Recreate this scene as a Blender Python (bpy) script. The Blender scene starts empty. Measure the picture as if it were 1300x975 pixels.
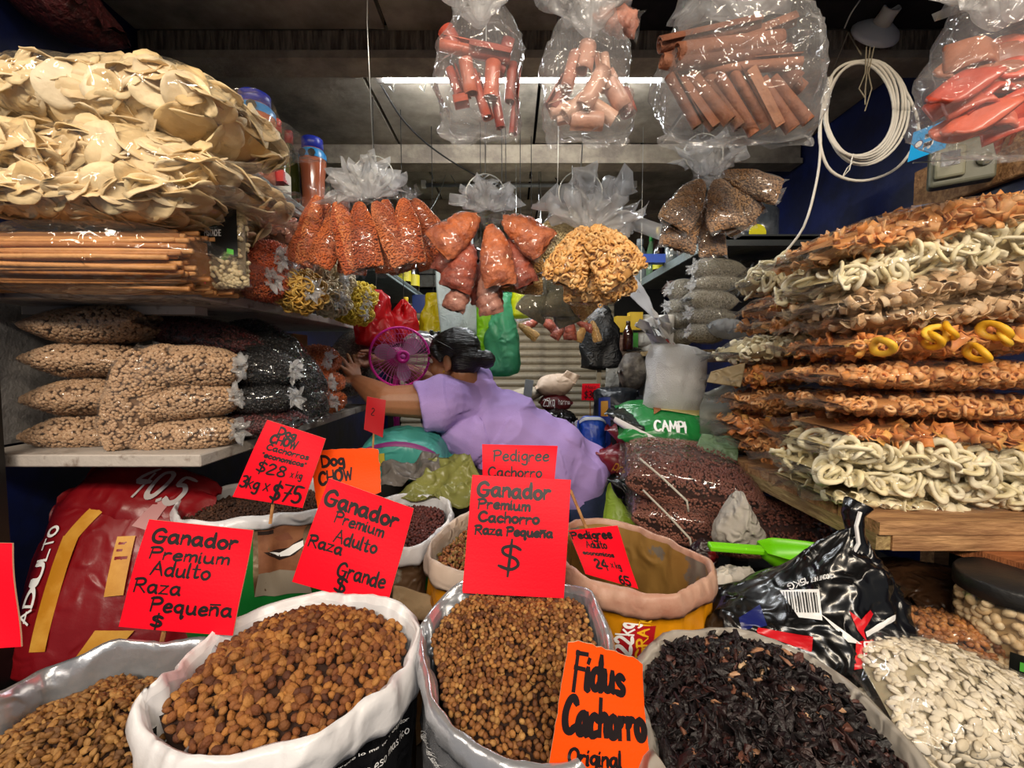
import bpy, math, random
import numpy as np
from mathutils import Vector, Matrix, Euler
R = math.radians
C = bpy.context.scene.collection
SC = bpy.context.scene
# ------------------------------------------------------------------ camera, world, light, exposure
CAMZ = 1.40
FPX = 560.0
PITCH = math.atan(30.5 / FPX)
cam_d = bpy.data.cameras.new('camera'); cam = bpy.data.objects.new('camera', cam_d); C.objects.link(cam)
cam_d.sensor_width = 36; cam_d.lens = 36 * FPX / 1300; cam_d.clip_start = .02
cam.location = (0, 0, CAMZ); cam.rotation_euler = (R(90) - PITCH, 0, 0)
SC.camera = cam
SC.view_settings.view_transform = 'Standard'; SC.view_settings.look = 'None'; SC.view_settings.gamma = 1
SC.view_settings.exposure = 0.0
SC.cycles.transparent_max_bounces = 24
SC.cycles.max_bounces = 6; SC.cycles.glossy_bounces = 3; SC.cycles.transmission_bounces = 4; SC.cycles.diffuse_bounces = 3
SC.cycles.caustics_reflective = False; SC.cycles.caustics_refractive = False
w = bpy.data.worlds.new('world'); SC.world = w; w.use_nodes = True
w.node_tree.nodes['Background'].inputs[0].default_value = (.85, .9, 1, 1)
w.node_tree.nodes['Background'].inputs[1].default_value = 0.17
def area(name, loc, target, sx, sy, power, col):
    l = bpy.data.lights.new(name, 'AREA'); l.shape = 'RECTANGLE'; l.size = sx; l.size_y = sy; l.energy = power; l.color = col
    o = bpy.data.objects.new(name, l); C.objects.link(o); o.location = loc
    o.rotation_euler = (Vector(target) - Vector(loc)).to_track_quat('-Z', 'Y').to_euler(); return o
# added area lights, no fixtures: assumed front light from behind and beside the photographer
area('added_front_fill', (-.9, -1.3, 2.75), (-.6, 1.1, 1.4), 1.2, .12, 34, (1, .83, .62))
area('added_front_fill', (1.1, -1.2, 2.75), (.8, 1.1, 1.2), 1.2, .12, 38, (1, .83, .62))
area('added_front_fill', (-1.9, .1, 2.9), (-.9, 1.1, 1.4), .12, 1.2, 16, (1, .88, .72))
area('added_front_fill', (1.9, .0, 2.9), (1.0, 1.1, 1.2), .12, 1.2, 20, (1, .86, .68))
area('added_front_fill', (0, -2.4, 3.2), (0, 1, 1), 2.4, .3, 70, (1, .93, .84))
# fill light over the aisle deeper in, no fixture; the tube there is unlit
area('rear_fill', (-.1, 3.0, 2.35), (0, 3.05, 0), 1.2, .1, 22, (.93, .97, 1))

# ------------------------------------------------------------------ pixel helpers (points of the real place seen at pixel x, y)
def ray(px, py):
    a = (px - 650) / FPX; b = (487.5 - py) / FPX
    return Vector((a, math.cos(PITCH) + b * math.sin(PITCH), -math.sin(PITCH) + b * math.cos(PITCH)))
def at(px, py, Y):
    r = ray(px, py); return Vector((0, 0, CAMZ)) + r * (Y / r.y)
def onz(px, py, Z):
    r = ray(px, py); return Vector((0, 0, CAMZ)) + r * ((Z - CAMZ) / r.z)
# ------------------------------------------------------------------ materials
def lin(h):
    h = h.lstrip('#'); v = [int(h[i:i + 2], 16) / 255 for i in (0, 2, 4)]
    return tuple((c / 12.92 if c <= .04045 else ((c + .055) / 1.055) ** 2.4) for c in v) + (1,)
MC = {}
def nt(name):
    m = bpy.data.materials.new(name); m.use_nodes = True; t = m.node_tree
    return m, t, t.nodes['Principled BSDF'], t.nodes['Material Output']
def N(t, kind, **kw):
    n = t.nodes.new(kind)
    for k, v in kw.items():
        if k in n.inputs: n.inputs[k].default_value = v
        else: setattr(n, k, v)
    return n
def pm(name, col, rough=.55, metal=0, spec=.5, bump=0, bs=60, col2=None, vs=6, lo=.42, hi=.62, coat=0, tones=None, stretch=None, crum=0, cs=18, trans=0, emis=0):
    if name in MC: return MC[name]
    m, t, b, out = nt(name); MC[name] = m; L = t.links
    b.inputs['Roughness'].default_value = rough; b.inputs['Metallic'].default_value = metal
    b.inputs['Specular IOR Level'].default_value = spec; b.inputs['Coat Weight'].default_value = coat
    b.inputs['Base Color'].default_value = lin(col); b.inputs['Coat Roughness'].default_value = .12
    tc = N(t, 'ShaderNodeTexCoord'); mp = N(t, 'ShaderNodeMapping'); L.new(tc.outputs['Object'], mp.inputs[0])
    if stretch: mp.inputs['Scale'].default_value = stretch
    if tones:
        at_ = N(t, 'ShaderNodeAttribute', attribute_name='tone'); oi = N(t, 'ShaderNodeObjectInfo')
        ad = N(t, 'ShaderNodeMath', operation='ADD'); L.new(at_.outputs['Fac'], ad.inputs[0]); L.new(oi.outputs['Random'], ad.inputs[1])
        fr = N(t, 'ShaderNodeMath', operation='FRACT'); L.new(ad.outputs[0], fr.inputs[0])
        cr = N(t, 'ShaderNodeValToRGB'); L.new(fr.outputs[0], cr.inputs[0])
        e = cr.color_ramp.elements
        for i, c in enumerate(tones):
            p = i / max(1, len(tones) - 1)
            el = e[i] if i < 2 and i < len(e) else e.new(p)
            el.position = p; el.color = lin(c)
        nz = N(t, 'ShaderNodeTexNoise', Scale=vs * 10, Detail=3.0); L.new(mp.outputs[0], nz.inputs[0])
        mx = N(t, 'ShaderNodeMix', data_type='RGBA', blend_type='MULTIPLY'); mx.inputs[0].default_value = .45
        L.new(cr.outputs[0], mx.inputs[6])
        r2 = N(t, 'ShaderNodeValToRGB'); r2.color_ramp.elements[0].position = .3; r2.color_ramp.elements[0].color = (.45, .4, .35, 1); r2.color_ramp.elements[1].position = .6
        L.new(nz.outputs[0], r2.inputs[0]); L.new(r2.outputs[0], mx.inputs[7]); L.new(mx.outputs[2], b.inputs['Base Color'])
    elif col2:
        nz = N(t, 'ShaderNodeTexNoise', Scale=vs, Detail=6.0, Roughness=.65); L.new(mp.outputs[0], nz.inputs[0])
        cr = N(t, 'ShaderNodeValToRGB'); L.new(nz.outputs[0], cr.inputs[0])
        cr.color_ramp.elements[0].position = lo; cr.color_ramp.elements[0].color = lin(col)
        cr.color_ramp.elements[1].position = hi; cr.color_ramp.elements[1].color = lin(col2); L.new(cr.outputs[0], b.inputs['Base Color'])
    prev = None
    if crum:
        nz = N(t, 'ShaderNodeTexNoise', Scale=cs * 1.9, Detail=3.0, Distortion=.9, noise_type='RIDGED_MULTIFRACTAL'); L.new(mp.outputs[0], nz.inputs[0])
        bp = N(t, 'ShaderNodeBump', Strength=min(1, crum * 1.6), Distance=.016); L.new(nz.outputs[0], bp.inputs['Height']); prev = bp
    if bump:
        nz = N(t, 'ShaderNodeTexNoise', Scale=bs, Detail=4.0); L.new(mp.outputs[0], nz.inputs[0])
        bp = N(t, 'ShaderNodeBump', Strength=bump, Distance=.01); L.new(nz.outputs[0], bp.inputs['Height'])
        if prev: L.new(prev.outputs[0], bp.inputs['Normal'])
        prev = bp
    if prev: L.new(prev.outputs[0], b.inputs['Normal'])
    if trans:
        tr = N(t, 'ShaderNodeBsdfTransparent'); tl = N(t, 'ShaderNodeBsdfTranslucent'); tl.inputs[0].default_value = lin(col)
        m1 = N(t, 'ShaderNodeMixShader'); m1.inputs[0].default_value = .35; L.new(b.outputs[0], m1.inputs[1]); L.new(tl.outputs[0], m1.inputs[2])
        tr.inputs[0].default_value = lin(col)
        m2 = N(t, 'ShaderNodeMixShader'); m2.inputs[0].default_value = trans; L.new(m1.outputs[0], m2.inputs[1]); L.new(tr.outputs[0], m2.inputs[2]); L.new(m2.outputs[0], out.inputs[0])
    return m
def emit(name, col, s):
    if name in MC: return MC[name]
    m, t, b, out = nt(name); MC[name] = m
    b.inputs['Emission Color'].default_value = col; b.inputs['Emission Strength'].default_value = s; return m
def film(name='film', tint='#ffffff', haze=.07, rough=.1, cs=34, st=.7, gl=1.0, hz=.22):
    if name in MC: return MC[name]
    m, t, b, out = nt(name); MC[name] = m; L = t.links; t.nodes.remove(b)
    tc = N(t, 'ShaderNodeTexCoord')
    nz = N(t, 'ShaderNodeTexNoise', Scale=cs, Detail=3.0, Distortion=.9, noise_type='RIDGED_MULTIFRACTAL'); L.new(tc.outputs['Object'], nz.inputs[0])
    bp = N(t, 'ShaderNodeBump', Strength=st, Distance=.012); L.new(nz.outputs[0], bp.inputs['Height'])
    fr = N(t, 'ShaderNodeLayerWeight', Blend=.5); L.new(bp.outputs[0], fr.inputs['Normal'])
    pw = N(t, 'ShaderNodeMath', operation='POWER'); L.new(fr.outputs['Facing'], pw.inputs[0]); pw.inputs[1].default_value = 4.0
    mu = N(t, 'ShaderNodeMath', operation='MULTIPLY_ADD'); L.new(pw.outputs[0], mu.inputs[0]); mu.inputs[1].default_value = .32 * gl; mu.inputs[2].default_value = .035 * gl; mu.use_clamp = True
    tr = N(t, 'ShaderNodeBsdfTransparent'); tr.inputs[0].default_value = lin(tint)
    gs = N(t, 'ShaderNodeBsdfAnisotropic'); gs.inputs['Roughness'].default_value = rough; L.new(bp.outputs[0], gs.inputs['Normal'])
    m1 = N(t, 'ShaderNodeMixShader'); L.new(mu.outputs[0], m1.inputs[0]); L.new(tr.outputs[0], m1.inputs[1]); L.new(gs.outputs[0], m1.inputs[2])
    df = N(t, 'ShaderNodeBsdfDiffuse'); df.inputs[0].default_value = lin('#f4f4f4') if tint == '#ffffff' else lin(tint); tl = N(t, 'ShaderNodeBsdfTranslucent'); tl.inputs[0].default_value = df.inputs[0].default_value
    m3 = N(t, 'ShaderNodeMixShader'); m3.inputs[0].default_value = .5; L.new(df.outputs[0], m3.inputs[1]); L.new(tl.outputs[0], m3.inputs[2])
    m2 = N(t, 'ShaderNodeMixShader'); L.new(m1.outputs[0], m2.inputs[1]); L.new(m3.outputs[0], m2.inputs[2]); L.new(m2.outputs[0], out.inputs[0])
    n2 = N(t, 'ShaderNodeTexNoise', Scale=cs * .45, Detail=2.0, Distortion=1.2, noise_type='RIDGED_MULTIFRACTAL'); L.new(tc.outputs['Object'], n2.inputs[0])
    r2 = N(t, 'ShaderNodeMapRange'); r2.inputs['From Min'].default_value = .55; r2.inputs['From Max'].default_value = 1.1; r2.inputs['To Min'].default_value = haze; r2.inputs['To Max'].default_value = min(.95, haze + hz); L.new(n2.outputs[0], r2.inputs[0]); L.new(r2.outputs[0], m2.inputs[0])
    return m
# ------------------------------------------------------------------ objects
def tag(o, label=None, cat=None, group=None, kind=None):
    if label: o['label'] = label
    if cat: o['category'] = cat
    if group: o['group'] = group
    if kind: o['kind'] = kind
    return o
def thing(name, label, cat, loc=(0, 0, 0), rot=(0, 0, 0), group=None):
    o = bpy.data.objects.new(name, None); C.objects.link(o); o.empty_display_size = .05
    o.location = loc; o.rotation_euler = rot; return tag(o, label, cat, group)
def mesh(name, V, F, mats, smooth=True, mi=None, tone=None):
    me = bpy.data.meshes.new(name)
    V = np.asarray(V, dtype=np.float32)
    if isinstance(F, np.ndarray):
        n, k = F.shape
        me.vertices.add(len(V)); me.vertices.foreach_set('co', V.ravel())
        me.loops.add(n * k); me.loops.foreach_set('vertex_index', F.ravel().astype(np.int32))
        me.polygons.add(n); me.polygons.foreach_set('loop_start', np.arange(0, n * k, k, dtype=np.int32)); me.polygons.foreach_set('loop_total', np.full(n, k, dtype=np.int32))
        me.update(calc_edges=True); me.validate()
    else:
        me.from_pydata([tuple(map(float, v)) for v in V], [], F); me.update()
    for m in (mats if isinstance(mats, (list, tuple)) else [mats]): me.materials.append(m)
    if smooth: me.polygons.foreach_set('use_smooth', np.ones(len(me.polygons), dtype=bool))
    if mi is not None: me.polygons.foreach_set('material_index', np.asarray(mi, dtype=np.int32))
    if tone is not None:
        a = me.attributes.new('tone', 'FLOAT', 'POINT'); a.data.foreach_set('value', np.asarray(tone, dtype=np.float32))
    return me
def link(name, me, parent=None, loc=(0, 0, 0), rot=(0, 0, 0), label=None, cat=None, group=None, kind=None, scale=None):
    o = bpy.data.objects.new(name, me); C.objects.link(o); o.location = loc; o.rotation_euler = rot
    if scale: o.scale = scale
    if parent: o.parent = parent
    return tag(o, label, cat, group, kind)
class MB:
    def __init__(s): s.V = []; s.F = []; s.I = []; s.mi = 0
    def add(s, V, F):
        o = len(s.V); s.V += [tuple(v) for v in V]; s.F += [tuple(o + i for i in f) for f in F]; s.I += [s.mi] * len(F); return s
    def box(s, c, d, rot=None, jit=0):
        c = Vector(c); h = Vector(d) / 2; M3 = Euler(rot).to_matrix() if rot else Matrix.Identity(3)
        V = [c + M3 @ Vector((x * h.x, y * h.y, z * h.z)) for x in (-1, 1) for y in (-1, 1) for z in (-1, 1)]
        return s.add(V, [(0, 1, 3, 2), (4, 6, 7, 5), (0, 4, 5, 1), (2, 3, 7, 6), (0, 2, 6, 4), (1, 5, 7, 3)])
    def tube(s, pts, r, n=8, cap=True):
        P = [Vector(p) for p in pts]; m = len(P); rr = r if isinstance(r, (list, tuple)) else [r] * m
        T = [(P[min(i + 1, m - 1)] - P[max(i - 1, 0)]).normalized() for i in range(m)]
        a = T[0].orthogonal().normalized(); V = []
        for i in range(m):
            a = (a - T[i] * a.dot(T[i])); a = a.normalized() if a.length > 1e-6 else T[i].orthogonal().normalized(); b = T[i].cross(a)
            V += [P[i] + (a * math.cos(2 * math.pi * k / n) + b * math.sin(2 * math.pi * k / n)) * rr[i] for k in range(n)]
        F = [(i * n + k, i * n + (k + 1) % n, (i + 1) * n + (k + 1) % n, (i + 1) * n + k) for i in range(m - 1) for k in range(n)]
        if cap: F += [tuple(range(n - 1, -1, -1)), tuple((m - 1) * n + k for k in range(n))]
        return s.add(V, F)
    def lathe(s, prof, n=24, c=(0, 0, 0), M=None):
        V = []; c = Vector(c)
        for r, z in prof:
            for k in range(n):
                p = Vector((r * math.cos(2 * math.pi * k / n), r * math.sin(2 * math.pi * k / n), z)); V.append(c + (M @ p if M else p))
        m = len(prof)
        F = [(i * n + k, i * n + (k + 1) % n, (i + 1) * n + (k + 1) % n, (i + 1) * n + k) for i in range(m - 1) for k in range(n)]
        F += [tuple(range(n - 1, -1, -1)), tuple((m - 1) * n + k for k in range(n))]
        return s.add(V, F)
    def ell(s, c, r, rot=None, nu=16, nv=10, M=None):
        c = Vector(c); M3 = M or (Euler(rot).to_matrix() if rot else Matrix.Identity(3)); V = []
        for j in range(nv + 1):
            ph = math.pi * j / nv
            for i in range(nu):
                th = 2 * math.pi * i / nu
                V.append(c + M3 @ Vector((r[0] * math.sin(ph) * math.cos(th), r[1] * math.sin(ph) * math.sin(th), r[2] * math.cos(ph))))
        F = [(j * nu + i, (j + 1) * nu + i, (j + 1) * nu + (i + 1) % nu, j * nu + (i + 1) % nu) for j in range(nv) for i in range(nu)]
        return s.add(V, F)
    def cap(s, a, b, ra, rb, n=14):
        a = Vector(a); b = Vector(b); s.ell(a, (ra,) * 3, nu=n, nv=8); s.ell(b, (rb,) * 3, nu=n, nv=8); return s.tube([a, b], [ra, rb], n)
    def me(s, name, mats, smooth=False): return mesh(name, s.V, s.F, mats, smooth, s.I)
    def link(s, name, mats, parent=None, smooth=False, **kw): return link(name, s.me(name, mats, smooth), parent, **kw)
def bevel(o, w, seg=2):
    m = o.modifiers.new('bevel', 'BEVEL'); m.width = w; m.segments = seg; m.limit_method = 'ANGLE'; return o
# vectorised smooth noise
def sn(P, f, seed=0, n=7):
    r = np.random.RandomState(seed); P = np.asarray(P, dtype=float); o = np.zeros(len(P))
    for i in range(n):
        d = r.normal(size=3); d /= np.linalg.norm(d); q = r.uniform(.6, 1.6)
        o += np.sin(P @ d * f * q * 6.283 + r.uniform(0, 6.28) + 1.3 * np.sin(P @ np.roll(d, 1) * f * 4 + i))
    return o / n * 1.6
def ridge(P, f, seed=0): return 1 - 2 * np.abs(sn(P, f, seed))
# ------------------------------------------------------------------ pillow bag: long axis x, thickness z
class Pillow:
    def __init__(s, L, W, H, e0='seal', e1='seal', seed=0, c0=.8, c1=.8, n=2.3, bend=0, wr=.003, lump=.06, tilt=0, pear=0, pleat=None, flare=1.0, twist=0):
        s.__dict__.update(locals()); s.q = [random.Random(seed).uniform(0, 6.28) for _ in range(6)]
    def prof(s, u):
        a = np.abs(u); c = np.where(u < 0, s.c0, s.c1)
        k = np.clip(a / c, 0, 1); e = [s.e0, s.e1]
        tie = np.where(u < 0, e[0] == 'tie', e[1] == 'tie'); rnd = np.where(u < 0, e[0] == 'round', e[1] == 'round')
        h = np.sqrt(np.clip(1 - k ** 2.6, 0, 1)); wseal = 1 - .10 * k ** 4
        w = np.where(tie | rnd, np.sqrt(np.clip(1 - k ** 2.8, 0, 1)), wseal)
        o = np.clip((a - c) / (1 - c + 1e-6), 0, 1)
        hmin = np.where(tie, .010 / s.H + o * .05 * s.flare / s.H, .0014 / s.H * np.ones_like(u)); wmin = np.where(tie, .012 / s.W + o ** .8 * .09 * s.flare / s.W, 0)
        hmin = np.where(rnd, 0, hmin)
        return np.maximum(w, wmin), np.maximum(h, hmin), k, o, tie
    def S(s, u, v, k_in=1.0, film=False):
        u = np.asarray(u, float); v = np.asarray(v, float)
        w, h, k, o, tie = s.prof(u); cv, sv = np.cos(v), np.sin(v); p = 2 / s.n
        y = np.sign(cv) * np.abs(cv) ** p * w * s.W / 2; z = np.sign(sv) * np.abs(sv) ** p * h * s.H / 2; x = u * s.L / 2
        P = np.stack([x, y * k_in, z * k_in], 1)
        lum = 1 + s.lump * sn(P, 1.3 / max(s.W, .05), s.seed) * (k < 1)
        P[:, 1] *= lum; P[:, 2] *= lum
        if s.pear: pq = 1 - s.pear * np.clip(.5 - u * .62, 0, 1) ** 1.3; P[:, 1] *= pq; P[:, 2] *= pq
        if film:
            A = s.wr * (ridge(P * np.array([.5, 1, 1]), 9, s.seed + 1) + .6 * ridge(P * np.array([1, .6, 1]), 22, s.seed + 2))
            nrm = np.stack([0 * x, cv * .7, sv], 1); P += nrm * A[:, None]
            pl = (np.where(tie, .10, .02) * (k ** 3) * (1 - o) + np.where(tie, .35, 0) * o)
            m = np.sin(v * 11 + s.q[0] + 1.5 * np.sin(v * 3)) * pl * .6 + np.sin(v * 5 + s.q[1]) * pl * .5
            rad = np.sqrt(P[:, 1] ** 2 + P[:, 2] ** 2) + 1e-6; P[:, 1] *= 1 + m; P[:, 2] *= 1 + m
            P[:, 2] += np.where(tie, 0, 1) * o * .012 * np.sin(y / s.W * 14 + s.q[2]) + np.where(tie, 0, 1) * o * .006 * np.sin(y / s.W * 37 + s.q[3]); P[:, 0] += o * .02 * np.sin(v * 3 + s.q[4]) * np.where(tie, 1, .3)
        P[:, 2] += s.bend * (2 * P[:, 0] / s.L) ** 2
        return P
    def grid(s, nu, nv, u0=-1, u1=1, film=False, k_in=1.0):
        us = np.linspace(u0, u1, nu); vs = np.linspace(0, 2 * math.pi, nv, endpoint=False)
        U, Vv = np.meshgrid(us, vs, indexing='ij'); P = s.S(U.ravel(), Vv.ravel(), k_in, film)
        i, k = np.meshgrid(np.arange(nu - 1), np.arange(nv), indexing='ij'); i = i.ravel(); k = k.ravel(); k2 = (k + 1) % nv
        F = np.stack([i * nv + k, (i + 1) * nv + k, (i + 1) * nv + k2, i * nv + k2], 1)
        return P, F
    def film_me(s, mat, nu=40, nv=30, name='film'):
        P, F = s.grid(nu, nv, film=True); return mesh(name, P, F, mat)
    def core(s, k=.88, nu=20, nv=16): return s.grid(nu, nv, -s.c0 * .985, s.c1 * .985, k_in=k)
    def pts(s, n, seed=0, k=.93, half=None, amp=0):
        r = np.random.RandomState(seed); c0, c1 = s.c0 * .97, s.c1 * .97
        u = r.uniform(-c0, c1, n); v = r.uniform(0, 2 * math.pi, n)
        if half == 'front': v = r.uniform(math.pi * .42, math.pi * 1.52, n)
        if half == 'top': v = r.uniform(-.25 * math.pi, 1.25 * math.pi, n) 
        P = s.S(u, v, k); e = 1e-3; a = s.S(u + e, v, k) - P; b = s.S(u, v + e, k) - P
        nn = np.cross(b, a); nn = -nn / (np.linalg.norm(nn, axis=1)[:, None] + 1e-9)
        cen = P * np.array([.6, 0, 0]); sg = np.sign(np.sum((P - cen) * nn, 1)); nn *= sg[:, None]
        return P, nn
# ------------------------------------------------------------------ small piece templates (verts, quads)
def tmpl_ell(rx, ry, rz, nu=7, nv=4, sq=1.0, jit=0, seed=0):
    V = [(0, 0, rz)]; r = random.Random(seed)
    for j in range(1, nv):
        ph = math.pi * j / nv
        for i in range(nu):
            th = 2 * math.pi * i / nu; c, s_ = math.cos(th), math.sin(th)
            q = 1 + r.uniform(-jit, jit)
            V.append((rx * q * math.sin(ph) * math.copysign(abs(c) ** sq, c), ry * q * math.sin(ph) * math.copysign(abs(s_) ** sq, s_), rz * math.cos(ph)))
    V.append((0, 0, -rz)); F = []
    for i in range(nu): F.append((0, 1 + i, 1 + (i + 1) % nu, 1 + (i + 1) % nu))
    for j in range(nv - 2):
        for i in range(nu): a = 1 + j * nu; b = a + nu; F.append((a + i, b + i, b + (i + 1) % nu, a + (i + 1) % nu))
    l = len(V) - 1; a = 1 + (nv - 2) * nu
    for i in range(nu): F.append((a + i, l, a + (i + 1) % nu, a + (i + 1) % nu))
    return np.array(V, float), F
def tmpl_ring(Rr, r, nu=12, nv=6, sq=1.0, zf=1.0, wob=0):
    V = []; F = []
    for i in range(nu):
        a = 2 * math.pi * i / nu
        for j in range(nv):
            b = 2 * math.pi * j / nv; q = Rr + r * math.cos(b)
            V.append((q * math.cos(a) * sq, q * math.sin(a), zf * r * math.sin(b) + wob * math.sin(2 * a)))
    for i in range(nu):
        for j in range(nv): F.append((i * nv + j, ((i + 1) % nu) * nv + j, ((i + 1) % nu) * nv + (j + 1) % nv, i * nv + (j + 1) % nv))
    return np.array(V, float), F
def tmpl_sheet(nx, ny, fn, th):
    V = []; F = []
    for sgn in (1, -1):
        for i in range(nx):
            for j in range(ny): x, y, z = fn(i / (nx - 1) * 2 - 1, j / (ny - 1) * 2 - 1); V.append((x, y, z + sgn * th / 2))
    m = nx * ny
    for i in range(nx - 1):
        for j in range(ny - 1): a = i * ny + j; F.append((a, a + ny, a + ny + 1, a + 1)); F.append((m + a, m + a + 1, m + a + ny + 1, m + a + ny))
    ed = [(i, 0, i + 1, 0) for i in range(nx - 1)] + [(nx - 1, j, nx - 1, j + 1) for j in range(ny - 1)] + [(i + 1, ny - 1, i, ny - 1) for i in range(nx - 1)] + [(0, j + 1, 0, j) for j in range(ny - 1)]
    for i, j, k, l in ed: F.append((k * ny + l, i * ny + j, m + i * ny + j, m + k * ny + l))
    return np.array(V, float), F
def tmpl_stick(L, r, n=6, bend=0):
    b = MB(); b.tube([(-L / 2, 0, 0), (-L * .2, 0, bend), (L * .2, 0, bend), (L / 2, 0, 0)], r, n); return np.array(b.V, float), [f if len(f) == 4 else f for f in b.F]
def tmpl_pipe(L, r, n=9):
    b = MB(); P = [(r, -L / 2), (r, L / 2), (r * .66, L / 2), (r * .66, -L / 2), (r, -L / 2)]; V = []; F = []
    for (q, z) in P[:4]:
        for k in range(n): V.append((q * math.cos(6.283 * k / n), q * math.sin(6.283 * k / n), z))
    for i in range(4):
        for k in range(n): F.append((i * n + k, i * n + (k + 1) % n, ((i + 1) % 4) * n + (k + 1) % n, ((i + 1) % 4) * n + k))
    return np.array(V, float), F
def quadF(F):
    out = []
    for f in F:
        if len(f) == 4: out.append(f)
        elif len(f) == 3: out.append((f[0], f[1], f[2], f[2]))
        else:
            for i in range(1, len(f) - 1): out.append((f[0], f[i], f[i + 1], f[i + 1]))
    # degenerate quads are split to tris at mesh time
    return np.array(out, int)
def rotm(nn, rs, flat=1.0):
    """rotation matrices: z along normal (blended with random by 1-flat), random spin"""
    n = len(nn); z = nn * flat + rs.normal(size=(n, 3)) * (1 - flat); z /= np.linalg.norm(z, axis=1)[:, None]
    t = rs.normal(size=(n, 3)); x = np.cross(t, z); x /= np.linalg.norm(x, axis=1)[:, None] + 1e-9; y = np.cross(z, x)
    return np.stack([x, y, z], 2)
def merged(name, tmpls, P, Rm, mat, seed=0, smin=.85, smax=1.15, extra=None, smooth=True, S=None):
    rs = np.random.RandomState(seed); n = len(P); w = rs.randint(0, len(tmpls), n); Vs = []; Fs = []; T = []; off = 0
    for k, (TV, TF) in enumerate(tmpls):
        idx = np.where(w == k)[0]
        if not len(idx): continue
        sc = rs.uniform(smin, smax, len(idx)) if S is None else S[idx]
        V = np.einsum('nij,vj->nvi', Rm[idx], TV) * sc[:, None, None] + P[idx][:, None, :]
        TQ = quadF(TF); F = (TQ[None] + (np.arange(len(idx)) * len(TV))[:, None, None] + off).reshape(-1, 4)
        Vs.append(V.reshape(-1, 3)); Fs.append(F); T.append(np.repeat(rs.uniform(0, 1, len(idx)), len(TV))); off += V.shape[0] * V.shape[1]
    if extra is not None:
        EV, EF = extra; Vs.append(EV); Fs.append(EF + off); T.append(np.full(len(EV), .35)); off += len(EV)
    V = np.concatenate(Vs); F = np.concatenate(Fs); T = np.concatenate(T)
    tri = F[:, 2] == F[:, 3]
    me = bpy.data.meshes.new(name); q = F[~tri]; t3 = F[tri][:, :3]
    me.vertices.add(len(V)); me.vertices.foreach_set('co', V.astype(np.float32).ravel())
    li = np.concatenate([q.ravel(), t3.ravel()]).astype(np.int32); me.loops.add(len(li)); me.loops.foreach_set('vertex_index', li)
    tot = np.concatenate([np.full(len(q), 4), np.full(len(t3), 3)]).astype(np.int32); st = np.concatenate([[0], np.cumsum(tot)[:-1]]).astype(np.int32)
    me.polygons.add(len(tot)); me.polygons.foreach_set('loop_start', st); me.polygons.foreach_set('loop_total', tot); me.update(calc_edges=True)
    me.materials.append(mat)
    if smooth: me.polygons.foreach_set('use_smooth', np.ones(len(tot), dtype=bool))
    a = me.attributes.new('tone', 'FLOAT', 'POINT'); a.data.foreach_set('value', T.astype(np.float32))
    return me
def tm_mesh(name, T, mat, smooth=True):
    V, F = T; out = []
    for f in F:
        g = []
        for i in f:
            if i not in g: g.append(int(i))
        out.append(tuple(g))
    return mesh(name, V, out, mat, smooth)
def pieces_as_parts(name, meshes, P, Rm, parent, rs, smin=.85, smax=1.15):
    for i in range(len(P)):
        o = bpy.data.objects.new(name, meshes[rs.randint(len(meshes))]); C.objects.link(o); o.parent = parent
        s = rs.uniform(smin, smax); M = Matrix(Rm[i].tolist()).to_4x4(); M.translation = Vector(P[i].tolist()); o.matrix_local = M @ Matrix.Scale(s, 4)
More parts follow.
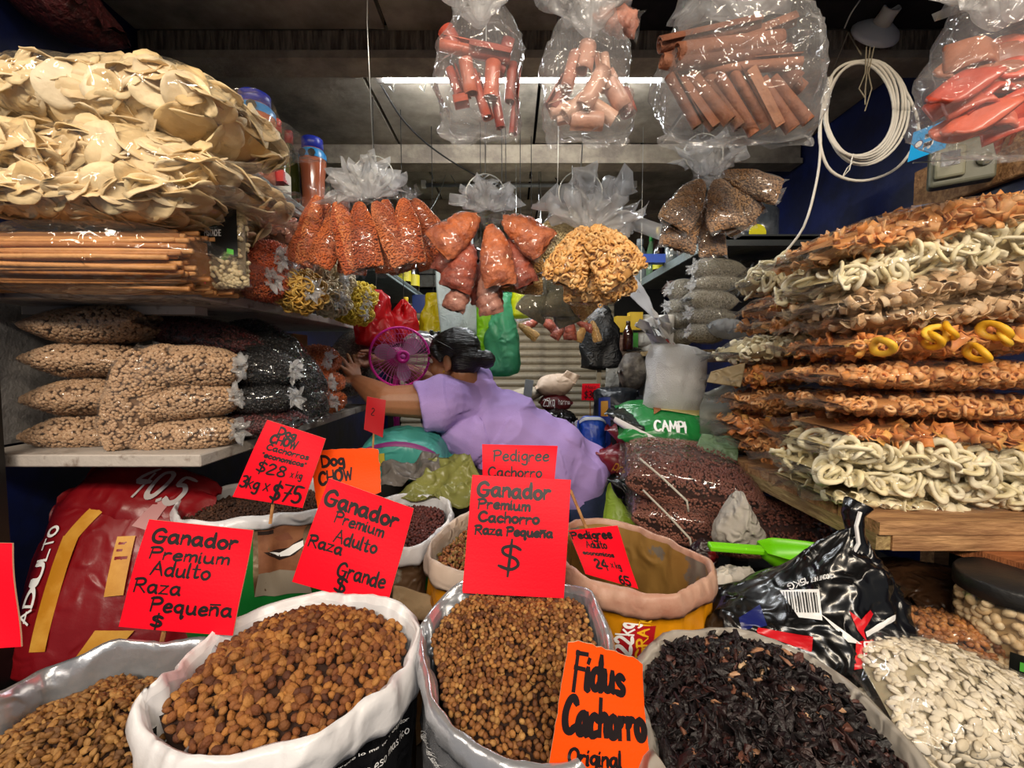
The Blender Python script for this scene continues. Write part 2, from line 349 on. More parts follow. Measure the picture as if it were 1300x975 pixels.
# ------------------------------------------------------------------ hand-lettered stroke font
GL = {
'A': '0,0 3.5,10|3.5,10 7,0|1.3,4 5.8,4', 'B': '0,0 0,10|0,10 4,9.5 4.5,7 3,5.3 0,5|3,5.3 5.5,3.6 5,.8 0,0', 'C': '6.5,8.5 4.5,10 2,9 .4,6 .5,3 2,.5 4.5,0 6.8,1.5',
'D': '0,0 0,10|0,10 4,9.3 6.5,6.5 6.3,3 4,.5 0,0', 'E': '0,0 0,10|0,10 5,10|0,5 4,5|0,0 5,0', 'F': '0,-1 0,10|0,10 5,10.3|0,5.5 4,5.5', 'G': '6.5,8.3 4.3,10 1.4,8.4 .2,4.8 1.2,1.2 4,0 6.3,1.2 6.7,4.3|3.8,4.5 7.4,4.5',
'H': '0,0 0,10|6,0 6,10|0,5 6,5', 'I': '0,0 0,10', 'J': '4,10 4,2 2.5,0 0,1', 'K': '0,0 0,10|5.5,10 0,4|1.5,5.5 6,0', 'L': '0,10 0,0|0,0 5,0', 'M': '0,0 1,10|1,10 4,3|4,3 7,10|7,10 8,0', 'N': '0,0 0,10|0,10 6,0|6,0 6,10',
'O': '3.5,10 1,8.5 0,5 1,1.5 3.5,0 6,1.5 7,5 6,8.5 3.5,10', 'P': '0,0 .4,10|-.6,9.4 3.6,10.3 5.8,8.4 4.8,5.8 .3,5', 'Q': '3.5,10 1,8.5 0,5 1,1.5 3.5,0 6,1.5 7,5 6,8.5 3.5,10|4.5,2.5 7,-.5', 'R': '0,0 .4,10|-.6,9.4 3.8,10.3 5.6,8.4 4.5,5.8 .3,5|2,5.2 6.2,0',
'S': '5.5,8.7 3.5,10 .8,8.8 .8,6.4 3,5 5.3,3.6 5,1 2.5,0 0,1.4', 'T': '3.2,0 3.2,10|0,10 6.4,10', 'U': '0,10 0,3 1.3,.4 3,0 4.8,.5 6,3 6,10', 'V': '0,10 3,0|3,0 6,10', 'W': '0,10 2,0|2,0 4,7|4,7 6,0|6,0 8,10', 'X': '0,10 6,0|6,10 0,0', 'Y': '0,10 3,5|6,10 3,5|3,5 3,0', 'Z': '0,10 6,10|6,10 0,0|0,0 6,0',
'a': '4.6,5 3,6.2 .8,5 .2,2.5 1.4,.2 3.2,.6 4.6,3|4.7,6 4.7,1.5 5.6,0', 'b': '0,10 0,0|0,1 2.2,0 4.4,1.4 4.4,4.6 2.4,6 0,4.4', 'c': '4.3,5 2.6,6.2 .5,4.6 .2,2 1.8,.1 4.4,1', 'd': '4.6,4.6 2.8,6.2 .6,4.8 .2,2 1.6,.1 3.4,.6 4.6,2.4|4.7,10.5 4.7,1 5.3,0', 'e': '.4,3.2 4.3,3.8 3.8,5.8 2.1,6.2 .4,4.2 .4,1.6 2,.1 4.6,1',
'f': '4,9.4 2.8,10.3 1.8,8.5 1.8,-1|0,5.6 4,5.8', 'g': '4.5,5 2.8,6.2 .6,4.8 .3,2.4 1.8,.8 3.6,1.4 4.5,3|4.6,6 4.6,-2.5 2.8,-4 .4,-3', 'h': '0,10.4 0,0|0,3.8 2,6 4,5 4.2,0', 'i': '0,6 0,.4 .8,0|0,8.4 .15,8.8', 'k': '0,10 0,0|4,6 0,2.4|1.2,3.4 4.4,0', 'l': '0,10.5 0,.6 .8,0', 'm': '0,6 0,0|0,4 1.6,6 3,5 3,0|3,4 4.8,6 6.2,5 6.4,0', 'n': '0,6 0,0|0,3.8 2,6 4,5 4.3,0',
'o': '2.5,6.2 .6,4.8 .2,2.4 1.6,.1 3.6,.3 4.9,2.6 4.3,5 2.5,6.2', 'p': '0,6 0,-4|0,4.6 2,6.2 4.2,5 4.2,2 2.2,.3 0,1.4', 'q': '4.5,5 2.8,6.2 .6,4.8 .3,2.4 1.8,.6 3.6,1.2 4.5,3|4.6,6 4.6,-3.6 5.6,-2.4', 'r': '0,6 0,0|0,3.4 1.8,5.8 3.6,5.6', 's': '3.8,5.4 2,6.2 .5,5 1.8,3.4 3.7,2.2 3,.3 0,.6', 't': '1.8,9.5 1.8,1 3,0 4,.6|0,6.2 4,6.4', 'u': '0,6 .2,1.4 1.8,0 3.6,1 4.4,3|4.4,6 4.5,1 5.2,0', 'v': '0,6 2.2,0|2.2,0 4.4,6', 'w': '0,6 1.6,0 3,4.6 4.6,0 6,6', 'x': '0,6 4.2,0|4.2,6 0,0', 'y': '0,6 2.2,1|4.6,6 1,-4', 'z': '0,6 4,6|4,6 0,0|0,0 4.4,0',
'ñ': '0,6 0,0|0,3.8 2,6 4,5 4.3,0|-.2,8 4.8,8.2', '0': '3,10 .8,8.5 .2,5 .9,1.4 3,0 5,1.4 5.8,5 5,8.6 3,10', '1': '0,8 2,10 2,0', '2': '.4,8 2.2,10 4.6,9 4.8,6.5 0,0 5.6,.2', '3': '.4,9.4 3,10 4.8,8 3.8,5.8 2,5.3 4.6,4 4.8,1.4 2.5,0 0,1', '4': '4.3,10 0,3.6 6,3.6|4.4,7 4.4,-.6', '5': '5,10 .8,9.8 .4,5.6 3,6 5,4 4.6,1.2 2.4,0 0,.8|.8,9.8 5.4,10', '6': '4,10 1.2,7 .3,3 1.4,.3 3.6,.2 4.8,2.4 3.8,4.8 1.6,4.6 .4,3', '7': '0,10 5.4,10|5.4,10 1.6,0|1.2,5 5,5.2', '8': '3,5.2 .8,7.2 1.4,9.6 3.4,10 5,8.4 4.2,6.2 2,4.8 .4,2.4 1.2,.2 3.4,0 5.2,1.4 4.6,4 3,5.2', '9': '4.6,8.4 2.6,10 .6,8.4 .6,6 2.6,5 4.6,6.6 4.7,9 4.4,0',
'$': '6,8 4,9.2 1.2,8.4 1.4,6.2 4.8,4.4 5.6,2 3.4,.4 .2,1.6|3.4,11.5 2.9,-2', '-': '0,4 3,4', '"': '0,9 .3,7.5|1.6,9.4 1.8,7.8', '.': '0,0 .3,.2', ' ': '', '/': '0,-1 4,10', '%': '0,0 6,10|1,9 1.4,9.2|5,1 5.3,1.2', "'": '0,10 -.3,7.6'}
def gl_strokes(ch):
    s = GL.get(ch, ''); out = []
    for st in s.split('|'):
        if st: out.append([tuple(map(float, p.split(','))) for p in st.split(' ')])
    return out
def cat(P, k=4):
    if len(P) < 3: return P
    out = []; n = len(P)
    for i in range(n - 1):
        p0, p1, p2, p3 = P[max(i - 1, 0)], P[i], P[i + 1], P[min(i + 2, n - 1)]
        for j in range(k):
            t = j / k; out.append(tuple(.5 * (2 * b + (c - a) * t + (2 * a - 5 * b + 4 * c - d) * t * t + (-a + 3 * b - 3 * c + d) * t ** 3) for a, b, c, d in zip(p0, p1, p2, p3)))
    return out + [tuple(P[-1])]
def strokes_of(text, x, y, hgt, wid=1.0, slant=0, rnd=None, sp=1.8):
    """strokes in the surface's own units; hgt = cap height; returns list of polylines"""
    out = []; cx = x; k = hgt / 10
    for ch in text:
        st = gl_strokes(ch)
        if not st: cx += 4 * k * wid; continue
        mx = max(p[0] for s in st for p in s); dy = (rnd.uniform(-.4, .4) if rnd else 0)
        for s in st:
            out.append([(cx + (a + slant * b) * k * wid, y + (b + dy) * k) for a, b in cat(s)])
        cx += (mx + sp) * k * wid
    return out, cx
def ink(name, strokes, fn, th, mat, parent, asp=1.0, lift=.0006, **kw):
    """flat marker strokes laid on the surface fn(u,v)->(point, normal). th in surface units (v); asp = v unit / u unit length"""
    V = []; F = []
    for s in strokes:
        s2 = []
        for i in range(len(s) - 1):
            d = math.hypot((s[i + 1][0] - s[i][0]) / asp, s[i + 1][1] - s[i][1]); m = max(1, int(d / (th * 2.5)))
            for j in range(m): s2.append(tuple(a + (b - a) * j / m for a, b in zip(s[i], s[i + 1])))
        s2.append(s[-1]); L = []; Rr = []
        for i, p in enumerate(s2):
            a = s2[max(i - 1, 0)]; b = s2[min(i + 1, len(s2) - 1)]; dx = (b[0] - a[0]) / asp; dy = b[1] - a[1]; l = math.hypot(dx, dy) or 1
            nx, ny = -dy / l * th / 2, dx / l * th / 2; ex = 0
            if i == 0 or i == len(s2) - 1: sg = -1 if i == 0 else 1; ex = sg * th * .4; nx *= .6; ny *= .6
            px, py = p[0] + dx / l * ex * asp, p[1] + dy / l * ex
            L.append((px + nx * asp, py + ny)); Rr.append((px - nx * asp, py - ny))
        o = len(V)
        for a, b in zip(L, Rr):
            for q in (a, b): P, n_ = fn(*q); V.append(P + n_ * lift)
        F += [(o + 2 * i, o + 2 * i + 1, o + 2 * i + 3, o + 2 * i + 2) for i in range(len(s2) - 1)]
    if not V: return
    return link(name, mesh(name, V, F, mat, False), parent, **kw)
def patch(name, poly, fn, mat, parent, lift=.0005, n=10, **kw):
    """a printed patch: quad given by 4 corners in surface units, gridded on to the surface"""
    V = []; 
    for i in range(n + 1):
        for j in range(n + 1):
            s, t = i / n, j / n
            q = [poly[0][k] * (1 - s) * (1 - t) + poly[1][k] * s * (1 - t) + poly[2][k] * s * t + poly[3][k] * (1 - s) * t for k in (0, 1)]
            P, n_ = fn(*q); V.append(P + n_ * lift)
    F = [(i * (n + 1) + j, (i + 1) * (n + 1) + j, (i + 1) * (n + 1) + j + 1, i * (n + 1) + j + 1) for i in range(n) for j in range(n)]
    return link(name, mesh(name, V, F, mat, True), parent, **kw)
def disc(name, c, r, fn, mat, parent, lift=.0006, n=24, asp=1.0, **kw):
    V = []; P, n_ = fn(*c); V.append(P + n_ * lift)
    for k in range(n):
        P, n_ = fn(c[0] + r * asp * math.cos(6.2832 * k / n), c[1] + r * math.sin(6.2832 * k / n)); V.append(P + n_ * lift)
    return link(name, mesh(name, V, [(0, 1 + k, 1 + (k + 1) % n) for k in range(n)], mat, True), parent, **kw)
def pillow_fn(pl, side='front', k=1.0):
    """u in -1..1 along the length; v in -1..1 up the -y side ('front') or from near to far across the top ('top')"""
    cen = math.pi if side == 'front' else math.pi / 2
    def fn(u, v):
        a = cen - v * .42 * math.pi
        P = pl.S([u, u + .004, u], [a, a, a + .01], k, False)
        n_ = Vector(np.cross(P[1] - P[0], P[2] - P[0])); n_.normalize(); p = Vector(P[0])
        d = Vector((0, -1, .3)) if side == 'front' else Vector((0, -.3, 1))
        return p, (n_ if n_.dot(d) > 0 else -n_)
    return fn
# ------------------------------------------------------------------ common materials
M_ = dict(
 red=pm('red_card', '#ee0020', .5, spec=.25, bump=.05, bs=300), orange=pm('orange_card', '#f54c00', .5, spec=.25, bump=.05, bs=300), card=pm('card_core', '#c9a98a', .8),
 ink=pm('marker_ink', '#120608', .45), stick=pm('wood_stick', '#b98752', .7, col2='#8d5a30', vs=30),
 blue=pm('blue_wall', '#081238', .5, bump=.25, bs=14, col2='#0d1c55', vs=5), black=pm('black_paint', '#0b0a0a', .5),
 ceil=pm('ceiling_board', '#6b6256', .9, bump=.3, bs=20, col2='#b3a794', vs=4, lo=.35, hi=.7), beam=pm('beam_wood', '#85786a', .85, bump=.5, bs=30, col2='#a89a85', vs=7, stretch=(1, 1, 1)),
 beamd=pm('beam_wood_dirty', '#5c4f42', .9, bump=.6, bs=40, col2='#9a8a76', vs=9, stretch=(6, 1, .6)),
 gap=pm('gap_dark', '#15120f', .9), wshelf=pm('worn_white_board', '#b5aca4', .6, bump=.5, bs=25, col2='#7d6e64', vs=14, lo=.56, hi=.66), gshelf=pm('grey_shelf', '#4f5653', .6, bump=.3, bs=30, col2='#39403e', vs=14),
 wood=pm('plank_wood', '#8a6240', .7, bump=.5, bs=20, col2='#b98d60', vs=7, stretch=(1, 6, 6)), woody=pm('plank_wood_y', '#7b6240', .7, bump=.5, bs=20, col2='#ab9362', vs=7, stretch=(6, 1, 6)),
 steel=pm('galvanised_wire', '#b7b9b6', .35, metal=.9), white=pm('white_plastic', '#e9e7e4', .4), cream=pm('cream_cable', '#d8d3c8', .45),
 shutter=pm('shutter_paint', '#c3b59c', .55, col2='#8f8270', vs=7, lo=.5, hi=.75), floor=pm('concrete', '#3a3632', .85, bump=.4, bs=30, col2='#56504a', vs=5))
F1 = film('clear_film', haze=.04); F2 = film('cloudy_film', haze=.13, cs=38, st=1, hz=.5, gl=1.8); F3 = film('frosted_film', haze=.32, cs=60, st=1, rough=.16, gl=2, hz=.5); FS = film('shine_film', haze=.025, st=1, cs=24, gl=1.7, hz=.30, rough=.08)
# ------------------------------------------------------------------ the setting
def plane_box(name, c, d, m, kind='structure', parent=None): return MB().box(c, d).link(name, m, parent, kind=kind)
XL, XR, YB, ZC = -1.36, 1.60, 4.75, 2.60
plane_box('floor', (.1, 2.0, -.05), (3.4, 6.4, .1), M_['floor'])
plane_box('wall_left', (XL - .05, 2.8, 1.32), (.1, 4.1, 2.64), M_['blue'])
plane_box('wall_right', (XR + .05, 2.5, 1.32), (.1, 4.5, 2.64), M_['blue'])
wb = plane_box('wall_back', (.12, YB + .1, 1.32), (3.1, .1, 2.64), M_['gap'])
ce = bpy.data.objects.new('ceiling', MB().box((.12, 2.4, ZC + .1), (3.1, 5.0, .04)).me('ceiling', M_['gap'])); C.objects.link(ce); ce['kind'] = 'structure'
ys = [.0, .85, 1.66, 2.50, 3.34, 4.18, 4.9]
rr = random.Random(3)
for i in range(len(ys) - 1):
    xs = [XL, -.62 + .1 * (i % 2), .12, .82 - .1 * (i % 2), XR]
    if i < 2: xs = [XL, -.45, .35, .62, XR]
    for j in range(len(xs) - 1):
        m = M_['ceil']
        if i in (0, 1) and j >= 2: m = pm('ceiling_blackened', '#120f10', .95, col2='#241f20')
        b = MB().box(((xs[j] + xs[j + 1]) / 2, (ys[i] + ys[i + 1]) / 2, ZC + rr.uniform(-.004, .004)), (xs[j + 1] - xs[j] - .016, ys[i + 1] - ys[i] - .02, .03)).link('panel', m, ce)
for i, y in enumerate(ys[1:-1]):
    MB().box(((XL + XR) / 2, y + .02, ZC - .055), (XR - XL - .02, .05, .08)).link('beam', M_['beamd'] if i == 1 else M_['beam'], ce)
    MB().box(((XL + XR) / 2, y + .03, ZC - .11), (XR - XL - .02, .11, .028)).link('beam_ledge', M_['beam'], ce)
# rear roller shutter made of ribbed slats, with its header boards
sh = thing('door_1', None, None, (.1, YB, 0)); sh['kind'] = 'structure'
prof = [(0, 0), (-.012, .006), (-.03, .02), (-.036, .035), (-.03, .05), (-.012, .064), (0, .07), (.012, .078), (.004, .0)]
V = []; n = len(prof)
for x in (-1.3, 1.06): V += [(x, a, b) for a, b in prof]
F = [(i, (i + 1) % n, n + (i + 1) % n, n + i) for i in range(n)] + [tuple(range(n)), tuple(range(2 * n - 1, n - 1, -1))]
sl = mesh('slat', V, F, M_['shutter'], False)
for k in range(26): link('slat', sl, sh, (0, 0, .01 + k * .079))
MB().box((0, -.06, 2.36), (2.6, .04, .11)).link('header_board', pm('header_white', '#b9b4a6', .7, col2='#857e70', vs=5), sh)
MB().box((0, -.09, 2.22), (2.6, .05, .12)).link('header_board', pm('header_white', '#b9b4a6', .7), sh)
MB().box((0, -.04, 2.11), (2.6, .05, .06)).link('header_board', M_['gap'], sh)
MB().box((1.02, -.05, 1.1), (.05, .05, 2.1)).link('guide_post', pm('post_paint', '#a89d86', .6), sh)
plane_box('trim_1', (1.3, YB - .2, 1.15), (.5, .06, 2.3), M_['gap'])
# stand that carries the sacks in the foreground and low platforms
def block(name, x0, x1, y0, y1, z0, z1, m): return MB().box(((x0 + x1) / 2, (y0 + y1) / 2, (z0 + z1) / 2), (x1 - x0, y1 - y0, z1 - z0)).link(name, m, kind='structure')
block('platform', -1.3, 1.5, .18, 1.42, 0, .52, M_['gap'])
# steel post at the left front
t = thing('steel_post', 'black steel post at the far left in front of the shelf ends', 'post', (-1.215, 1.0, 0)); MB().box((0, 0, 1.3), (.06, .04, 2.6)).link('upright', M_['black'], t); MB().box((0, 0, .004), (.12, .1, .008)).link('foot_plate', M_['black'], t)
# ------------------------------------------------------------------ shelves
def shelf(label, x0, x1, y0, y1, z, th, m, cat='shelf', supports=()):
    t = thing('shelf', label, cat, ((x0 + x1) / 2, y0, z))
    b = MB().box((0, (y1 - y0) / 2, -th / 2), (x1 - x0, y1 - y0, th)).link('board', m, t); bevel(b, .003, 1)
    return t
def brk(t, y, x0, x1, m, drop=.03, w=.03): MB().box(((x0 + x1) / 2, y, -drop - .012), (x1 - x0, w, .022)).link('batten', m, t)
s1 = shelf('worn white board shelf on the left, carrying bagged snacks and pasta', -1.33, -.75, 1.06, 2.28, 1.575, .028, M_['wshelf'])
brk(s1, .17, -.29, .18, M_['wshelf'], .028, .05); 
MB().box((-.1, .3, -.1), (.02, .02, .16), (0, .5, 0)).link('strut', M_['wshelf'], s1)
s2 = shelf('worn white lower shelf on the left under the bagged beans', -1.33, -.75, 1.05, 2.28, 1.172, .03, M_['wshelf'])
MB().box((.18, .5, -.2), (.02, .02, .42), (0, .5, .3)).link('strut', pm('old_wood', '#3a2a1e', .8), s2)
MB().box((-.12, .25, -.14), (.05, .03, .22)).link('bracket', pm('grey_paint', '#6f756c', .6), s2)
s3 = shelf('high grey shelf along the left wall with jars and oil bottles', -1.33, -.75, 1.02, 4.15, 1.95, .022, M_['gshelf'])
MB().box((.28, 1.5, -.016), (.012, 3.0, .04)).link('edge_strip', pm('grey_edge', '#7d8886', .5, bump=.3, col2='#69736f'), s3)
s4 = shelf('high grey shelf on the right wall above the grain bags', .90, 1.58, 2.0, 3.35, 1.955, .022, M_['gshelf'])
MB().box((-.335, .68, -.016), (.012, 1.34, .045)).link('edge_strip', pm('grey_edge', '#7d8886', .5), s4)
MB().box((0, .006, -.02), (.66, .012, .05)).link('edge_strip', pm('dark_edge', '#2c3133', .5), s4)
s5 = thing('shelf', 'plank shelf on the right holding stacked grain bags', 'shelf', (1.15, 2.0, 1.45))
for k in range(4): MB().box((0 + .01 * (k % 2), .08 + k * .16, -.015), (.82 - .03 * (k % 2), .15, .025)).link('plank', M_['woody'], s5)
MB().box((-.02, .02, -.045), (.62, .04, .03)).link('crossbar', pm('maroon_wood', '#5d4038', .7, col2='#8d8068', vs=8), s5)
s6 = thing('shelf', 'small wooden shelf further back by the black garment', 'shelf', (.87, 3.0, 1.46))
MB().box((0, .2, -.015), (.55, .4, .03)).link('board', pm('dark_wood', '#3b2f27', .7, col2='#6d5d4c'), s6); MB().box((-.28, .0, -.5), (.03, .03, 1.1)).link('upright', pm('post_paint', '#a89d86', .6), s6)
# small white board behind the chickpea bags, leaning on the left wall
t = MB().box((0, 0, 0), (.012, .9, .40)).link('wall_board', pm('white_hardboard', '#8f8c8a', .7, bump=.3, bs=90, col2='#6f6c6b', vs=9), None, loc=(XL + .012, 1.53, 1.376)); tag(t, 'whitish hardboard sheet on the wall behind the chickpea bags', 'board')
# plank stand under the snack bags on the right
t = thing('plank_stand', 'rough wooden plank stand under the snack bags on the right', 'stand', (1.15, .88, 1.07))
for k in range(5): MB().box((0, .06 + k * .13, -.014), (.80, .115, .026)).link('plank', M_['wood'], t)
MB().box((-.385, .32, -.044), (.03, .62, .034)).link('beam', M_['woody'], t); MB().box((.02, .02, -.044), (.78, .03, .034)).link('beam', M_['wood'], t); MB().box((.3, .6, -.3), (.05, .05, .5)).link('leg', M_['wood'], t)
MB().box((-.13, -.02, -.074), (.09, .34, .024), (0, 0, .35)).link('crosspiece', pm('new_wood', '#a8673b', .6, bump=.3, stretch=(1, 8, 1), col2='#7c4524', vs=6), t)
for k, (x, y) in enumerate(((-.37, .6), (.37, .6), (.37, .05))): MB().box((x, y, -.56), (.04, .04, 1.0)).link('leg', M_['gap'], t)
# ------------------------------------------------------------------ lamps of the stall
def tube_lamp(label, x0, x1, Y, z, lit):
    t = thing('tube_lamp', label, 'lamp', ((x0 + x1) / 2, Y, z)); w_ = x1 - x0
    em = emit('tube_glow', (.93, .97, 1, 1), 60) if lit else pm('tube_dim', '#8d9092', .3)
    b = MB(); b.tube([(-w_ / 2 + .03, 0, 0), (w_ / 2 - .03, 0, 0)], .02 if lit else .013, 14); b.link('tube', em, t, True)
    for s in (-1, 1): MB().box((s * (w_ / 2 - .015), 0, .012), (.03, .03, .055)).link('lamp_holder', M_['white'], t)
    MB().box((0, 0, .042), (w_, .045, .02)).link('batten', M_['white'] if lit else M_['steel'], t)
    return t
tube_lamp('lit white fluorescent tube lamp running under the front ceiling beam', at(478, 97, 1.80).x, at(848, 97, 1.80).x, 1.80, at(660, 97, 1.80).z, True)
tube_lamp('unlit dim tube lamp on the ceiling further back', at(535, 230, 3.0).x, at(808, 230, 3.0).x, 3.0, 2.56, False)
for (px, dz) in ((498, .05), (537, .06)):
    p = at(px, 100, 1.79); b = MB(); b.tube([(.0, 0, .05), (.012, 0, 0), (.004, 0, -.05), (-.012, 0, -.03)], .0025, 6); b.link('wire_hook', M_['steel'], None, True, loc=p, label='bent wire hook beside the lit tube lamp, the %s one' % ('left' if px < 510 else 'right'), cat='hook')
p = at(684, 296, 2.6); t = thing('light_bulb', 'lit bulb glowing behind the hanging snack bags', 'light bulb', p); b = MB(); b.lathe([(.001, -.055), (.02, -.05), (.032, -.02), (.026, .015), (.014, .04), (.001, .042)], 16); b.link('bulb', emit('bulb_glow', (1, .95, .8, 1), 40), t, True)
b = MB(); b.lathe([(.015, .03), (.018, .075), (.004, .08)], 12); b.link('socket', M_['white'], t, True); MB().tube([(0, 0, .07), (0, 0, ZC - p.z - .02)], .002, 5).link('cord', M_['black'], t)
# white lamp rose without bulb on the right beam
p = at(1097, 46, 1.66); p.z = at(1097, 46, 1.62).z; t = thing('lamp_socket', 'round white ceramic lamp rose without a bulb on the beam', 'lamp socket', (p.x, 1.615, p.z), (R(62), 0, 0))
b = MB(); b.lathe([(.001, 0), (.078, .0), (.08, .006), (.072, .018), (.05, .03), (.028, .038)], 32); b.link('base', M_['white'], t, True)
b = MB(); b.lathe([(.03, .036), (.026, .06), (.028, .085), (.021, .086), (.019, .05), (.001, .048)], 24); b.link('holder', M_['cream'], t, True)
MB().tube([(-.02, .0, 0), (-.05, .06, -.05), (-.02, .12, -.12)], .004, 6).link('cord', M_['cream'], t)
# ------------------------------------------------------------------ cable coil, meter box, little payment sign
cc = at(1090, 148, 1.45); cc.x = cc.x
t = thing('cable_coil', 'coil of white cable hanging from the beam before the blue wall', 'cable', cc)
rr = random.Random(5); b = MB()
for k in range(6):
    a = .115 + .008 * k * .6; q = rr.uniform(-.006, .006)
    pts = [(a * math.cos(x) * .95 + .02 * k * .35 + q, .004 * k + .006 * math.sin(x * 2 + k), .02 + (a + .04) * math.sin(x) * .92 + q) for x in np.linspace(0, 2 * math.pi, 40)]
    bb = MB(); bb.tube(pts, .0042, 7); bb.link('loop', M_['cream'], t, True)
big = [(-.12, 0, .04), (-.08, 0, .14), (0, 0, .17), (.1, .01, .15), (.18, .01, .04), (.19, 0, -.06), (.13, 0, -.16), (.02, 0, -.2), (-.08, 0, -.17), (-.12, 0, -.08), (-.115, 0, .02), (-.09, 0, .12)]
bb = MB(); bb.tube(cat(big, 5), .0045, 7); bb.link('loop', M_['cream'], t, True)
tail = [Vector(x) for x in ((-.1, 0, .12), (-.12, 0, 0), (-.118, 0, -.1), (-.12, .01, -.2), (-.15, .02, -.34), (-.21, .05, -.44), (-.245, .1, -.52))]
bb = MB(); bb.tube(cat([tuple(v) for v in tail], 4), .004, 7); bb.link('tail', M_['cream'], t, True)
for k in range(3): bb = MB(); bb.tube([(0.0 + k * .012, -.02, .2), (.005 * k, -.02, .12), (-.01 + .02 * k, -.01, .08), (.01, -.012, .05 - .02 * k)], .0018, 5); bb.link('tie_string', pm('twine', '#8f8570', .8), t)
bb = MB(); bb.tube([(-.02, -.01, -.12), (-.03, -.01, -.17), (-.045, 0, -.19), (-.03, 0, -.16), (-.01, 0, -.14)], .0018, 5); bb.link('tie_string', M_['cream'], t)
bb = MB(); bb.tube([(.0, 0, .19), (0, .06, .3), (.0, .12, ZC - .2 - cc.z)], .002, 5); bb.link('hanger_string', pm('twine', '#8f8570', .8), t)
p = at(1212, 208, 1.50); t = thing('meter_box', 'grey electric meter box on a wooden board at upper right', 'meter box', (p.x + .02, 1.5, p.z), (0, 0, R(-38)))
gm = pm('meter_grey', '#6d6d5c', .5, bump=.1)
bevel(MB().box((0, 0, 0), (.16, .06, .14)).link('housing', gm, t), .012, 3); bevel(MB().box((-.03, -.037, 0), (.075, .018, .1)).link('cover', pm('meter_light', '#85836c', .5), t), .008, 2); MB().box((-.03, -.048, .01), (.045, .004, .045)).link('window', pm('dark_glass', '#15181a', .15), t)
b = MB(); b.lathe([(.001, 0), (.02, 0), (.018, .012), (.001, .014)], 16, (.05, -.032, -.01), Matrix.Rotation(R(90), 3, 'X')); b.link('knob', gm, t, True)
t2 = thing('mounting_board', 'brown wooden board behind the meter box', 'board', (XR - .02, 1.45, p.z + .0), (0, 0, 0)); bevel(MB().box((0, 0, 0), (.03, .62, .16)).link('plank', M_['wood'], t2), .004, 1)
bb = MB(); bb.tube([(-.02, -.15, .03), (-.06, -.15, .02), (-.07, -.15, -.03), (-.05, -.15, -.06), (-.03, -.16, -.05)], .003, 6); bb.link('hook', pm('brass', '#a58a60', .4, metal=.6), t2, True)
def card_fn(c, du, dv):
    c, du, dv = Vector(c), Vector(du), Vector(dv); n_ = du.cross(dv).normalized()
    return lambda u, v: (c + du * u + dv * v, n_)
bl = [at(1152, 206, 1.30), at(1200, 188, 1.30), at(1203, 158, 1.30), at(1160, 168, 1.30)]
o0 = bl[0]; t = thing('payment_sign', 'small blue payment sign card by the meter box', 'sign', o0); du = bl[1] - bl[0]; dv = bl[3] - bl[0]
fn = card_fn((0, 0, 0), du, dv); V = [fn(u, v)[0] + fn(0, 0)[1] * s for s in (-.001, .001) for u, v in ((0, 0), (1, 0), (1, 1), (0, 1))]
link('card', mesh('card', V, [(0, 3, 2, 1), (4, 5, 6, 7), (0, 1, 5, 4), (1, 2, 6, 5), (2, 3, 7, 6), (3, 0, 4, 7)], pm('sky_blue', '#0e9be0', .35), False), t)
wh = pm('print_white', '#f2f2f2', .5)
st = []
for i, ln in enumerate(('mercado', 'pago')): st += strokes_of(ln, .36, .62 - .3 * i, .2, .45)[0]
ink('lettering', st, fn, .06, wh, t, 1.0, .0016, kind='stuff'); disc('emblem', (.2, .5), .13, fn, pm('navy_print', '#14246a', .4), t, .0014, asp=.9); disc('emblem', (.2, .5), .1, fn, wh, t, .0018, asp=.9)
bb = MB(); bb.tube([(.02, .004, .0), tuple(Vector((at(1212, 208, 1.50).x - .02, 1.47, at(1212, 208, 1.5).z)) - o0)], .002, 5); bb.link('wire_stem', M_['steel'], t)
# ------------------------------------------------------------------ ceiling wires
def wire(label, pts, r, m=None, cat_='wire'):
    b = MB(); P = [Vector(p) for p in pts]; o = P[0]; b.tube(cat([tuple(p - o) for p in P], 5), r, 6); return b.link('wire', m or M_['gap'], None, True, loc=o, label=label, cat=cat_)
wire('dark cable sagging from the lit lamp to the rear ceiling', [at(484, 108, 1.85), at(510, 150, 2.0), at(545, 185, 2.2), at(590, 215, 2.5), at(632, 236, 2.8)], .004)
wire('thin dark wire across the rear ceiling', [at(700, 212, 2.9), at(740, 218, 3.0), at(790, 212, 3.1), at(860, 222, 3.2)], .004)
wire('dark wire dropping beside the rear beam', [at(696, 212, 2.9), at(712, 240, 3.0), at(705, 262, 3.1)], .004)
wire('twisted dark cable hanging at the rear ceiling centre', [at(684, 215, 3.3), at(686, 250, 3.3), at(680, 280, 3.3), at(686, 300, 3.3)], .006)
wire('long thin steel wire hanging straight at the rear', [at(791, 190, 2.55), at(790, 250, 2.55), at(789, 300, 2.55)], .0022, M_['steel'])
wire('crossed steel wire at the rear, leaning left', [at(566, 222, 2.9), at(556, 250, 2.9), at(545, 268, 2.9)], .003, M_['steel'])
wire('crossed steel wire at the rear, leaning right', [at(566, 212, 2.9), at(580, 235, 2.9), at(592, 256, 2.9)], .003, M_['steel'])
wire('thin cord hanging at top right beside the lamp rose', [at(1092, 0, 1.5), at(1080, 18, 1.52), at(1072, 36, 1.56)], .0022, M_['cream'])
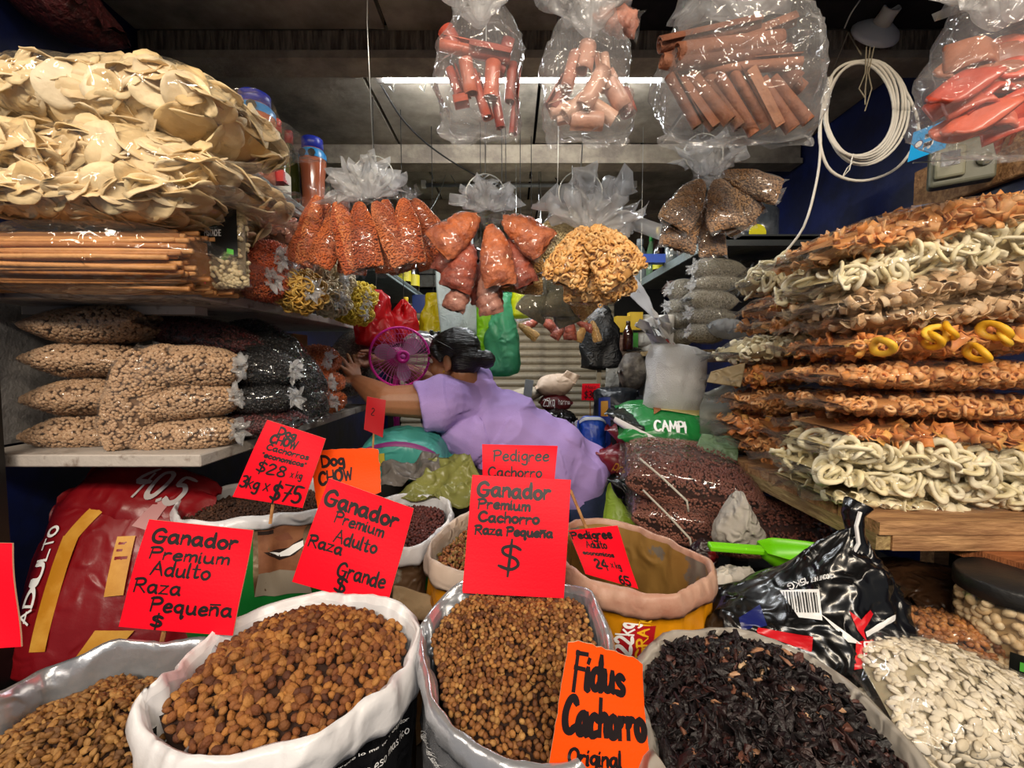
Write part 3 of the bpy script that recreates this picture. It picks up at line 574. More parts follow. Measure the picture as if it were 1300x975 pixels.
# ------------------------------------------------------------------ open sacks with rolled rims
def resamp(rim, n):
    P = [Vector(p) for p in rim]; m = len(P); out = []
    for i in range(m):
        p0, p1, p2, p3 = P[i - 1], P[i], P[(i + 1) % m], P[(i + 2) % m]
        for j in range(8):
            t = j / 8; out.append(.5 * (2 * p1 + (p2 - p0) * t + (2 * p0 - 5 * p1 + 4 * p2 - p3) * t * t + (-p0 + 3 * p1 - 3 * p2 + p3) * t ** 3))
    out.append(out[0]); d = [0]
    for a, b in zip(out, out[1:]): d.append(d[-1] + (b - a).length)
    res = []; j = 0
    for i in range(n):
        s = d[-1] * i / n
        while d[j + 1] < s: j += 1
        res.append(out[j].lerp(out[j + 1], (s - d[j]) / (d[j + 1] - d[j] + 1e-9)))
    return res
class Sack:
    def __init__(s, name, label, rim, zb, m_in, m_cuff, m_out, cuff=.05, fill=.05, crump=.006, seed=0, bulge=1.06, base=.8, cat_='sack', n=110, lip=.012, group=None, deep=.1):
        R_ = resamp(rim, n); s.R = R_; s.cen = sum(R_, Vector()) / n; s.fill = fill; loc = Vector((s.cen.x, s.cen.y, zb)); s.loc = loc
        s.t = thing(name, label, cat_, loc, group=group); s.zb = zb; s.cuff = cuff; s.n = n
        zr = s.cen.z
        rows = [(-.012, -fill - deep, 0), (-.008, -fill * .6, 0), (-.005, -.012, 0), (-.002, -.002, 1), (.002, .001, 1)]
        if cuff: rows += [(lip * .6, -.006, 1), (lip, -cuff * .45, 1), (lip * .9, -cuff * .8, 1), (lip * .7, -cuff, 1), (.001, -cuff + .001, 1)]
        else: rows += [(.005, -.02, 2)]
        top = -(cuff or .02)
        V = []
        ext = [.04, .12, .25, .42, .6, .8, 1.0]
        nr = len(rows) + len(ext); 
        for r_, (off, dz, _) in enumerate(rows):
            for i, p in enumerate(R_):
                d = Vector((p.x - s.cen.x, p.y - s.cen.y, 0)).normalized(); V.append(p + d * off + Vector((0, 0, dz)))
        for e in ext:
            k = 1 + (bulge - 1) * math.sin(math.pi * min(1, e * 1.1)) - (1 - base) * e ** 3
            for i, p in enumerate(R_):
                z0 = p.z + top; z = z0 + (zb - z0) * e; V.append(Vector((s.cen.x + (p.x - s.cen.x) * k, s.cen.y + (p.y - s.cen.y) * k, z)))
        A = np.array([tuple(v) for v in V]); rad = A - np.array([s.cen.x, s.cen.y, 0]); rad[:, 2] = 0; rad /= np.linalg.norm(rad, axis=1)[:, None] + 1e-9
        am = np.repeat(np.array([.6, 1, .9, .8, .8] + ([.8, .7, .9, 1, .8] if cuff else [.9]) + [1.0, 1.3, 1.6, 1.6, 1.4, 1, .5]), n)
        q = crump * (ridge(A * [1, 1, .6], 7, seed) + .55 * ridge(A, 17, seed + 3)) * am
        A += rad * q[:, None]; A[:len(rows) * n, 2] += crump * .7 * sn(A[:len(rows) * n] * [1, 1, .05], 8, seed + 5)
        A -= np.array(tuple(loc)); s.A = A; s.nr = nr; s.ext0 = len(rows) - 1
        F = []; mi = []
        for r_ in range(nr - 1):
            for i in range(n):
                F.append((r_ * n + i, r_ * n + (i + 1) % n, (r_ + 1) * n + (i + 1) % n, (r_ + 1) * n + i))
                mi.append(0 if r_ < 2 else (1 if (cuff and r_ < len(rows) - 1) else (0 if r_ < 3 else 2)))
        F.append(tuple((nr - 1) * n + i for i in range(n - 1, -1, -1))); mi.append(2)
        o = link('sack_body', mesh('sack_body', A, F, [m_in, m_cuff, m_out], True, mi), s.t); s.body = o
    def fn(s, rows=None):
        """outer wall: u = fraction of the way round the rim, v = 0 at the base, 1 under the cuff"""
        G = s.A.reshape(s.nr, s.n, 3)[s.ext0:]; m = G.shape[0] - 1
        def P(u, v):
            a = (u % 1) * s.n; i = int(a) % s.n; f = a - int(a); b = (1 - v) * m; b = min(max(b, 0), m - 1e-6); j = int(b); g = b - j
            # v is remapped on the true height fractions
            return Vector((G[j, i] * (1 - f) + G[j, (i + 1) % s.n] * f) * (1 - g) + (G[j + 1, i] * (1 - f) + G[j + 1, (i + 1) % s.n] * f) * g)
        def f_(u, v):
            p = P(u, v); d = Vector((p.x, p.y, 0)).normalized(); return p, d
        return f_
    def near_u(s, px, py):
        """fraction of the rim nearest to a point of the rim seen at px, py"""
        best = min(range(s.n), key=lambda i: (onz(px, py, s.R[i].z) - s.R[i]).length); return best / s.n
class Heap:
    """mound of loose goods inside a sack; its own top-level thing"""
    def __init__(s, sack, name, label, cat_, core, dome=.03, off=0, peak=(0, 0), inset=.015):
        s.k = sack; s.dome = dome; s.c = sack.cen + Vector((peak[0], peak[1], 0)); s.ins = inset; s.off = off
        s.loc = Vector((sack.cen.x, sack.cen.y, sack.cen.z - sack.fill - .06)); s.t = thing(name, label, cat_, s.loc)
        n = 48; V = []; F = []
        for j in range(9):
            for i in range(n): V.append(s.P(j / 8, i / n) - s.loc - Vector((0, 0, .006)))
        for i in range(n): q = s.P(1, i / n); V.append(Vector((s.c.x + (q.x - s.c.x) * .93, s.c.y + (q.y - s.c.y) * .93, s.loc.z)) - s.loc)
        F = [(j * n + i, (j + 1) * n + i, (j + 1) * n + (i + 1) % n, j * n + (i + 1) % n) for j in range(9) for i in range(n)]
        s.core = link('mound', mesh('mound', V, F, core), s.t)
    def P(s, r, u):
        a = (u % 1) * s.k.n; i = int(a) % s.k.n; p = s.k.R[i].lerp(s.k.R[(i + 1) % s.k.n], a - int(a)); L = (p - s.c); f = 1 - s.ins / max(L.length, .01)
        q = s.c + L * (r * f); z0 = (p.z - s.k.fill) * r + (s.k.cen.z - s.k.fill) * (1 - r); q.z = z0 + s.dome * (1 - r ** 1.8) + s.off; return q
    def pts(s, d, seed=0, amp=.004):
        rs = np.random.RandomState(seed); A = sum(((s.k.R[i] - s.c).cross(s.k.R[(i + 1) % s.k.n] - s.c)).length / 2 for i in range(s.k.n)); n = int(A / d ** 2 * 5)
        P = np.array([tuple(s.P(math.sqrt(a), b) - s.loc) for a, b in rs.uniform(0, 1, (n, 2))]); P[:, 2] += rs.uniform(-amp, amp, n) + amp * .6 * sn(P, 6, seed)
        e = np.tile([0, 0, 1.0], (n, 1)); return P, e
    def vis(s, P): # drop pieces in front that only touch each other: thin them by a grid so that they do not stack
        return P
silver = pm('silver_liner', '#bcbec4', .24, metal=.7, bump=.1, bs=60, crum=.25, cs=10); silverd = pm('silver_inside', '#8d9096', .3, metal=.6, crum=.3, cs=12)
whitep = pm('white_sack_plastic', '#dad9dc', .3, crum=.55, cs=9, bump=.08, bs=120); whitein = pm('white_sack_inside', '#c9c9cd', .35, crum=.3, cs=9)
blackp = pm('black_print_plastic', '#0c0c10', .25, crum=.3, cs=10)
# -- kibble sack, front centre-left: white cuff, black print
def rimz(pts, z): return [onz(x, y, z + dz) for x, y, dz in pts]
K1 = Sack('open_sack', 'white rimmed open sack of large brown kibble, front centre left, with black print below', rimz([(180, 888, .01), (205, 868, .02), (222, 850, 0), (262, 812, -.005), (320, 778, 0), (370, 762, .005), (430, 752, .01), (490, 762, .02), (516, 772, .005), (525, 800, .0), (516, 835, -.005), (500, 856, 0), (462, 892, 0), (405, 926, 0), (330, 946, .0), (262, 954, .005), (225, 950, 0), (196, 925, .0)], .985), .52, whitein, whitep, blackp, cuff=.055, fill=.022, crump=.0065, seed=1, bulge=1.0, base=.85)
kt = ['#4a2410', '#6b3a1a', '#8a5426', '#a56c30', '#7a4520', '#b07a3c', '#5f3216']
kib = pm('kibble', '#8a5426', .75, bump=.35, bs=350, tones=kt, vs=6)
H1 = Heap(K1, 'kibble_mound', 'mound of large brown square and round kibble in the white rimmed sack', 'dog food', pm('kibble_core', '#2c160a', .9), dome=.045, peak=(0, .02))
KT = [tmpl_ell(.0068, .0062, .0046, 8, 5, .38, .05, 1), tmpl_ell(.006, .0064, .004, 8, 5, .42, .06, 2), tmpl_ell(.0062, .0057, .0045, 9, 5, 1, .08, 3)]
def fill_heap(H, T, d, mat, seed, nm, nparts=300, amp=.004, flat=.25, name='kibble', core=True, smin=.85, smax=1.2):
    P, e = H.pts(d, seed, amp); rs = np.random.RandomState(seed + 9)
    # relax: remove pieces closer than .62 d to an earlier one
    cell = {}; keep = []; q = d * .58
    for i, p in enumerate(P):
        k = (int(p[0] // q), int(p[1] // q), int(p[2] // (q * 1.2))); 
        if any(np.sum((P[j] - p) ** 2) < q * q for a in (-1, 0, 1) for b in (-1, 0, 1) for c in (-1, 0, 1) for j in cell.get((k[0] + a, k[1] + b, k[2] + c), ())): continue
        cell.setdefault(k, []).append(i); keep.append(i)
    P = P[keep]; e = e[keep]; Rm = rotm(e, rs, flat)
    if nparts:
        W = P + np.array(tuple(H.loc)); dist = np.linalg.norm(W - np.array([0, 0, CAMZ]), axis=1)
        # pieces beyond the frame do not count as seen
        b = (W[:, 2] - CAMZ); dep = W[:, 1] * math.cos(PITCH) - b * math.sin(PITCH); vy = 487.5 - FPX * (W[:, 1] * math.sin(PITCH) + b * math.cos(PITCH)) / dep; vx = 650 + FPX * W[:, 0] / dep
        ok = (vy < 975) & (vx > 0) & (vx < 1300); order = np.argsort(np.where(ok, dist, 99)); a = order[:nparts]; rest = order[nparts:]
        ms = [tm_mesh(name, t, mat) for t in T]; pieces_as_parts(name, ms, P[a], Rm[a], H.t, rs, smin, smax)
    else: rest = np.arange(len(P))
    link(name + '_fill', merged(name + '_fill', T, P[rest], Rm[rest], mat, seed, smin, smax), H.t, kind='stuff')
fill_heap(H1, KT, .0118, kib, 1, 'k')
# -- small kibble sack, front centre, silver liner
K2 = Sack('open_sack', 'silver lined open sack of small round kibble, front centre', rimz([(538, 800, .0), (543, 785, .015), (560, 764, .015), (592, 740, .03), (650, 742, .0), (720, 742, .01), (747, 752, .02), (762, 785, .01), (770, 822, 0), (768, 870, 0), (752, 925, 0), (725, 958, 0), (690, 966, -.005), (640, 957, 0), (598, 936, 0), (566, 905, 0), (548, 870, 0)], .985), .52, silverd, silver, silver, cuff=.03, fill=.02, crump=.004, seed=4, bulge=1.0, base=.85)
H2 = Heap(K2, 'kibble_mound', 'mound of small round brown kibble in the silver lined sack, front centre', 'dog food', pm('kibble_core', '#2c160a', .9), dome=.03, peak=(0, .01))
KS = [tmpl_ell(.0045, .0043, .0032, 7, 4, 1, .08, 5), tmpl_ell(.0048, .004, .003, 7, 4, .9, .1, 6), tmpl_ell(.0042, .0042, .003, 8, 4, 1, .05, 7)]
kib2 = pm('kibble_small', '#8a5426', .7, bump=.3, bs=400, tones=['#4b2712', '#6d3f1b', '#8c5a2a', '#a8743a', '#7b4a22', '#b98a4c', '#5d3417', '#946030'], vs=6)
fill_heap(H2, KS, .0088, kib2, 2, 'k')
# -- silver sack, front left corner: flat kibble
K3 = Sack('open_sack', 'silver lined open sack of flat kibble in the front left corner', rimz([(-160, 960, 0), (-60, 915, 0), (0, 880, .01), (52, 850, .0), (105, 832, .01), (150, 812, .02), (205, 818, .01), (262, 815, .0), (285, 850, 0), (262, 905, 0), (225, 960, 0), (180, 1010, 0), (60, 1080, 0), (-90, 1060, 0)], .965), .52, silver, silver, silver, cuff=.03, fill=.05, crump=.006, seed=7, bulge=1.0, base=.85, lip=.006)
H3 = Heap(K3, 'kibble_mound', 'mound of flat oval kibble in the silver sack, front left corner', 'dog food', pm('kibble_core', '#2c160a', .9), dome=.05)
KF = [tmpl_ell(.0062, .0042, .0022, 8, 4, 1, .06, 8), tmpl_ell(.0056, .0046, .0024, 8, 4, 1, .1, 9)]
kib3 = pm('kibble_flat', '#8a5a2a', .7, bump=.3, bs=400, tones=['#5a3a1c', '#7d5426', '#9a6c33', '#6b431c', '#a87c42', '#54331a'], vs=6)
fill_heap(H3, KF, .0090, kib3, 3, 'k', flat=.45)
# -- dried hibiscus sack, front right
clearp = pm('milky_sack', '#c9c2b8', .25, crum=.5, cs=16, trans=.25)
K4 = Sack('open_sack', 'milky plastic sack of dark dried hibiscus flowers, front right', rimz([(815, 850, .0), (838, 815, .02), (872, 802, .02), (930, 800, .01), (985, 815, .01), (1040, 842, .01), (1090, 880, .01), (1130, 925, .01), (1170, 975, .01), (1190, 1040, 0), (1080, 1130, 0), (930, 1110, 0), (860, 1010, 0), (828, 935, 0), (815, 890, 0)], .985), .52, clearp, clearp, clearp, cuff=.04, fill=.022, crump=.0035, seed=9, bulge=1.0, base=.9, lip=.02)
H4 = Heap(K4, 'hibiscus_mound', 'mound of dark purple dried hibiscus flowers with pale bits', 'dried flowers', pm('hibiscus_core', '#0a0406', .9), dome=.05, off=.0)
def petal(seed):
    r = random.Random(seed); w_, tw, cu = r.uniform(.35, .7), r.uniform(-2, 2), r.uniform(.3, .9)
    def f(u, v):
        a = tw * u; y = v * .0045 * w_ * (1.15 - abs(u)) * 1.6; x = .010 * u; z = cu * .0045 * (1 - u * u) + .0028 * math.sin(3 * v + seed)
        return (x, y * math.cos(a) - z * math.sin(a), y * math.sin(a) + z * math.cos(a))
    return tmpl_sheet(5, 4, f, .0006)
hib = pm('hibiscus', '#160a0e', .5, bump=.3, bs=300, tones=['#0b0507', '#1a0b10', '#0f0608', '#24100f', '#14090c', '#0c0608', '#1d0c12', '#100709', '#54302a'], vs=8)
P, e = H4.pts(.0078, 4, .012); rs = np.random.RandomState(4)
link('dried_petals', merged('dried_petals', [petal(i) for i in range(7)], P, rotm(e, rs, .35), hib, 4, .95, 2.0), H4.t, kind='stuff')
hp = pm('hibiscus_pale', '#8a5a44', .6, tones=['#3d201a', '#6b3f30', '#a87c5c', '#c9a985'], vs=8); P = P[rs.permutation(len(P))[:150]] + [0, 0, .010]
link('pale_petals', merged('pale_petals', [petal(i) for i in range(20, 25)], P, rotm(np.tile([0, 0, 1.], (len(P), 1)), rs, .5), hp, 5, .4, 1.1), H4.t, kind='stuff')
# -- big yellow sack with rosy rolled rim, right of centre
pk = pm('rosy_back_print', '#b5907c', .5, crum=.35, cs=9, col2='#a2705c', vs=8, bump=.1); yl = pm('yellow_print', '#d08a08', .38, crum=.35, cs=9, col2='#b87404', vs=5); yin = pm('dull_yellow_inside', '#8d6a34', .5, crum=.3, cs=9, col2='#6f665c', vs=4, lo=.5, hi=.52)
K5 = Sack('open_sack', 'large yellow dog food sack with a rosy rolled down rim, empty inside', rimz([(718, 690, 0), (722, 668, .01), (740, 659, .01), (790, 664, 0), (840, 682, 0), (880, 702, .0), (898, 712, .0), (894, 732, 0), (868, 747, .0), (830, 752, 0), (785, 744, 0), (745, 732, 0), (722, 712, 0)], 1.0), .52, yin, pk, yl, cuff=.042, fill=.12, crump=.006, seed=11, bulge=1.05, base=.85, deep=.2)
f5 = K5.fn(); u5 = K5.near_u(835, 776)
def on_sack(K, px, py):
    """u, v of the outer wall point seen at px, py (searched)"""
    f = K.fn(); best = None; g = ray(px, py)
    for i in range(0, K.n):
        for j in range(0, 41):
            u, v = i / K.n, j / 40; p, n_ = f(u, v); w_ = p + K.loc; d = w_ - Vector((0, 0, CAMZ)); 
            if n_.dot(d) > 0: continue
            r_ = (d.cross(g)).length / g.length / d.length
            if best is None or r_ < best[0]: best = (r_, u, v)
    return best[1:]
red = pm('print_red', '#a8121c', .4); yp = pm('print_yellow', '#e8b020', .4); green = pm('print_green', '#12702c', .4); bk = pm('print_black', '#101010', .4)
def sack_text(K, text, a, b, hgt_px, th, mat, name='printed_text'):
    """text running from pixel a to pixel b along the outer wall"""
    A = on_sack(K, *a); B = on_sack(K, *b); cnr = on_sack(K, a[0] + (b[1] - a[1]) / math.dist(a, b) * hgt_px, a[1] - (b[0] - a[0]) / math.dist(a, b) * hgt_px)
    st, wd = strokes_of(text, 0, 0, 1.0, .9); base = K.fn()
    def fn(u, v):
        return base(A[0] + (B[0] - A[0]) * u + (cnr[0] - A[0]) * v, A[1] + (B[1] - A[1]) * u + (cnr[1] - A[1]) * v)
    st = [[(x / wd, y) for x, y in s] for s in st]
    return ink(name, st, fn, th, mat, K.t, 1 / (wd), .0035, kind='stuff')
def sack_patch(K, px4, mat, lift=.0025, name='printed_panel', n=12):
    q = [on_sack(K, *p) for p in px4]; return patch(name, q, K.fn(), mat, K.t, lift, n)
sack_patch(K5, [(795, 790), (830, 792), (822, 845), (782, 838)], red)
sack_text(K5, '22kg', (800, 832), (804, 790), 22, .22, wh); sack_text(K5, 'GRATIS', (822, 840), (828, 782), 15, .2, yp)
sack_text(K1, 'Grandes Historias Juntos', (392, 975), (512, 893), 10, .13, wh); sack_text(K1, 'merece lo mejor Y Ganador', (420, 980), (516, 912), 8, .12, wh); sack_text(K1, 'por eso mas rico', (445, 985), (517, 930), 7, .12, wh)
sack_text(K2, 'Calidad del sabor', (538, 930), (556, 975), 6, .12, wh)
# -- cream rimmed yellow sack behind the centre sign
K6 = Sack('open_sack', 'cream rimmed yellow sack of mixed kibble behind the centre sign', rimz([(547, 700, 0), (556, 680, .01), (598, 650, .015), (640, 645, 0), (690, 650, 0), (712, 672, 0), (705, 712, 0), (660, 730, 0), (600, 726, 0), (560, 716, 0)], 1.0), .52, pm('cream_inside', '#b3a190', .5, crum=.3), pm('cream_cuff', '#c4b0a0', .5, crum=.4, cs=10), yl, cuff=.045, fill=.03, crump=.005, seed=13, base=.85)
sack_text(K6, 'COMIDA', (552, 712), (578, 722), 5, .15, pm('faded_grey', '#8d8480', .6), 'faded_text')
H6 = Heap(K6, 'kibble_mound', 'reddish mixed kibble in the cream rimmed yellow sack', 'dog food', pm('kibble_core', '#2c160a', .9), dome=.02)
kib6 = pm('kibble_mixed', '#8a5026', .7, tones=['#6b2f18', '#9a5a30', '#b9814c', '#7a6a30', '#854020'], vs=6); fill_heap(H6, KF, .010, kib6, 6, 'k', 0)
# -- two white cuffed sacks behind
fm = pm('brown_print', '#5b3d28', .5, crum=.3, col2='#8d7a5e', vs=6)
K7 = Sack('open_sack', 'white rimmed open sack printed with a smiling face, behind the front signs', rimz([(222, 645, 0), (236, 632, .01), (270, 622, 0), (310, 612, 0), (360, 606, 0), (405, 610, .01), (412, 632, .0), (400, 645, 0), (345, 652, 0), (290, 660, 0), (242, 660, 0)], 1.0), .52, whitein, whitep, green, cuff=.035, fill=.035, crump=.006, seed=15, base=.85, bulge=1.03)
H7 = Heap(K7, 'kibble_mound', 'dark brown kibble in the sack printed with a face', 'dog food', pm('kibble_core', '#2c160a', .9), dome=.012)
kib7 = pm('kibble_dark', '#3c2216', .75, tones=['#2b170e', '#4a2b1a', '#3a2114', '#5a3520'], vs=6); fill_heap(H7, KF, .010, kib7, 7, 'k', 0)
sack_patch(K7, [(322, 672), (402, 655), (396, 755), (322, 755)], fm, .002)
skinp = pm('print_skin', '#8b5a3c', .5, col2='#6d4028', vs=9); dk = pm('print_dark', '#24130c', .5)
sack_patch(K7, [(324, 672), (392, 658), (380, 722), (332, 728)], skinp, .0035, 'printed_face')
for q in ([(336, 700), (350, 699), (352, 710), (340, 706)], [(350, 699), (366, 695), (370, 706), (352, 710)], [(366, 695), (384, 682), (386, 694), (370, 706)]): sack_patch(K7, q, dk, .0045, 'printed_mouth', 4)
for q in ([(344, 700), (352, 700), (353, 706), (346, 705)], [(352, 700), (366, 697), (368, 703), (353, 706)], [(366, 697), (381, 687), (382, 693), (368, 703)]): sack_patch(K7, q, wh, .0055, 'printed_teeth', 4)
sack_patch(K7, [(328, 674), (346, 672), (344, 677), (329, 679)], dk, .0045, 'printed_eye'); sack_patch(K7, [(350, 680), (366, 676), (372, 684), (352, 688)], pm('print_skin_d', '#774630', .5), .0045, 'printed_nose')
sack_patch(K7, [(330, 730), (385, 722), (396, 755), (326, 758)], pm('print_shirt', '#968a7a', .6), .003, 'printed_shirt')
K8 = Sack('open_sack', 'white rimmed open sack of dark red kibble left of the centre sign', rimz([(470, 645, 0), (490, 632, .01), (530, 628, .0), (566, 634, .01), (568, 655, .0), (552, 674, 0), (525, 692, 0), (490, 690, 0), (466, 670, 0)], 1.0), .52, whitein, whitep, pm('brown_green_print', '#5f4630', .5, crum=.3, col2='#8f8878', vs=5, lo=.48, hi=.52), cuff=.04, fill=.03, crump=.006, seed=18, base=.85)
H8 = Heap(K8, 'kibble_mound', 'dark red round kibble in the sack left of the centre sign', 'dog food', pm('kibble_core_red', '#1c0a08', .9), dome=.01)
kib8 = pm('kibble_red', '#4a1c18', .7, tones=['#3a1412', '#5c2620', '#471a16', '#6b2e24'], vs=6); fill_heap(H8, KS, .010, kib8, 8, 'k', 0)
sack_patch(K8, [(545, 700), (562, 688), (558, 745), (540, 750)], green)
# ------------------------------------------------------------------ price signs on sticks
def sign(label, px4, Y4, lines, mat, stick=None, warp=.004, seed=0, inkth=.021, torn=0, name='price_sign'):
    """px4: TL TR BR BL seen corners, Y4 their depths"""
    Q = [at(p[0], p[1], y) for p, y in zip(px4, Y4)]; o = (Q[0] + Q[1] + Q[2] + Q[3]) / 4; Q = [q - o for q in Q]
    nn = (Q[1] - Q[0]).cross(Q[0] - Q[3]).normalized(); nn = nn if nn.y < 0 else -nn
    t = thing(name, label, 'sign', o); rs = random.Random(seed); ph = [rs.uniform(0, 6) for _ in range(4)]
    def fn(u, v):
        p = Q[3] * (1 - u) * (1 - v) + Q[2] * u * (1 - v) + Q[1] * u * v + Q[0] * (1 - u) * v
        return p + nn * warp * (math.sin(2.2 * u + ph[0]) + .5 * math.sin(5 * v + ph[1] + 2 * u)), nn
    nu = 16; V = []; F = []; edge = lambda k: torn * (rs.random() - .5)
    G = [[None] * (nu + 1) for _ in range(nu + 1)]
    for i in range(nu + 1):
        for j in range(nu + 1):
            u, v = i / nu, j / nu
            if i in (0, nu): u += edge(j)
            if j in (0, nu): v += edge(i) * 1.0
            if torn and j == nu: v -= torn * 2 * max(0, abs(i / nu - .5) * 2 - .75) * 4
            G[i][j] = (u, v)
    for sgn in (.0011, -.0011):
        for i in range(nu + 1):
            for j in range(nu + 1): p, n_ = fn(*G[i][j]); V.append(p + n_ * sgn)
    m = (nu + 1) ** 2; w_ = nu + 1; mi = []
    for i in range(nu):
        for j in range(nu): a = i * w_ + j; F.append((a, a + w_, a + w_ + 1, a + 1)); mi.append(0); F.append((m + a, m + a + 1, m + a + w_ + 1, m + a + w_)); mi.append(1)
    for i in range(nu):
        for a, b in (((i) * w_, (i + 1) * w_), ((i + 1) * w_ + nu, i * w_ + nu), (nu * w_ + i, nu * w_ + i + 1), (i + 1, i)): F.append((a, b, m + b, m + a)); mi.append(1)
    link('card', mesh('card', V, F, [mat, M_['card']], False, mi), t)
    H = ((Q[0] - Q[3]).length + (Q[1] - Q[2]).length) / 2; W_ = ((Q[1] - Q[0]).length + (Q[2] - Q[3]).length) / 2; asp = H / W_
    for k, ln in enumerate(lines):
        tx, u0, u1, v0, hh, th = ln; st, wd = strokes_of(tx, 0, 0, 1.0, 1.0, .0, rs)
        st = [[(u0 + (u1 - u0) * x / wd, v0 + hh * y) for x, y in s] for s in st]
        ink('lettering', st, fn, inkth * th, M_['ink'], t, asp, .0014 + .0001 * k, kind='stuff')
    if stick:
        a = at(stick[0][0], stick[0][1], stick[0][2]) - o; b_ = at(stick[1][0], stick[1][1], stick[1][2]) - o; a = a - nn * (max(0, .006 + warp - (-(a.dot(nn)))) if a.dot(nn) > -.012 else 0)
        bb = MB(); bb.tube([a, b_], stick[3] if len(stick) > 3 else .0035, 6); bb.link('stick', M_['stick'], t)
    return t
sign('red price sign reading Ganador Premium Adulto Raza Pequeña, front left', [(191, 659), (322, 673), (297, 806), (152, 795)], [.70, .70, .66, .66], [('Ganador', .09, .90, .80, .125, 1.7), ('Premium', .12, .86, .645, .10, 1.2), ('Adulto', .17, .72, .50, .12, 1.2), ('Raza', .06, .50, .33, .12, 1.2), ('Pequeña', .25, .98, .17, .12, 1.3), ('$', .28, .40, .035, .1, 1.4)], M_['red'], ((213, 770, .672), (192, 872, .655)), seed=1)
sign('red price sign reading Ganador Premium Adulto Raza Grande, beside the face print', [(417, 607), (526, 645), (492, 770), (370, 739)], [.80, .79, .75, .76], [('Ganador', .04, .90, .76, .14, 1.8), ('Premium', .22, .78, .63, .10, 1.1), ('Adulto', .28, .76, .46, .11, 1.2), ('Raza', .04, .42, .36, .10, 1.2), ('Grande', .42, .94, .17, .13, 1.2), ('$', .44, .58, .03, .14, 1.3)], M_['red'], ((427, 735, .765), (421, 780, .755)), seed=2)
sign('large red sign reading Ganador Premium Cachorro Raza Pequeña at the centre', [(600, 603), (725, 609), (716, 760), (587, 752)], [.80, .80, .74, .74], [('Ganador', .07, .82, .82, .12, 1.6), ('Premium', .09, .62, .71, .08, 1.1), ('Cachorro', .10, .72, .60, .08, 1.2), ('Raza Pequeña', .08, .86, .49, .07, 1.15), ('$', .33, .60, .20, .22, 1.3)], M_['red'], ((647, 700, .755), (643, 790, .735), 0, .004), seed=3)
sign('orange torn sign reading Dog Chow Adulto behind the front red signs', [(395, 572), (480, 568), (484, 625), (405, 650)], [1.02, 1.02, 1.0, 1.0], [('Dog', .15, .50, .72, .18, 1.9), ('CHOW', .08, .60, .42, .2, 1.9), ('Adulto', .15, .6, .15, .18, 1.0)], M_['orange'], ((470, 600, 1.02), (462, 660, 1.0)), seed=4, torn=.02, inkth=.028)
sign('shiny red sign reading Dog Chow Cachorros with prices 28 and 75', [(339, 533), (413, 557), (384, 645), (294, 631)], [.98, .98, .95, .95], [('Dog', .25, .55, .87, .09, 1.5), ('CHOW', .18, .62, .75, .1, 1.7), ('Cachorros', .18, .86, .65, .07, 1.0), ('"economicos"', .16, .86, .55, .06, 1.0), ('$28', .16, .62, .36, .13, 1.2), ('x kg', .68, .86, .38, .09, .9), ('3kg x', .03, .46, .14, .14, 1.3), ('$75', .50, .97, .05, .22, 1.7)], M_['red'], ((345, 640, .955), (343, 665, .95)), seed=5)
sign('red sign reading Pedigree Cachorro behind the large centre sign', [(612, 564), (708, 566), (702, 625), (613, 625)], [1.0, 1.0, .98, .98], [('Pedigree', .16, .92, .66, .22, 1.9), ('Cachorro', .08, .84, .32, .2, 1.9)], M_['red'], ((655, 600, .995), (655, 660, .98)), seed=6)
sign('red sign reading Pedigree Adulto inside the yellow sack', [(721, 673), (784, 667), (811, 748), (742, 728)], [.93, .95, .93, .91], [('Pedigree', .02, .84, .80, .14, 1.6), ('Adulto', .24, .66, .62, .13, 1.1), ('economicos', .12, .74, .47, .07, 1.0), ('24', .28, .55, .22, .17, 1.6), ('x kg', .60, .80, .28, .1, 1.0), ('65', .66, .90, .02, .14, 1.4)], M_['red'], ((748, 676, .94), (724, 622, .98), 0, .0035), seed=7, inkth=.026)
sign('orange torn sign reading Fidus Cachorro Original, front centre', [(722, 808), (815, 838), (828, 1010), (690, 1000)], [.47, .47, .44, .44], [('Fidus', .14, .78, .70, .22, 2.5), ('Cachorro', .08, 1.0, .40, .22, 2.5), ('Original', .18, .72, .20, .10, 1.1)], M_['orange'], ((760, 900, .455), (758, 1000, .45)), seed=8, torn=.015)
sign('red price sign cut off by the left picture edge', [(-60, 688), (13, 690), (22, 823), (-50, 826)], [.60, .60, .57, .57], [('Dog Chow', .1, .7, .7, .12, 1.2)], M_['red'], ((-20, 820, .575), (-18, 870, .57)), seed=9)
sign('small dark red sign on a stick below the outstretched arm', [(466, 503), (490, 508), (486, 556), (462, 545)], [1.42, 1.44, 1.44, 1.42], [('2', .3, .5, .5, .2, 1.2)], pm('red_card_dull', '#b00a18', .5), ((475, 545, 1.43), (472, 592, 1.42)), seed=10)
sign('small red sign far back on the aisle right of the beige bundle', [(739, 487), (762, 487), (761, 509), (738, 508)], [2.75, 2.75, 2.75, 2.75], [('Maiz', .2, .8, .7, .18, 1.2), ('$30', .15, .85, .15, .4, 2)], M_['red'], ((749, 500, 2.756), (752, 640, 2.76)), seed=11, inkth=.03)
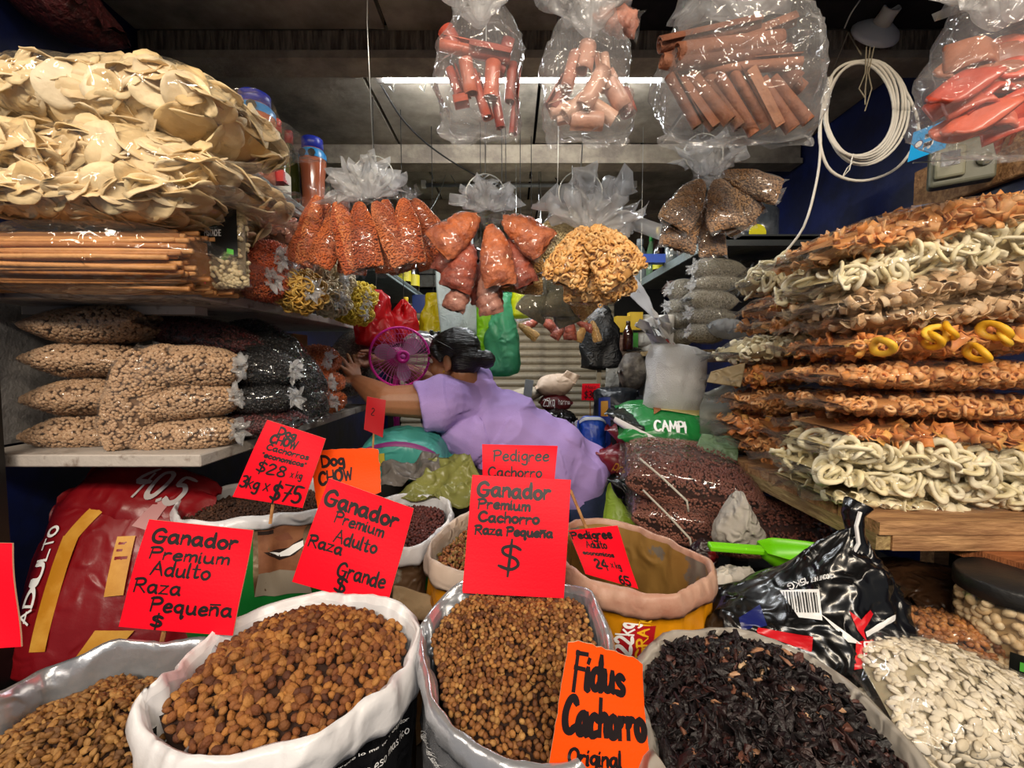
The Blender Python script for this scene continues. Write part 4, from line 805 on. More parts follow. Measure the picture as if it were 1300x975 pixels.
# ------------------------------------------------------------------ filled clear bags
def frame_to(d, spin=0):
    """rotation whose -x axis (the tied end of a small bag) points back to the knot and +x along d"""
    x = Vector(d).normalized(); up = Vector((0, -1, .2)); z = (up - x * up.dot(x)).normalized(); y = z.cross(x); M3 = Matrix((x, y, z)).transposed(); return M3 @ Matrix.Rotation(spin, 3, 'X')
def tuft(parent, c, d, L, W, seed, m=None, nm='film_tuft'):
    """crumpled loose film above a knot"""
    n1, n2 = 16, 44; V = []; r = random.Random(seed); ph = [r.uniform(0, 6.3) for _ in range(6)]; M3 = frame_to(d)
    for i in range(n1):
        t = i / (n1 - 1); rad = .008 + W / 2 * t ** .7
        for k in range(n2):
            a = 2 * math.pi * k / n2; q = 1 + .45 * t * math.sin(6 * a + ph[0] + 5 * t) + .40 * t * math.sin(11 * a + ph[1] - 6 * t) 
            le = L * t * (1 + .28 * math.sin(3 * a + ph[2]) * t + .2 * math.sin(8 * a + ph[3]) * t + .12 * math.sin(17 * a + ph[4]) * t)
            V.append(Vector(c) + M3 @ Vector((le, rad * q * math.cos(a), rad * q * .6 * math.sin(a) + .012 * t * math.sin(7 * t + ph[4] + a))))
    F = [(i * n2 + k, i * n2 + (k + 1) % n2, (i + 1) * n2 + (k + 1) % n2, (i + 1) * n2 + k) for i in range(n1 - 1) for k in range(n2)]
    return link(nm, mesh(nm, V, F, m or F3), parent)
TC = {}
def cores(col): return pm('core_' + col.strip('#'), col, .85)
def bag(name, label, cat_, c, rot, L, W, H, T, d, mat, corecol, flm=None, parts=0, half=None, seed=0, group=None, flat=.3, part='piece', k=.95, nu=40, nv=30, kcore=.85, smin=.85, smax=1.15, parent=None, fam=None, inf=.003, **kw):
    """a clear bag with its goods: Empty > film, goods. fam: bags of one family share the mesh data"""
    t = thing(name, label, cat_, c, rot, group)
    if parent is not None: t.parent = parent
    if fam and fam in TC:
        for nm, me, kind in TC[fam]: link(nm, me, t, kind=kind)
        return t
    pl = Pillow(L, W, H, seed=seed, **kw); t_ = []
    fm_ = pl.film_me(flm or F1, nu, nv); pl = Pillow(L * (1 - inf / L), W - 2 * inf, H - 2 * inf, seed=seed, **kw); link('film', fm_, t); t_.append(('film', fm_, None)); rs = np.random.RandomState(seed + 3)
    CP = pl.core(kcore)
    if T:
        A = 2 * (W + H) * L * .72; n = int(A / d ** 2 * (1.5 if not parts else 1.25))
        n_all = n
        if parts: n = min(n, parts)
        P, nn = pl.pts(n, seed, k, half); Rm = rotm(nn, rs, flat)
        if parts:
            ms = [tm_mesh(part, x, mat) for x in T]; pieces_as_parts(part, ms, P, Rm, t, rs, smin, smax)
            cm = mesh('filling', CP[0], CP[1], mat if corecol is None else cores(corecol)); link('filling', cm, t)
            if half is None or True:
                P2, n2 = pl.pts(int(n_all * 1.6) if d < .014 else int(n * 2.4), seed + 50, k * .93, None); link(part + '_fill', merged(part + '_fill', T, P2, rotm(n2, rs, flat), mat, seed, smin, smax), t, kind='stuff')
        else:
            cm = mesh('filling', CP[0], CP[1], cores(corecol)); link('filling', cm, t); t_.append(('filling', cm, None))
            sm = merged(part + '_fill', T, P, Rm, mat, seed, smin, smax); link(part + '_fill', sm, t, kind='stuff'); t_.append((part + '_fill', sm, 'stuff'))
    else:
        P, F = pl.grid(30, 24, -pl.c0 * .99, pl.c1 * .99, k_in=k); cm = mesh('filling', P, F, mat); link('filling', cm, t); t_.append(('filling', cm, None))
    if fam: TC[fam] = t_
    return t
def pxw(px, Y): return px * Y / FPX
# shapes of snacks and pulses
T_chick = [tmpl_ell(.0052, .0047, .0046, 7, 4, 1, .08, 1), tmpl_ell(.005, .0044, .0045, 7, 4, 1, .12, 2)]
T_bean = [tmpl_ell(.0068, .0036, .0034, 7, 4), tmpl_ell(.0062, .0034, .0033, 7, 4, 1, .06, 3)]
T_lent = [tmpl_ell(.0028, .0024, .002, 5, 3)]
T_ring = [tmpl_ring(.017, .0048, 14, 6, wob=.003), tmpl_ring(.015, .0045, 14, 6, 1.35, wob=.004)]
T_ringS = [tmpl_ring(.0085, .0038, 10, 5), tmpl_pipe(.012, .008), tmpl_ring(.009, .0036, 10, 5, 1.1)]
T_pipe = [tmpl_pipe(.016, .0085), tmpl_pipe(.013, .009)]
T_strip = [tmpl_sheet(6, 3, lambda u, v: (.021 * u, .0085 * v, .006 * math.sin(2.5 * u)), .0025), tmpl_sheet(6, 3, lambda u, v: (.018 * u, .010 * v, .005 * u * u + .003 * v * v), .0025), tmpl_sheet(6, 3, lambda u, v: (.016 * u, .007 * v + .004 * u, -.005 * math.cos(3 * u)), .0025)]
T_shell = [tmpl_sheet(6, 5, lambda u, v: (.014 * u * (1 - .3 * v * v), .014 * v, .008 * (1 - u * u) - .004 * v * v), .002), tmpl_sheet(6, 5, lambda u, v: (.015 * u, .011 * v * (1 - .4 * u * u), .007 * math.sin(2 * u + 1)), .002)]
T_oval = [tmpl_ring(.019, .0055, 16, 6, 1.5, .8, .003), tmpl_ring(.014, .006, 14, 6, 1.3, .8, .003), tmpl_sheet(6, 4, lambda u, v: (.02 * u, .010 * v * (1 - .5 * u * u), .005 * math.sin(2 * u)), .003)]
T_noodle = [tmpl_ring(.014, .0028, 16, 5, 1.4, 1, .006), tmpl_ring(.019, .0028, 18, 5, .8, 1, .008), tmpl_ring(.01, .0026, 14, 5, 1.6, 1, .005)]
T_wafer = [tmpl_sheet(9, 7, lambda u, v, a=a, b=b, s=s: ((.052 * a) * u * math.sqrt(max(.0, 1 - .5 * v * v)), .036 * b * v * math.sqrt(max(0, 1 - .5 * u * u)), .008 * math.sin(1.3 * u + s) + .005 * v * v * math.cos(2 * u + s) + .0012 * math.sin(7 * v + 4 * u)), .0022) for a, b, s in ((1, 1, 0), (.9, 1.15, 1.5), (1.15, .85, 3), (.8, 1, 4.2))]
T_straw = [tmpl_stick(.02, .0011, 4, .003)]
def sm_(name, tones, **k): return pm(name, tones[0], k.pop('rough', .55), tones=tones, **k)
m_orange = sm_('snack_orange', ['#e39a50', '#f0b070', '#f4c088', '#dd8f48', '#f0b474'], vs=3, bump=.15, bs=200)
m_orange2 = sm_('snack_deep_orange', ['#da8440', '#e89c58', '#cf7836', '#efaa68', '#f0b858'], vs=3, bump=.15, bs=200)
m_pale = sm_('snack_pale', ['#eee2ba', '#f5ecd0', '#e6d8aa', '#f3e8c6'], vs=3, bump=.1, bs=150)
m_tan = sm_('snack_tan', ['#dcb88c', '#e9cba4', '#d0a678', '#ecd4b0'], vs=3, bump=.15, bs=150)
m_yelow = sm_('snack_yellow', ['#f0b422', '#f5c744'], vs=3)
# ---- the pile of snack bags on the right, near column (ends facing the aisle)
def rbag(label, x0, x1, yl, yr, hpx, Y, T, d, mat, core, parts, seed, flm=None, depth=.30, over=.22, c0=.86, **kw):
    """the seen side runs from x0 (aisle end) to x1, centre heights yl and yr there"""
    a = at(x0, yl, Y); b = at(x1, yr, Y); tilt = math.atan2(b.z - a.z, b.x - a.x); L = (b - a).length + over; dr = (b - a).normalized(); c = a + dr * (L / 2); c.y = Y + depth / 2 + .0
    H = pxw(hpx, Y + .03) / math.cos(tilt) * 1.0
    return bag('snack_bag', label, 'snack bag', c, (0, -tilt, 0), L, depth, H, T, d, mat, core, flm or FS, parts, 'front', seed, 'bags of fried snacks piled on the plank stand', c0=c0, c1=.9, n=2.0, wr=.0045, lump=.09, part='snack_piece', inf=.008, **kw)
YN = .93
rb = [
 ('bag of curled orange strips lying on top of the right snack pile', 1046, 1290, 312, 262, 62, T_strip, .020, m_orange, '#c98a4c', 110, {}),
 ('long bag of pale looped rings second from the top, right pile', 1048, 1330, 358, 292, 66, T_oval, .022, m_pale, '#c9b580', 110, dict(bend=-.01)),
 ('bag of tan shells under the pale looped rings, right pile', 1062, 1330, 388, 338, 52, T_shell, .021, m_tan, '#a88a62', 90, {}),
 ('flatter bag of tan shells directly above the orange and yellow mix', 1072, 1330, 408, 385, 44, T_shell, .021, m_tan, '#a88a62', 90, {}),
 ('bag of orange snacks mixed with yellow curls, right pile', 1060, 1330, 440, 428, 50, T_ringS + T_strip, .018, m_orange2, '#b97c40', 110, {}),
 ('bag of thick orange tubes, cut ends showing, middle of the right pile', 1056, 1330, 480, 478, 42, T_pipe, .018, m_orange, '#c98a4c', 110, {}),
 ('bag of small orange rings under the thick tubes, right pile', 1052, 1330, 516, 522, 40, T_ringS, .016, m_orange, '#b97c40', 120, {}),
 ('bag of dark orange curled sheets, lower right pile', 1062, 1330, 553, 562, 42, T_strip, .020, m_orange2, '#b97c40', 100, {}),
 ('bag of pale oval hoops resting below the dark orange sheets', 1052, 1330, 575, 604, 46, T_oval, .022, m_pale, '#c9b580', 100, {}),
 ('bag of creamy curls second from the bottom, right pile', 1032, 1330, 606, 636, 40, T_oval, .022, m_pale, '#c9b580', 100, {}),
 ('bag of creamy curls at the very bottom of the right pile', 1040, 1330, 636, 662, 34, T_shell, .021, m_pale, '#c9b580', 90, {})]
for i, (lb, x0, x1, yl, yr, h, T, d, m, core, prt, kw) in enumerate(rb): rbag(lb, x0, x1, yl, yr, h, YN + .012 * math.sin(i * 2.1), T, d, m, core, prt, 40 + i, **kw)
# yellow curls inside the mixed bag are their own coloured pieces
mixb = [o for o in C.objects if o.get('label', '').startswith('bag of orange snacks mixed')][0]
ym = tm_mesh('yellow_curl', tmpl_ring(.016, .007, 14, 7, 1.5, .9, .003), m_yelow); rs = np.random.RandomState(2)
for k, (px, py) in enumerate(((1190, 424), (1183, 432), (1205, 420), (1262, 420), (1275, 428), (1120, 440), (1240, 448))):
    o = link('yellow_curl', ym, mixb); p = at(px, py, YN + .002) - mixb.location; o.location = Matrix.Rotation(-mixb.rotation_euler[1], 3, 'Y') @ p; o.rotation_euler = (R(70), rs.uniform(-.5, .5), rs.uniform(0, 3))
# ---- far column of the same pile
YF = 1.36
fb = [
 ('pale ring bag at the top of the rear column of the snack pile', 966, 1080, 352, 335, 44, T_oval, .02, m_pale, '#b5a274'),
 ('orange snack bag second in the rear column of the pile', 972, 1080, 388, 380, 36, T_ringS, .017, m_orange2, '#a8703c'),
 ('thin orange snack bag third in the rear column, loose film at its end', 968, 1080, 411, 405, 24, T_strip, .02, m_orange, '#a8703c'),
 ('pale snack bag jutting into the aisle from the rear column', 924, 1080, 452, 432, 34, T_shell, .02, m_pale, '#b5a274'),
 ('orange and yellow snack bag of the rear column, crinkled open end', 930, 1080, 484, 466, 34, T_strip + T_ringS, .018, m_orange2, '#a8703c'),
 ('bag of orange loops in the middle of the rear column', 934, 1080, 514, 510, 34, T_ringS, .016, m_orange, '#a8703c'),
 ('bag of orange curls, third from the bottom of the rear column', 922, 1080, 546, 544, 32, T_strip, .018, m_orange2, '#a8703c'),
 ('bag of orange loops, second from the bottom of the rear column', 935, 1080, 566, 576, 30, T_ringS, .016, m_orange, '#a8703c'),
 ('bag of orange twists at the bottom of the rear column', 960, 1080, 590, 604, 30, T_ringS, .016, m_orange2, '#a8703c')]
for i, (lb, x0, x1, yl, yr, h, T, d, m, core) in enumerate(fb): rbag(lb, x0, x1, yl, yr, h * 1.12, YF - .02 * (i % 2), T, d, m, core, 60, 70 + i, depth=.26, over=.05, c0=.74)
# ---- chips and sticks on the left
m_wafer = sm_('wafer', ['#ecd09c', '#f3dcb0', '#e0bf88', '#f5e3c0'], vs=1.2, bump=.25, bs=60, rough=.5)
m_stickb = sm_('breadstick', ['#c98a4e', '#d99c5e', '#b97840', '#dba266'], vs=2, bump=.3, bs=80)
def lbag(label, x0, x1, yl, yr, hpx, Y, T, d, mat, core, parts, seed, part, depth=.36, fl=True, c1=.82, **kw):
    a = at(x0, yl, Y); b = at(x1, yr, Y); tilt = math.atan2(b.z - a.z, b.x - a.x); L = (b - a).length; c = (a + b) / 2; c.y = Y + depth / 2
    return bag('snack_bag', label, 'snack bag', c, (0, -tilt, 0), L, depth, pxw(hpx, Y + .03), T, d, mat, core, FS, parts, 'front', seed, 'bags of wafers piled on the left shelf', c0=.96, c1=c1 - .15, n=2.2, wr=.007, lump=.07, part=part, inf=.016, **kw)
YL = .90
lbag('top bag of large pale wafers on the left shelf pile', -110, 322, 78, 112, 118, YL, T_wafer, .058, m_wafer, '#cfa668', 95, 90, 'wafer', flat=.82, c1=.86)
lbag('middle bag of large pale wafers on the left shelf pile', -110, 322, 160, 208, 92, YL - .02, T_wafer, .058, m_wafer, '#cfa668', 85, 91, 'wafer', flat=.82, c1=.84)
lbag('lower bag of broad wafers right above the fried sticks', -120, 292, 226, 232, 78, YL - .03, T_wafer, .058, m_wafer, '#cfa668', 85, 92, 'wafer', flat=.82, c1=.8)
# bag of long fried sticks: every stick a part
a = at(-130, 314, .90); b_ = at(262, 322, .90); cst = (a + b_) / 2; cst.y = .90 + .17
t = thing('snack_bag', 'clear bag of long brown fried sticks at the bottom of the left pile', 'snack bag', cst, (0, 0, 0)); Ls = (b_ - a).length
pl = Pillow(Ls, .36, pxw(96, .92), seed=95, c0=.96, c1=.9, n=3.2, wr=.005, lump=.03); link('film', pl.film_me(FS), t)
sm1 = [tm_mesh('fried_stick', tmpl_stick(Ls * .80, .0058, 6, .003), m_stickb), tm_mesh('fried_stick', tmpl_stick(Ls * .74, .0054, 6, -.003), m_stickb)]
rs = np.random.RandomState(5)
for r_ in range(10):
    for q in range(13):
        if 1 <= r_ <= 8 and q > 3: continue
        o = link('fried_stick', sm1[(r_ + q) % 2], t, (-.02 + rs.uniform(-.022, .03), -.145 + q * .0112 + rs.uniform(-.004, .004) + .05 * abs(r_ - 4.5) / 4.5 * (1 if abs(r_ - 4.5) > 3 else .3), -.058 + r_ * .0128 + rs.uniform(-.003, .003)), (0, rs.uniform(-.02, .02), rs.uniform(-.02, .02)))
MB().box((-.02, .01, 0), (Ls * .76, .25, .10)).link('filling', cores('#8a5a30'), t)
# ---- chickpea and bean bags on the lower left shelf
m_chick = sm_('chickpea', ['#b8926e', '#c8a482', '#aa845f', '#cfae8c'], vs=4, bump=.3, bs=300, rough=.6)
m_redb = sm_('red_bean', ['#4a1418', '#5c1d1e', '#3a0e12', '#6b2a26'], vs=4, rough=.35)
m_blkb = sm_('black_bean', ['#0c0b0d', '#161416', '#100e10', '#1e1b1c'], vs=4, rough=.3)
def pbag(name, label, cat_, px, py, wpx, hpx, Y, T, d, mat, core, seed, W=.16, rot=(0, 0, 0), group=None, fam=None, flm=None, e0='seal', e1='seal', n=2.0, **kw):
    c = at(px, py, Y); c.y += W * .28; kw.setdefault('c0', .9); kw.setdefault('c1', .9)
    t = bag(name, label, cat_, c, rot, pxw(wpx, Y), W, pxw(hpx, Y) * 1.12, T, d, mat, core, flm or F1, 0, None, seed, group, fam=fam, e0=e0, e1=e1, n=n, **kw)
    for e, sg in ((e0, -1), (e1, 1)):
        if e == 'tie': k_ = kw['c0'] if sg < 0 else kw['c1']; tuft(t, (sg * pxw(wpx, Y) / 2 * (k_ - .05), -W * .10, 0), (sg, -.5, .25), pxw(wpx, Y) * .07 + .008, pxw(hpx, Y) * .36, seed, F3)
    return t
gcp = 'bags of chickpeas on the lower left shelf'
for i, (px, py, w_, h, lb) in enumerate(((103, 411, 142, 50, 'bag of chickpeas at the top of the left column'), (98, 457, 130, 46, 'bag of chickpeas second from the top of the left column'), (93, 505, 126, 48, 'bag of chickpeas third from the top of the left column'), (92, 552, 122, 48, 'bag of chickpeas at the bottom of the left column'))):
    pbag('chickpea_bag', lb + ' on the lower shelf', 'chickpea bag', px, py, w_, h, 1.16, T_chick, .0092, m_chick, '#7a5a3e', 100 + i, .22, (0, R((-3, 2, -1, 1)[i]), R(8)), gcp, n=1.8, part='chickpea')
for i, (px, py, w_, h, Y, ro, lb) in enumerate(((224, 466, 150, 52, 1.13, (0, R(2), 0), 'bag of chickpeas knotted at the right, top of the front stack'), (228, 512, 134, 46, 1.13, (0, R(-6), 0), 'bag of chickpeas knotted at the right, middle of the front stack'), (224, 555, 146, 44, 1.13, (0, R(-4), 0), 'bag of chickpeas knotted at the right, bottom of the front stack'))):
    pbag('chickpea_bag', lb, 'chickpea bag', px, py, w_, h, Y, T_chick, .0092, m_chick, '#7a5a3e', 110 + i, .16, ro, gcp, e1='tie', c1=.93, n=2.2, part='chickpea', flare=.6)
pbag('chickpea_bag', 'slumped chickpea bag hanging down between the two stacks, narrow at its foot', 'chickpea bag', 158, 508, 150, 62, 1.10, T_chick, .0092, m_chick, '#7a5a3e', 118, .1, (0, R(-72), 0), gcp, n=2, part='chickpea')
pbag('chickpea_bag', 'folded chickpea bag end bulging above the slumped bag', 'chickpea bag', 178, 478, 110, 60, 1.11, T_chick, .0092, m_chick, '#7a5a3e', 119, .12, (0, R(-38), 0), gcp, n=2, part='chickpea')
bg = 'bags of dark beans on the lower left shelf'
pbag('bean_bag', 'long bag of dark red beans lying across the top of the dark bags', 'bean bag', 248, 428, 160, 44, 1.30, T_bean, .010, m_redb, '#1d080a', 120, .2, (0, R(12), 0), bg, n=2, part='bean')
pbag('bean_bag', 'red bean bag at the very bottom of the dark bags', 'bean bag', 318, 540, 100, 34, 1.22, T_bean, .010, m_redb, '#1d080a', 121, .2, (0, 0, 0), bg, n=2, part='bean')
for i, (px, py, w_, h, Y, a_, lb) in enumerate(((322, 470, 96, 46, 1.24, 4, 'knotted black bean bag right of the top chickpea bag'), (322, 508, 96, 38, 1.22, 0, 'knotted black bean bag right of the middle chickpea bag'), (346, 464, 136, 56, 1.42, 36, 'large slanting bag of black beans, smooth and shiny'), (364, 503, 96, 50, 1.42, 42, 'slanting black bean bag with a clear crumpled end'), (330, 440, 110, 50, 1.40, 30, 'black bean bag high under the shelf board'))):
    pbag('bean_bag', lb, 'bean bag', px, py, w_, h, Y, T_bean, .010, m_blkb, '#060506', 122 + i, .18, (0, R(a_), 0), bg, n=2, part='bean', e1='tie' if i < 2 else 'seal', flare=.7, flm=FS)
m_orl = pm('orange_lentil', '#c25a26', .6, bump=.8, bs=260, col2='#8f3a16', vs=120)
for i, (px, py, w_, h, Y, lb) in enumerate(((398, 458, 54, 36, 1.66, 'bag of orange noodles at the top by the outstretched hand'), (406, 487, 44, 28, 1.66, 'bag of orange noodles in the middle by the outstretched hand'), (409, 511, 42, 28, 1.66, 'bag of orange noodles at the bottom by the outstretched hand'))):
    pbag('noodle_bag', lb, 'noodle bag', px, py, w_, h, Y, T_straw * 2, .006, sm_('orange_noodle', ['#c25a26', '#d8743a', '#a84a1c'], vs=4), '#8f3a16', 130 + i, .16, (0, 0, R(-25)), 'orange noodle bags on the lower shelf', e1='tie', n=2, part='noodle', flare=1, c1=.84, flat=.6)
pbag('noodle_bag', 'big clear bag of pale stars behind the reaching hands', 'noodle bag', 446, 460, 66, 84, 2.08, T_lent, .01, sm_('pale_star', ['#b5a88e', '#cabd9f'], vs=4), '#75695a', 134, .2, (0, R(20), 0), flm=F2, part='star', n=2)
t = MB().box((0, 0, 0), (.1, .12, .17)).link('cardboard_box', pm('cardboard', '#8a623e', .8, bump=.1), None, loc=at(366, 452, 1.75), label='brown cardboard box between the dark and the orange bags', cat='box')
# ---- goods on the middle left shelf
gm_ = 'bags on the middle left shelf'
ppx = at(283, 318, 1.07)
t = bag('pistachio_bag', 'clear bag of pistachios with a black printed label at the shelf end', 'nut bag', ppx, (R(90), 0, R(2)), pxw(62, 1.07), pxw(98, 1.07), .045, [tmpl_ell(.0075, .0055, .005, 8, 5)], .0105, sm_('pistachio', ['#c9b48a', '#d8c7a0', '#b8a276'], vs=3), '#6f6048', F1, 0, None, 140, part='pistachio', n=3, c0=.97, c1=.97)
lab = [(-.045, .0, .035), (.05, .0, .035), (.05, .085, .035), (-.045, .085, .035)]
fnl = card_fn((-.042, -.02, .027), (.092, 0, 0), (0, .108, 0)); blk = pm('label_black', '#0b0e0d', .35)
patch('label', [(0, 0), (1, 0), (1, 1), (0, 1)], fnl, blk, t, 0, 2)
ink('label_text', strokes_of('La Altena', .12, .72, .16, .58)[0], fnl, .045, wh, t, .9, .001, kind='stuff'); ink('label_text', strokes_of('PISTACHE', .2, .44, .12, .6)[0], fnl, .03, wh, t, .9, .001, kind='stuff'); patch('green_mark', [(.72, .06), (.9, .03), (.9, .14), (.74, .17)], fnl, pm('leaf_green', '#4fae3c', .5), t, .001, 1)
m_rpasta = sm_('red_noodle', ['#b8481e', '#cf5f30', '#a33c18', '#d97444'], vs=4); m_spiral = sm_('pink_shell', ['#c98a74', '#dba58c', '#b87262', '#e0b49c'], vs=3); m_ynoo = sm_('yellow_noodle', ['#c99a3e', '#dcb45a', '#b88832'], vs=4); m_wnoo = sm_('white_noodle', ['#d8c7a4', '#e5d8b8', '#cbb88f'], vs=4); m_yel = sm_('yellow_pasta', ['#d9bb2c', '#e8cf48', '#c9a61e'], vs=4)
for i, (px, py, w_, h, Y, T, d, m, core, lb, fl) in enumerate((
 (330, 328, 66, 46, 1.20, T_straw, .006, m_rpasta, '#7a2c12', 'knotted bag of red noodles, upper one beside the pistachios', 1), (322, 356, 62, 40, 1.17, T_straw, .006, m_rpasta, '#7a2c12', 'knotted bag of red noodles, lower one beside the pistachios', 1), (352, 345, 40, 34, 1.24, T_straw, .006, m_rpasta, '#7a2c12', 'small bag of red noodles tucked behind the lower one', 1),
 (374, 367, 52, 44, 1.26, T_noodle, .016, m_ynoo, '#8a6424', 'round bag of golden noodle nests at the shelf edge', 1),
 (412, 352, 64, 42, 1.50, T_noodle, .02, m_wnoo, '#8f8058', 'knotted bag of white noodles below the pepper jar', 1), (412, 378, 44, 34, 1.44, T_noodle, .016, m_wnoo, '#8f8058', 'small bag of pale noodles at the shelf edge', 1),
 (448, 378, 44, 26, 1.68, T_noodle, .014, m_yel, '#9a7c18', 'bag of bright yellow pasta, upper one at the shelf end', 1), (445, 395, 40, 24, 1.66, T_noodle, .014, m_yel, '#9a7c18', 'bag of bright yellow pasta, lower one at the shelf end', 1), (455, 371, 34, 20, 1.85, T_noodle, .014, m_yel, '#9a7c18', 'bag of bright yellow pasta at the very back of the shelf', 1))):
    pbag('pasta_bag', lb, 'pasta bag', px, py, w_, h, Y, T, d, m, core, 150 + i, .13, (0, R((6, 4, 0, 5, 14, 10, 12, 8, 10)[i]), R(-18)), gm_, e1='tie', n=2, part='noodle', c1=.84, flare=.8, flat=.5)
sh_T = [tmpl_pipe(.020, .0095, 10), tmpl_ring(.007, .0038, 10, 5)]
t = bag('pasta_bag', 'tall clear bag of pink rolled snacks behind the red noodles', 'pasta bag', at(352, 330, 1.36), (0, R(-75), R(10)), pxw(118, 1.36), .16, pxw(92, 1.36), sh_T, .021, m_spiral, '#7a4a3c', FS, 110, None, 160, gm_, part='rolled_snack', n=2.2, c0=.9, c1=.9)
# ------------------------------------------------------------------ bunches of small bags hanging on wire hangers
PK = {}
def packet_meshes(key, L, W, H, T, d, mat, core, seed, flm=None, e1='seal', part='filling', fuzz=None):
    k_ = (key, seed)
    if k_ not in PK:
        pl = Pillow(L, W, H, 'tie', e1, seed, .86, .95, 1.75, wr=.0025, lump=.08, pear=.45); out = [pl.film_me(flm or F1, 26, 20, 'small_bag')]
        P, F = pl.grid(22, 18, -.84, .935, k_in=.93)
        if T is None:
            if fuzz: nn = P * [.4, 1, 1]; nn /= np.linalg.norm(nn, axis=1)[:, None]; P = P + nn * (ridge(P, 1 / fuzz * .5, seed) * fuzz * .4)[:, None]
            out.append(mesh(part, P, F, mat))
        else:
            A = 2 * (W + H) * L * .7; Q, nn = pl.pts(int(A / d ** 2 * 1.4), seed, .93); out.append(merged(part, T, Q, rotm(nn, np.random.RandomState(seed), .3), mat, seed, extra=pl.core(.84)))
        PK[k_] = out
    return PK[k_]
def packet(parent, c, d, key, L, W, H, T, dd, mat, core, seed, spin=0, flm=None, part='goods', e1='seal', knot_off=0, fuzz=None):
    """c = place of its tied end, d = direction it hangs in"""
    me = packet_meshes(key, L, W, H, T, dd, mat, core, seed, flm, e1, part, fuzz); M3 = frame_to(d, spin); M4 = M3.to_4x4(); M4.translation = Vector(c) + Vector(d).normalized() * L * .45
    o = link('small_bag', me[0], parent); o.matrix_local = M4; g = link(part, me[1], o)
    if T is not None: g['kind'] = 'stuff'
    return o
def hanger(parent, top, c, r=.055, sides=1):
    """wire from the ceiling with a hoop that carries the bags; coordinates local to parent"""
    b = MB(); b.tube([top, (0, 0, (top[2] + c[2]) / 2), c], .0016, 6)
    b.tube([(c[0] + r * math.sin(a) * 1.0, c[1] - .004, c[2] - r * .95 + r * math.cos(a)) for a in np.linspace(-2.6, 2.6, 26)], .0018, 6); b.tube([(c[0] - .006, c[1], c[2] + .004), (c[0] + .008, c[1] - .003, c[2]), (c[0] - .004, c[1], c[2] - .006)], .0022, 6)
    return b.link('wire_hanger', M_['steel'], parent, True)
def bunch(label, cat_, px, py, Y, top_px, specs, hoop=.055, group=None, name='hanging_bags', tufts=((0, 0, 1),), tuftL=.07, tuftW=.09, wire_top=ZC - .02, flmt=None, hang=True):
    """px, py: the knot. specs: list of (dx_px, dy_px, dyDepth, dir, key...)"""
    o = at(px, py, Y); t = thing(name, label, cat_, o, group=group)
    if hang:
        tp = at(top_px[0], top_px[1], Y) - o; hanger(t, (tp.x * 1.0, .0, wire_top - o.z) if wire_top else tuple(tp), tuple(tp), hoop)
    for i, d in enumerate(tufts): tuft(t, (d[0] * .02, -.005 * i, .0), d, tuftL, tuftW, hash(label) % 1000 * 0 + i + int(px), flmt)
    for i, s in enumerate(specs):
        c = at(px + s[0], py + s[1], Y + s[2]) - o; packet(t, c, s[3], **s[4])
    return t
m_orf = pm('orange_fuzz', '#d06a2c', .6, bump=1.0, bs=160, col2='#8f3c14', vs=90)
m_orf = pm('orange_crumb', '#e07034', .6, tones=['#c05a2a', '#d4743c', '#a84a20', '#de8850'], vs=4)
KO = dict(key='orange', T=T_lent, dd=.0052, mat=m_orf, core='#a84a1c')
def K(base, L, W, H, seed, **k): d = dict(base); d.update(L=L, W=W, H=H, seed=seed); d.update(k); return d
# 1: orange pellets in many pointed bags, left
bunch('leftmost hanging bunch of pointed bags of orange pellets', 'hanging bags', 470, 252, 1.16, (474, 200), [
 (-30, 0, .03, (-.45, 0, -1), K(KO, .21, .085, .05, 1)), (-52, -4, .05, (-.55, .1, -.9), K(KO, .20, .08, .045, 2)), (-15, 2, -.03, (.15, -.1, -1), K(KO, .19, .085, .055, 3)), (-45, 0, -.02, (.35, -.1, -1), K(KO, .22, .08, .05, 1)), (5, 4, -.03, (.5, -.1, -.9), K(KO, .19, .08, .05, 2)), (42, 2, -.02, (.12, -.1, -1), K(KO, .17, .085, .055, 3)), (50, 8, .05, (.35, .1, -1), K(KO, .17, .07, .05, 1)), (15, 10, .04, (.3, .1, -1), K(KO, .19, .08, .05, 2)), (-20, 10, .05, (-.1, .1, -1), K(KO, .2, .08, .05, 3)), (-66, -2, .03, (-.35, .1, -1), K(KO, .19, .06, .04, 1)), (60, 10, .04, (.6, .1, -1), K(KO, .14, .06, .04, 2)), (20, 12, .0, (.05, 0, -1), K(KO, .15, .07, .05, 1))],
 hoop=.052, tufts=((-.5, 0, 1), (.05, 0, 1), (.6, 0, 1), (-.9, 0, .5)), tuftL=.066, tuftW=.075)
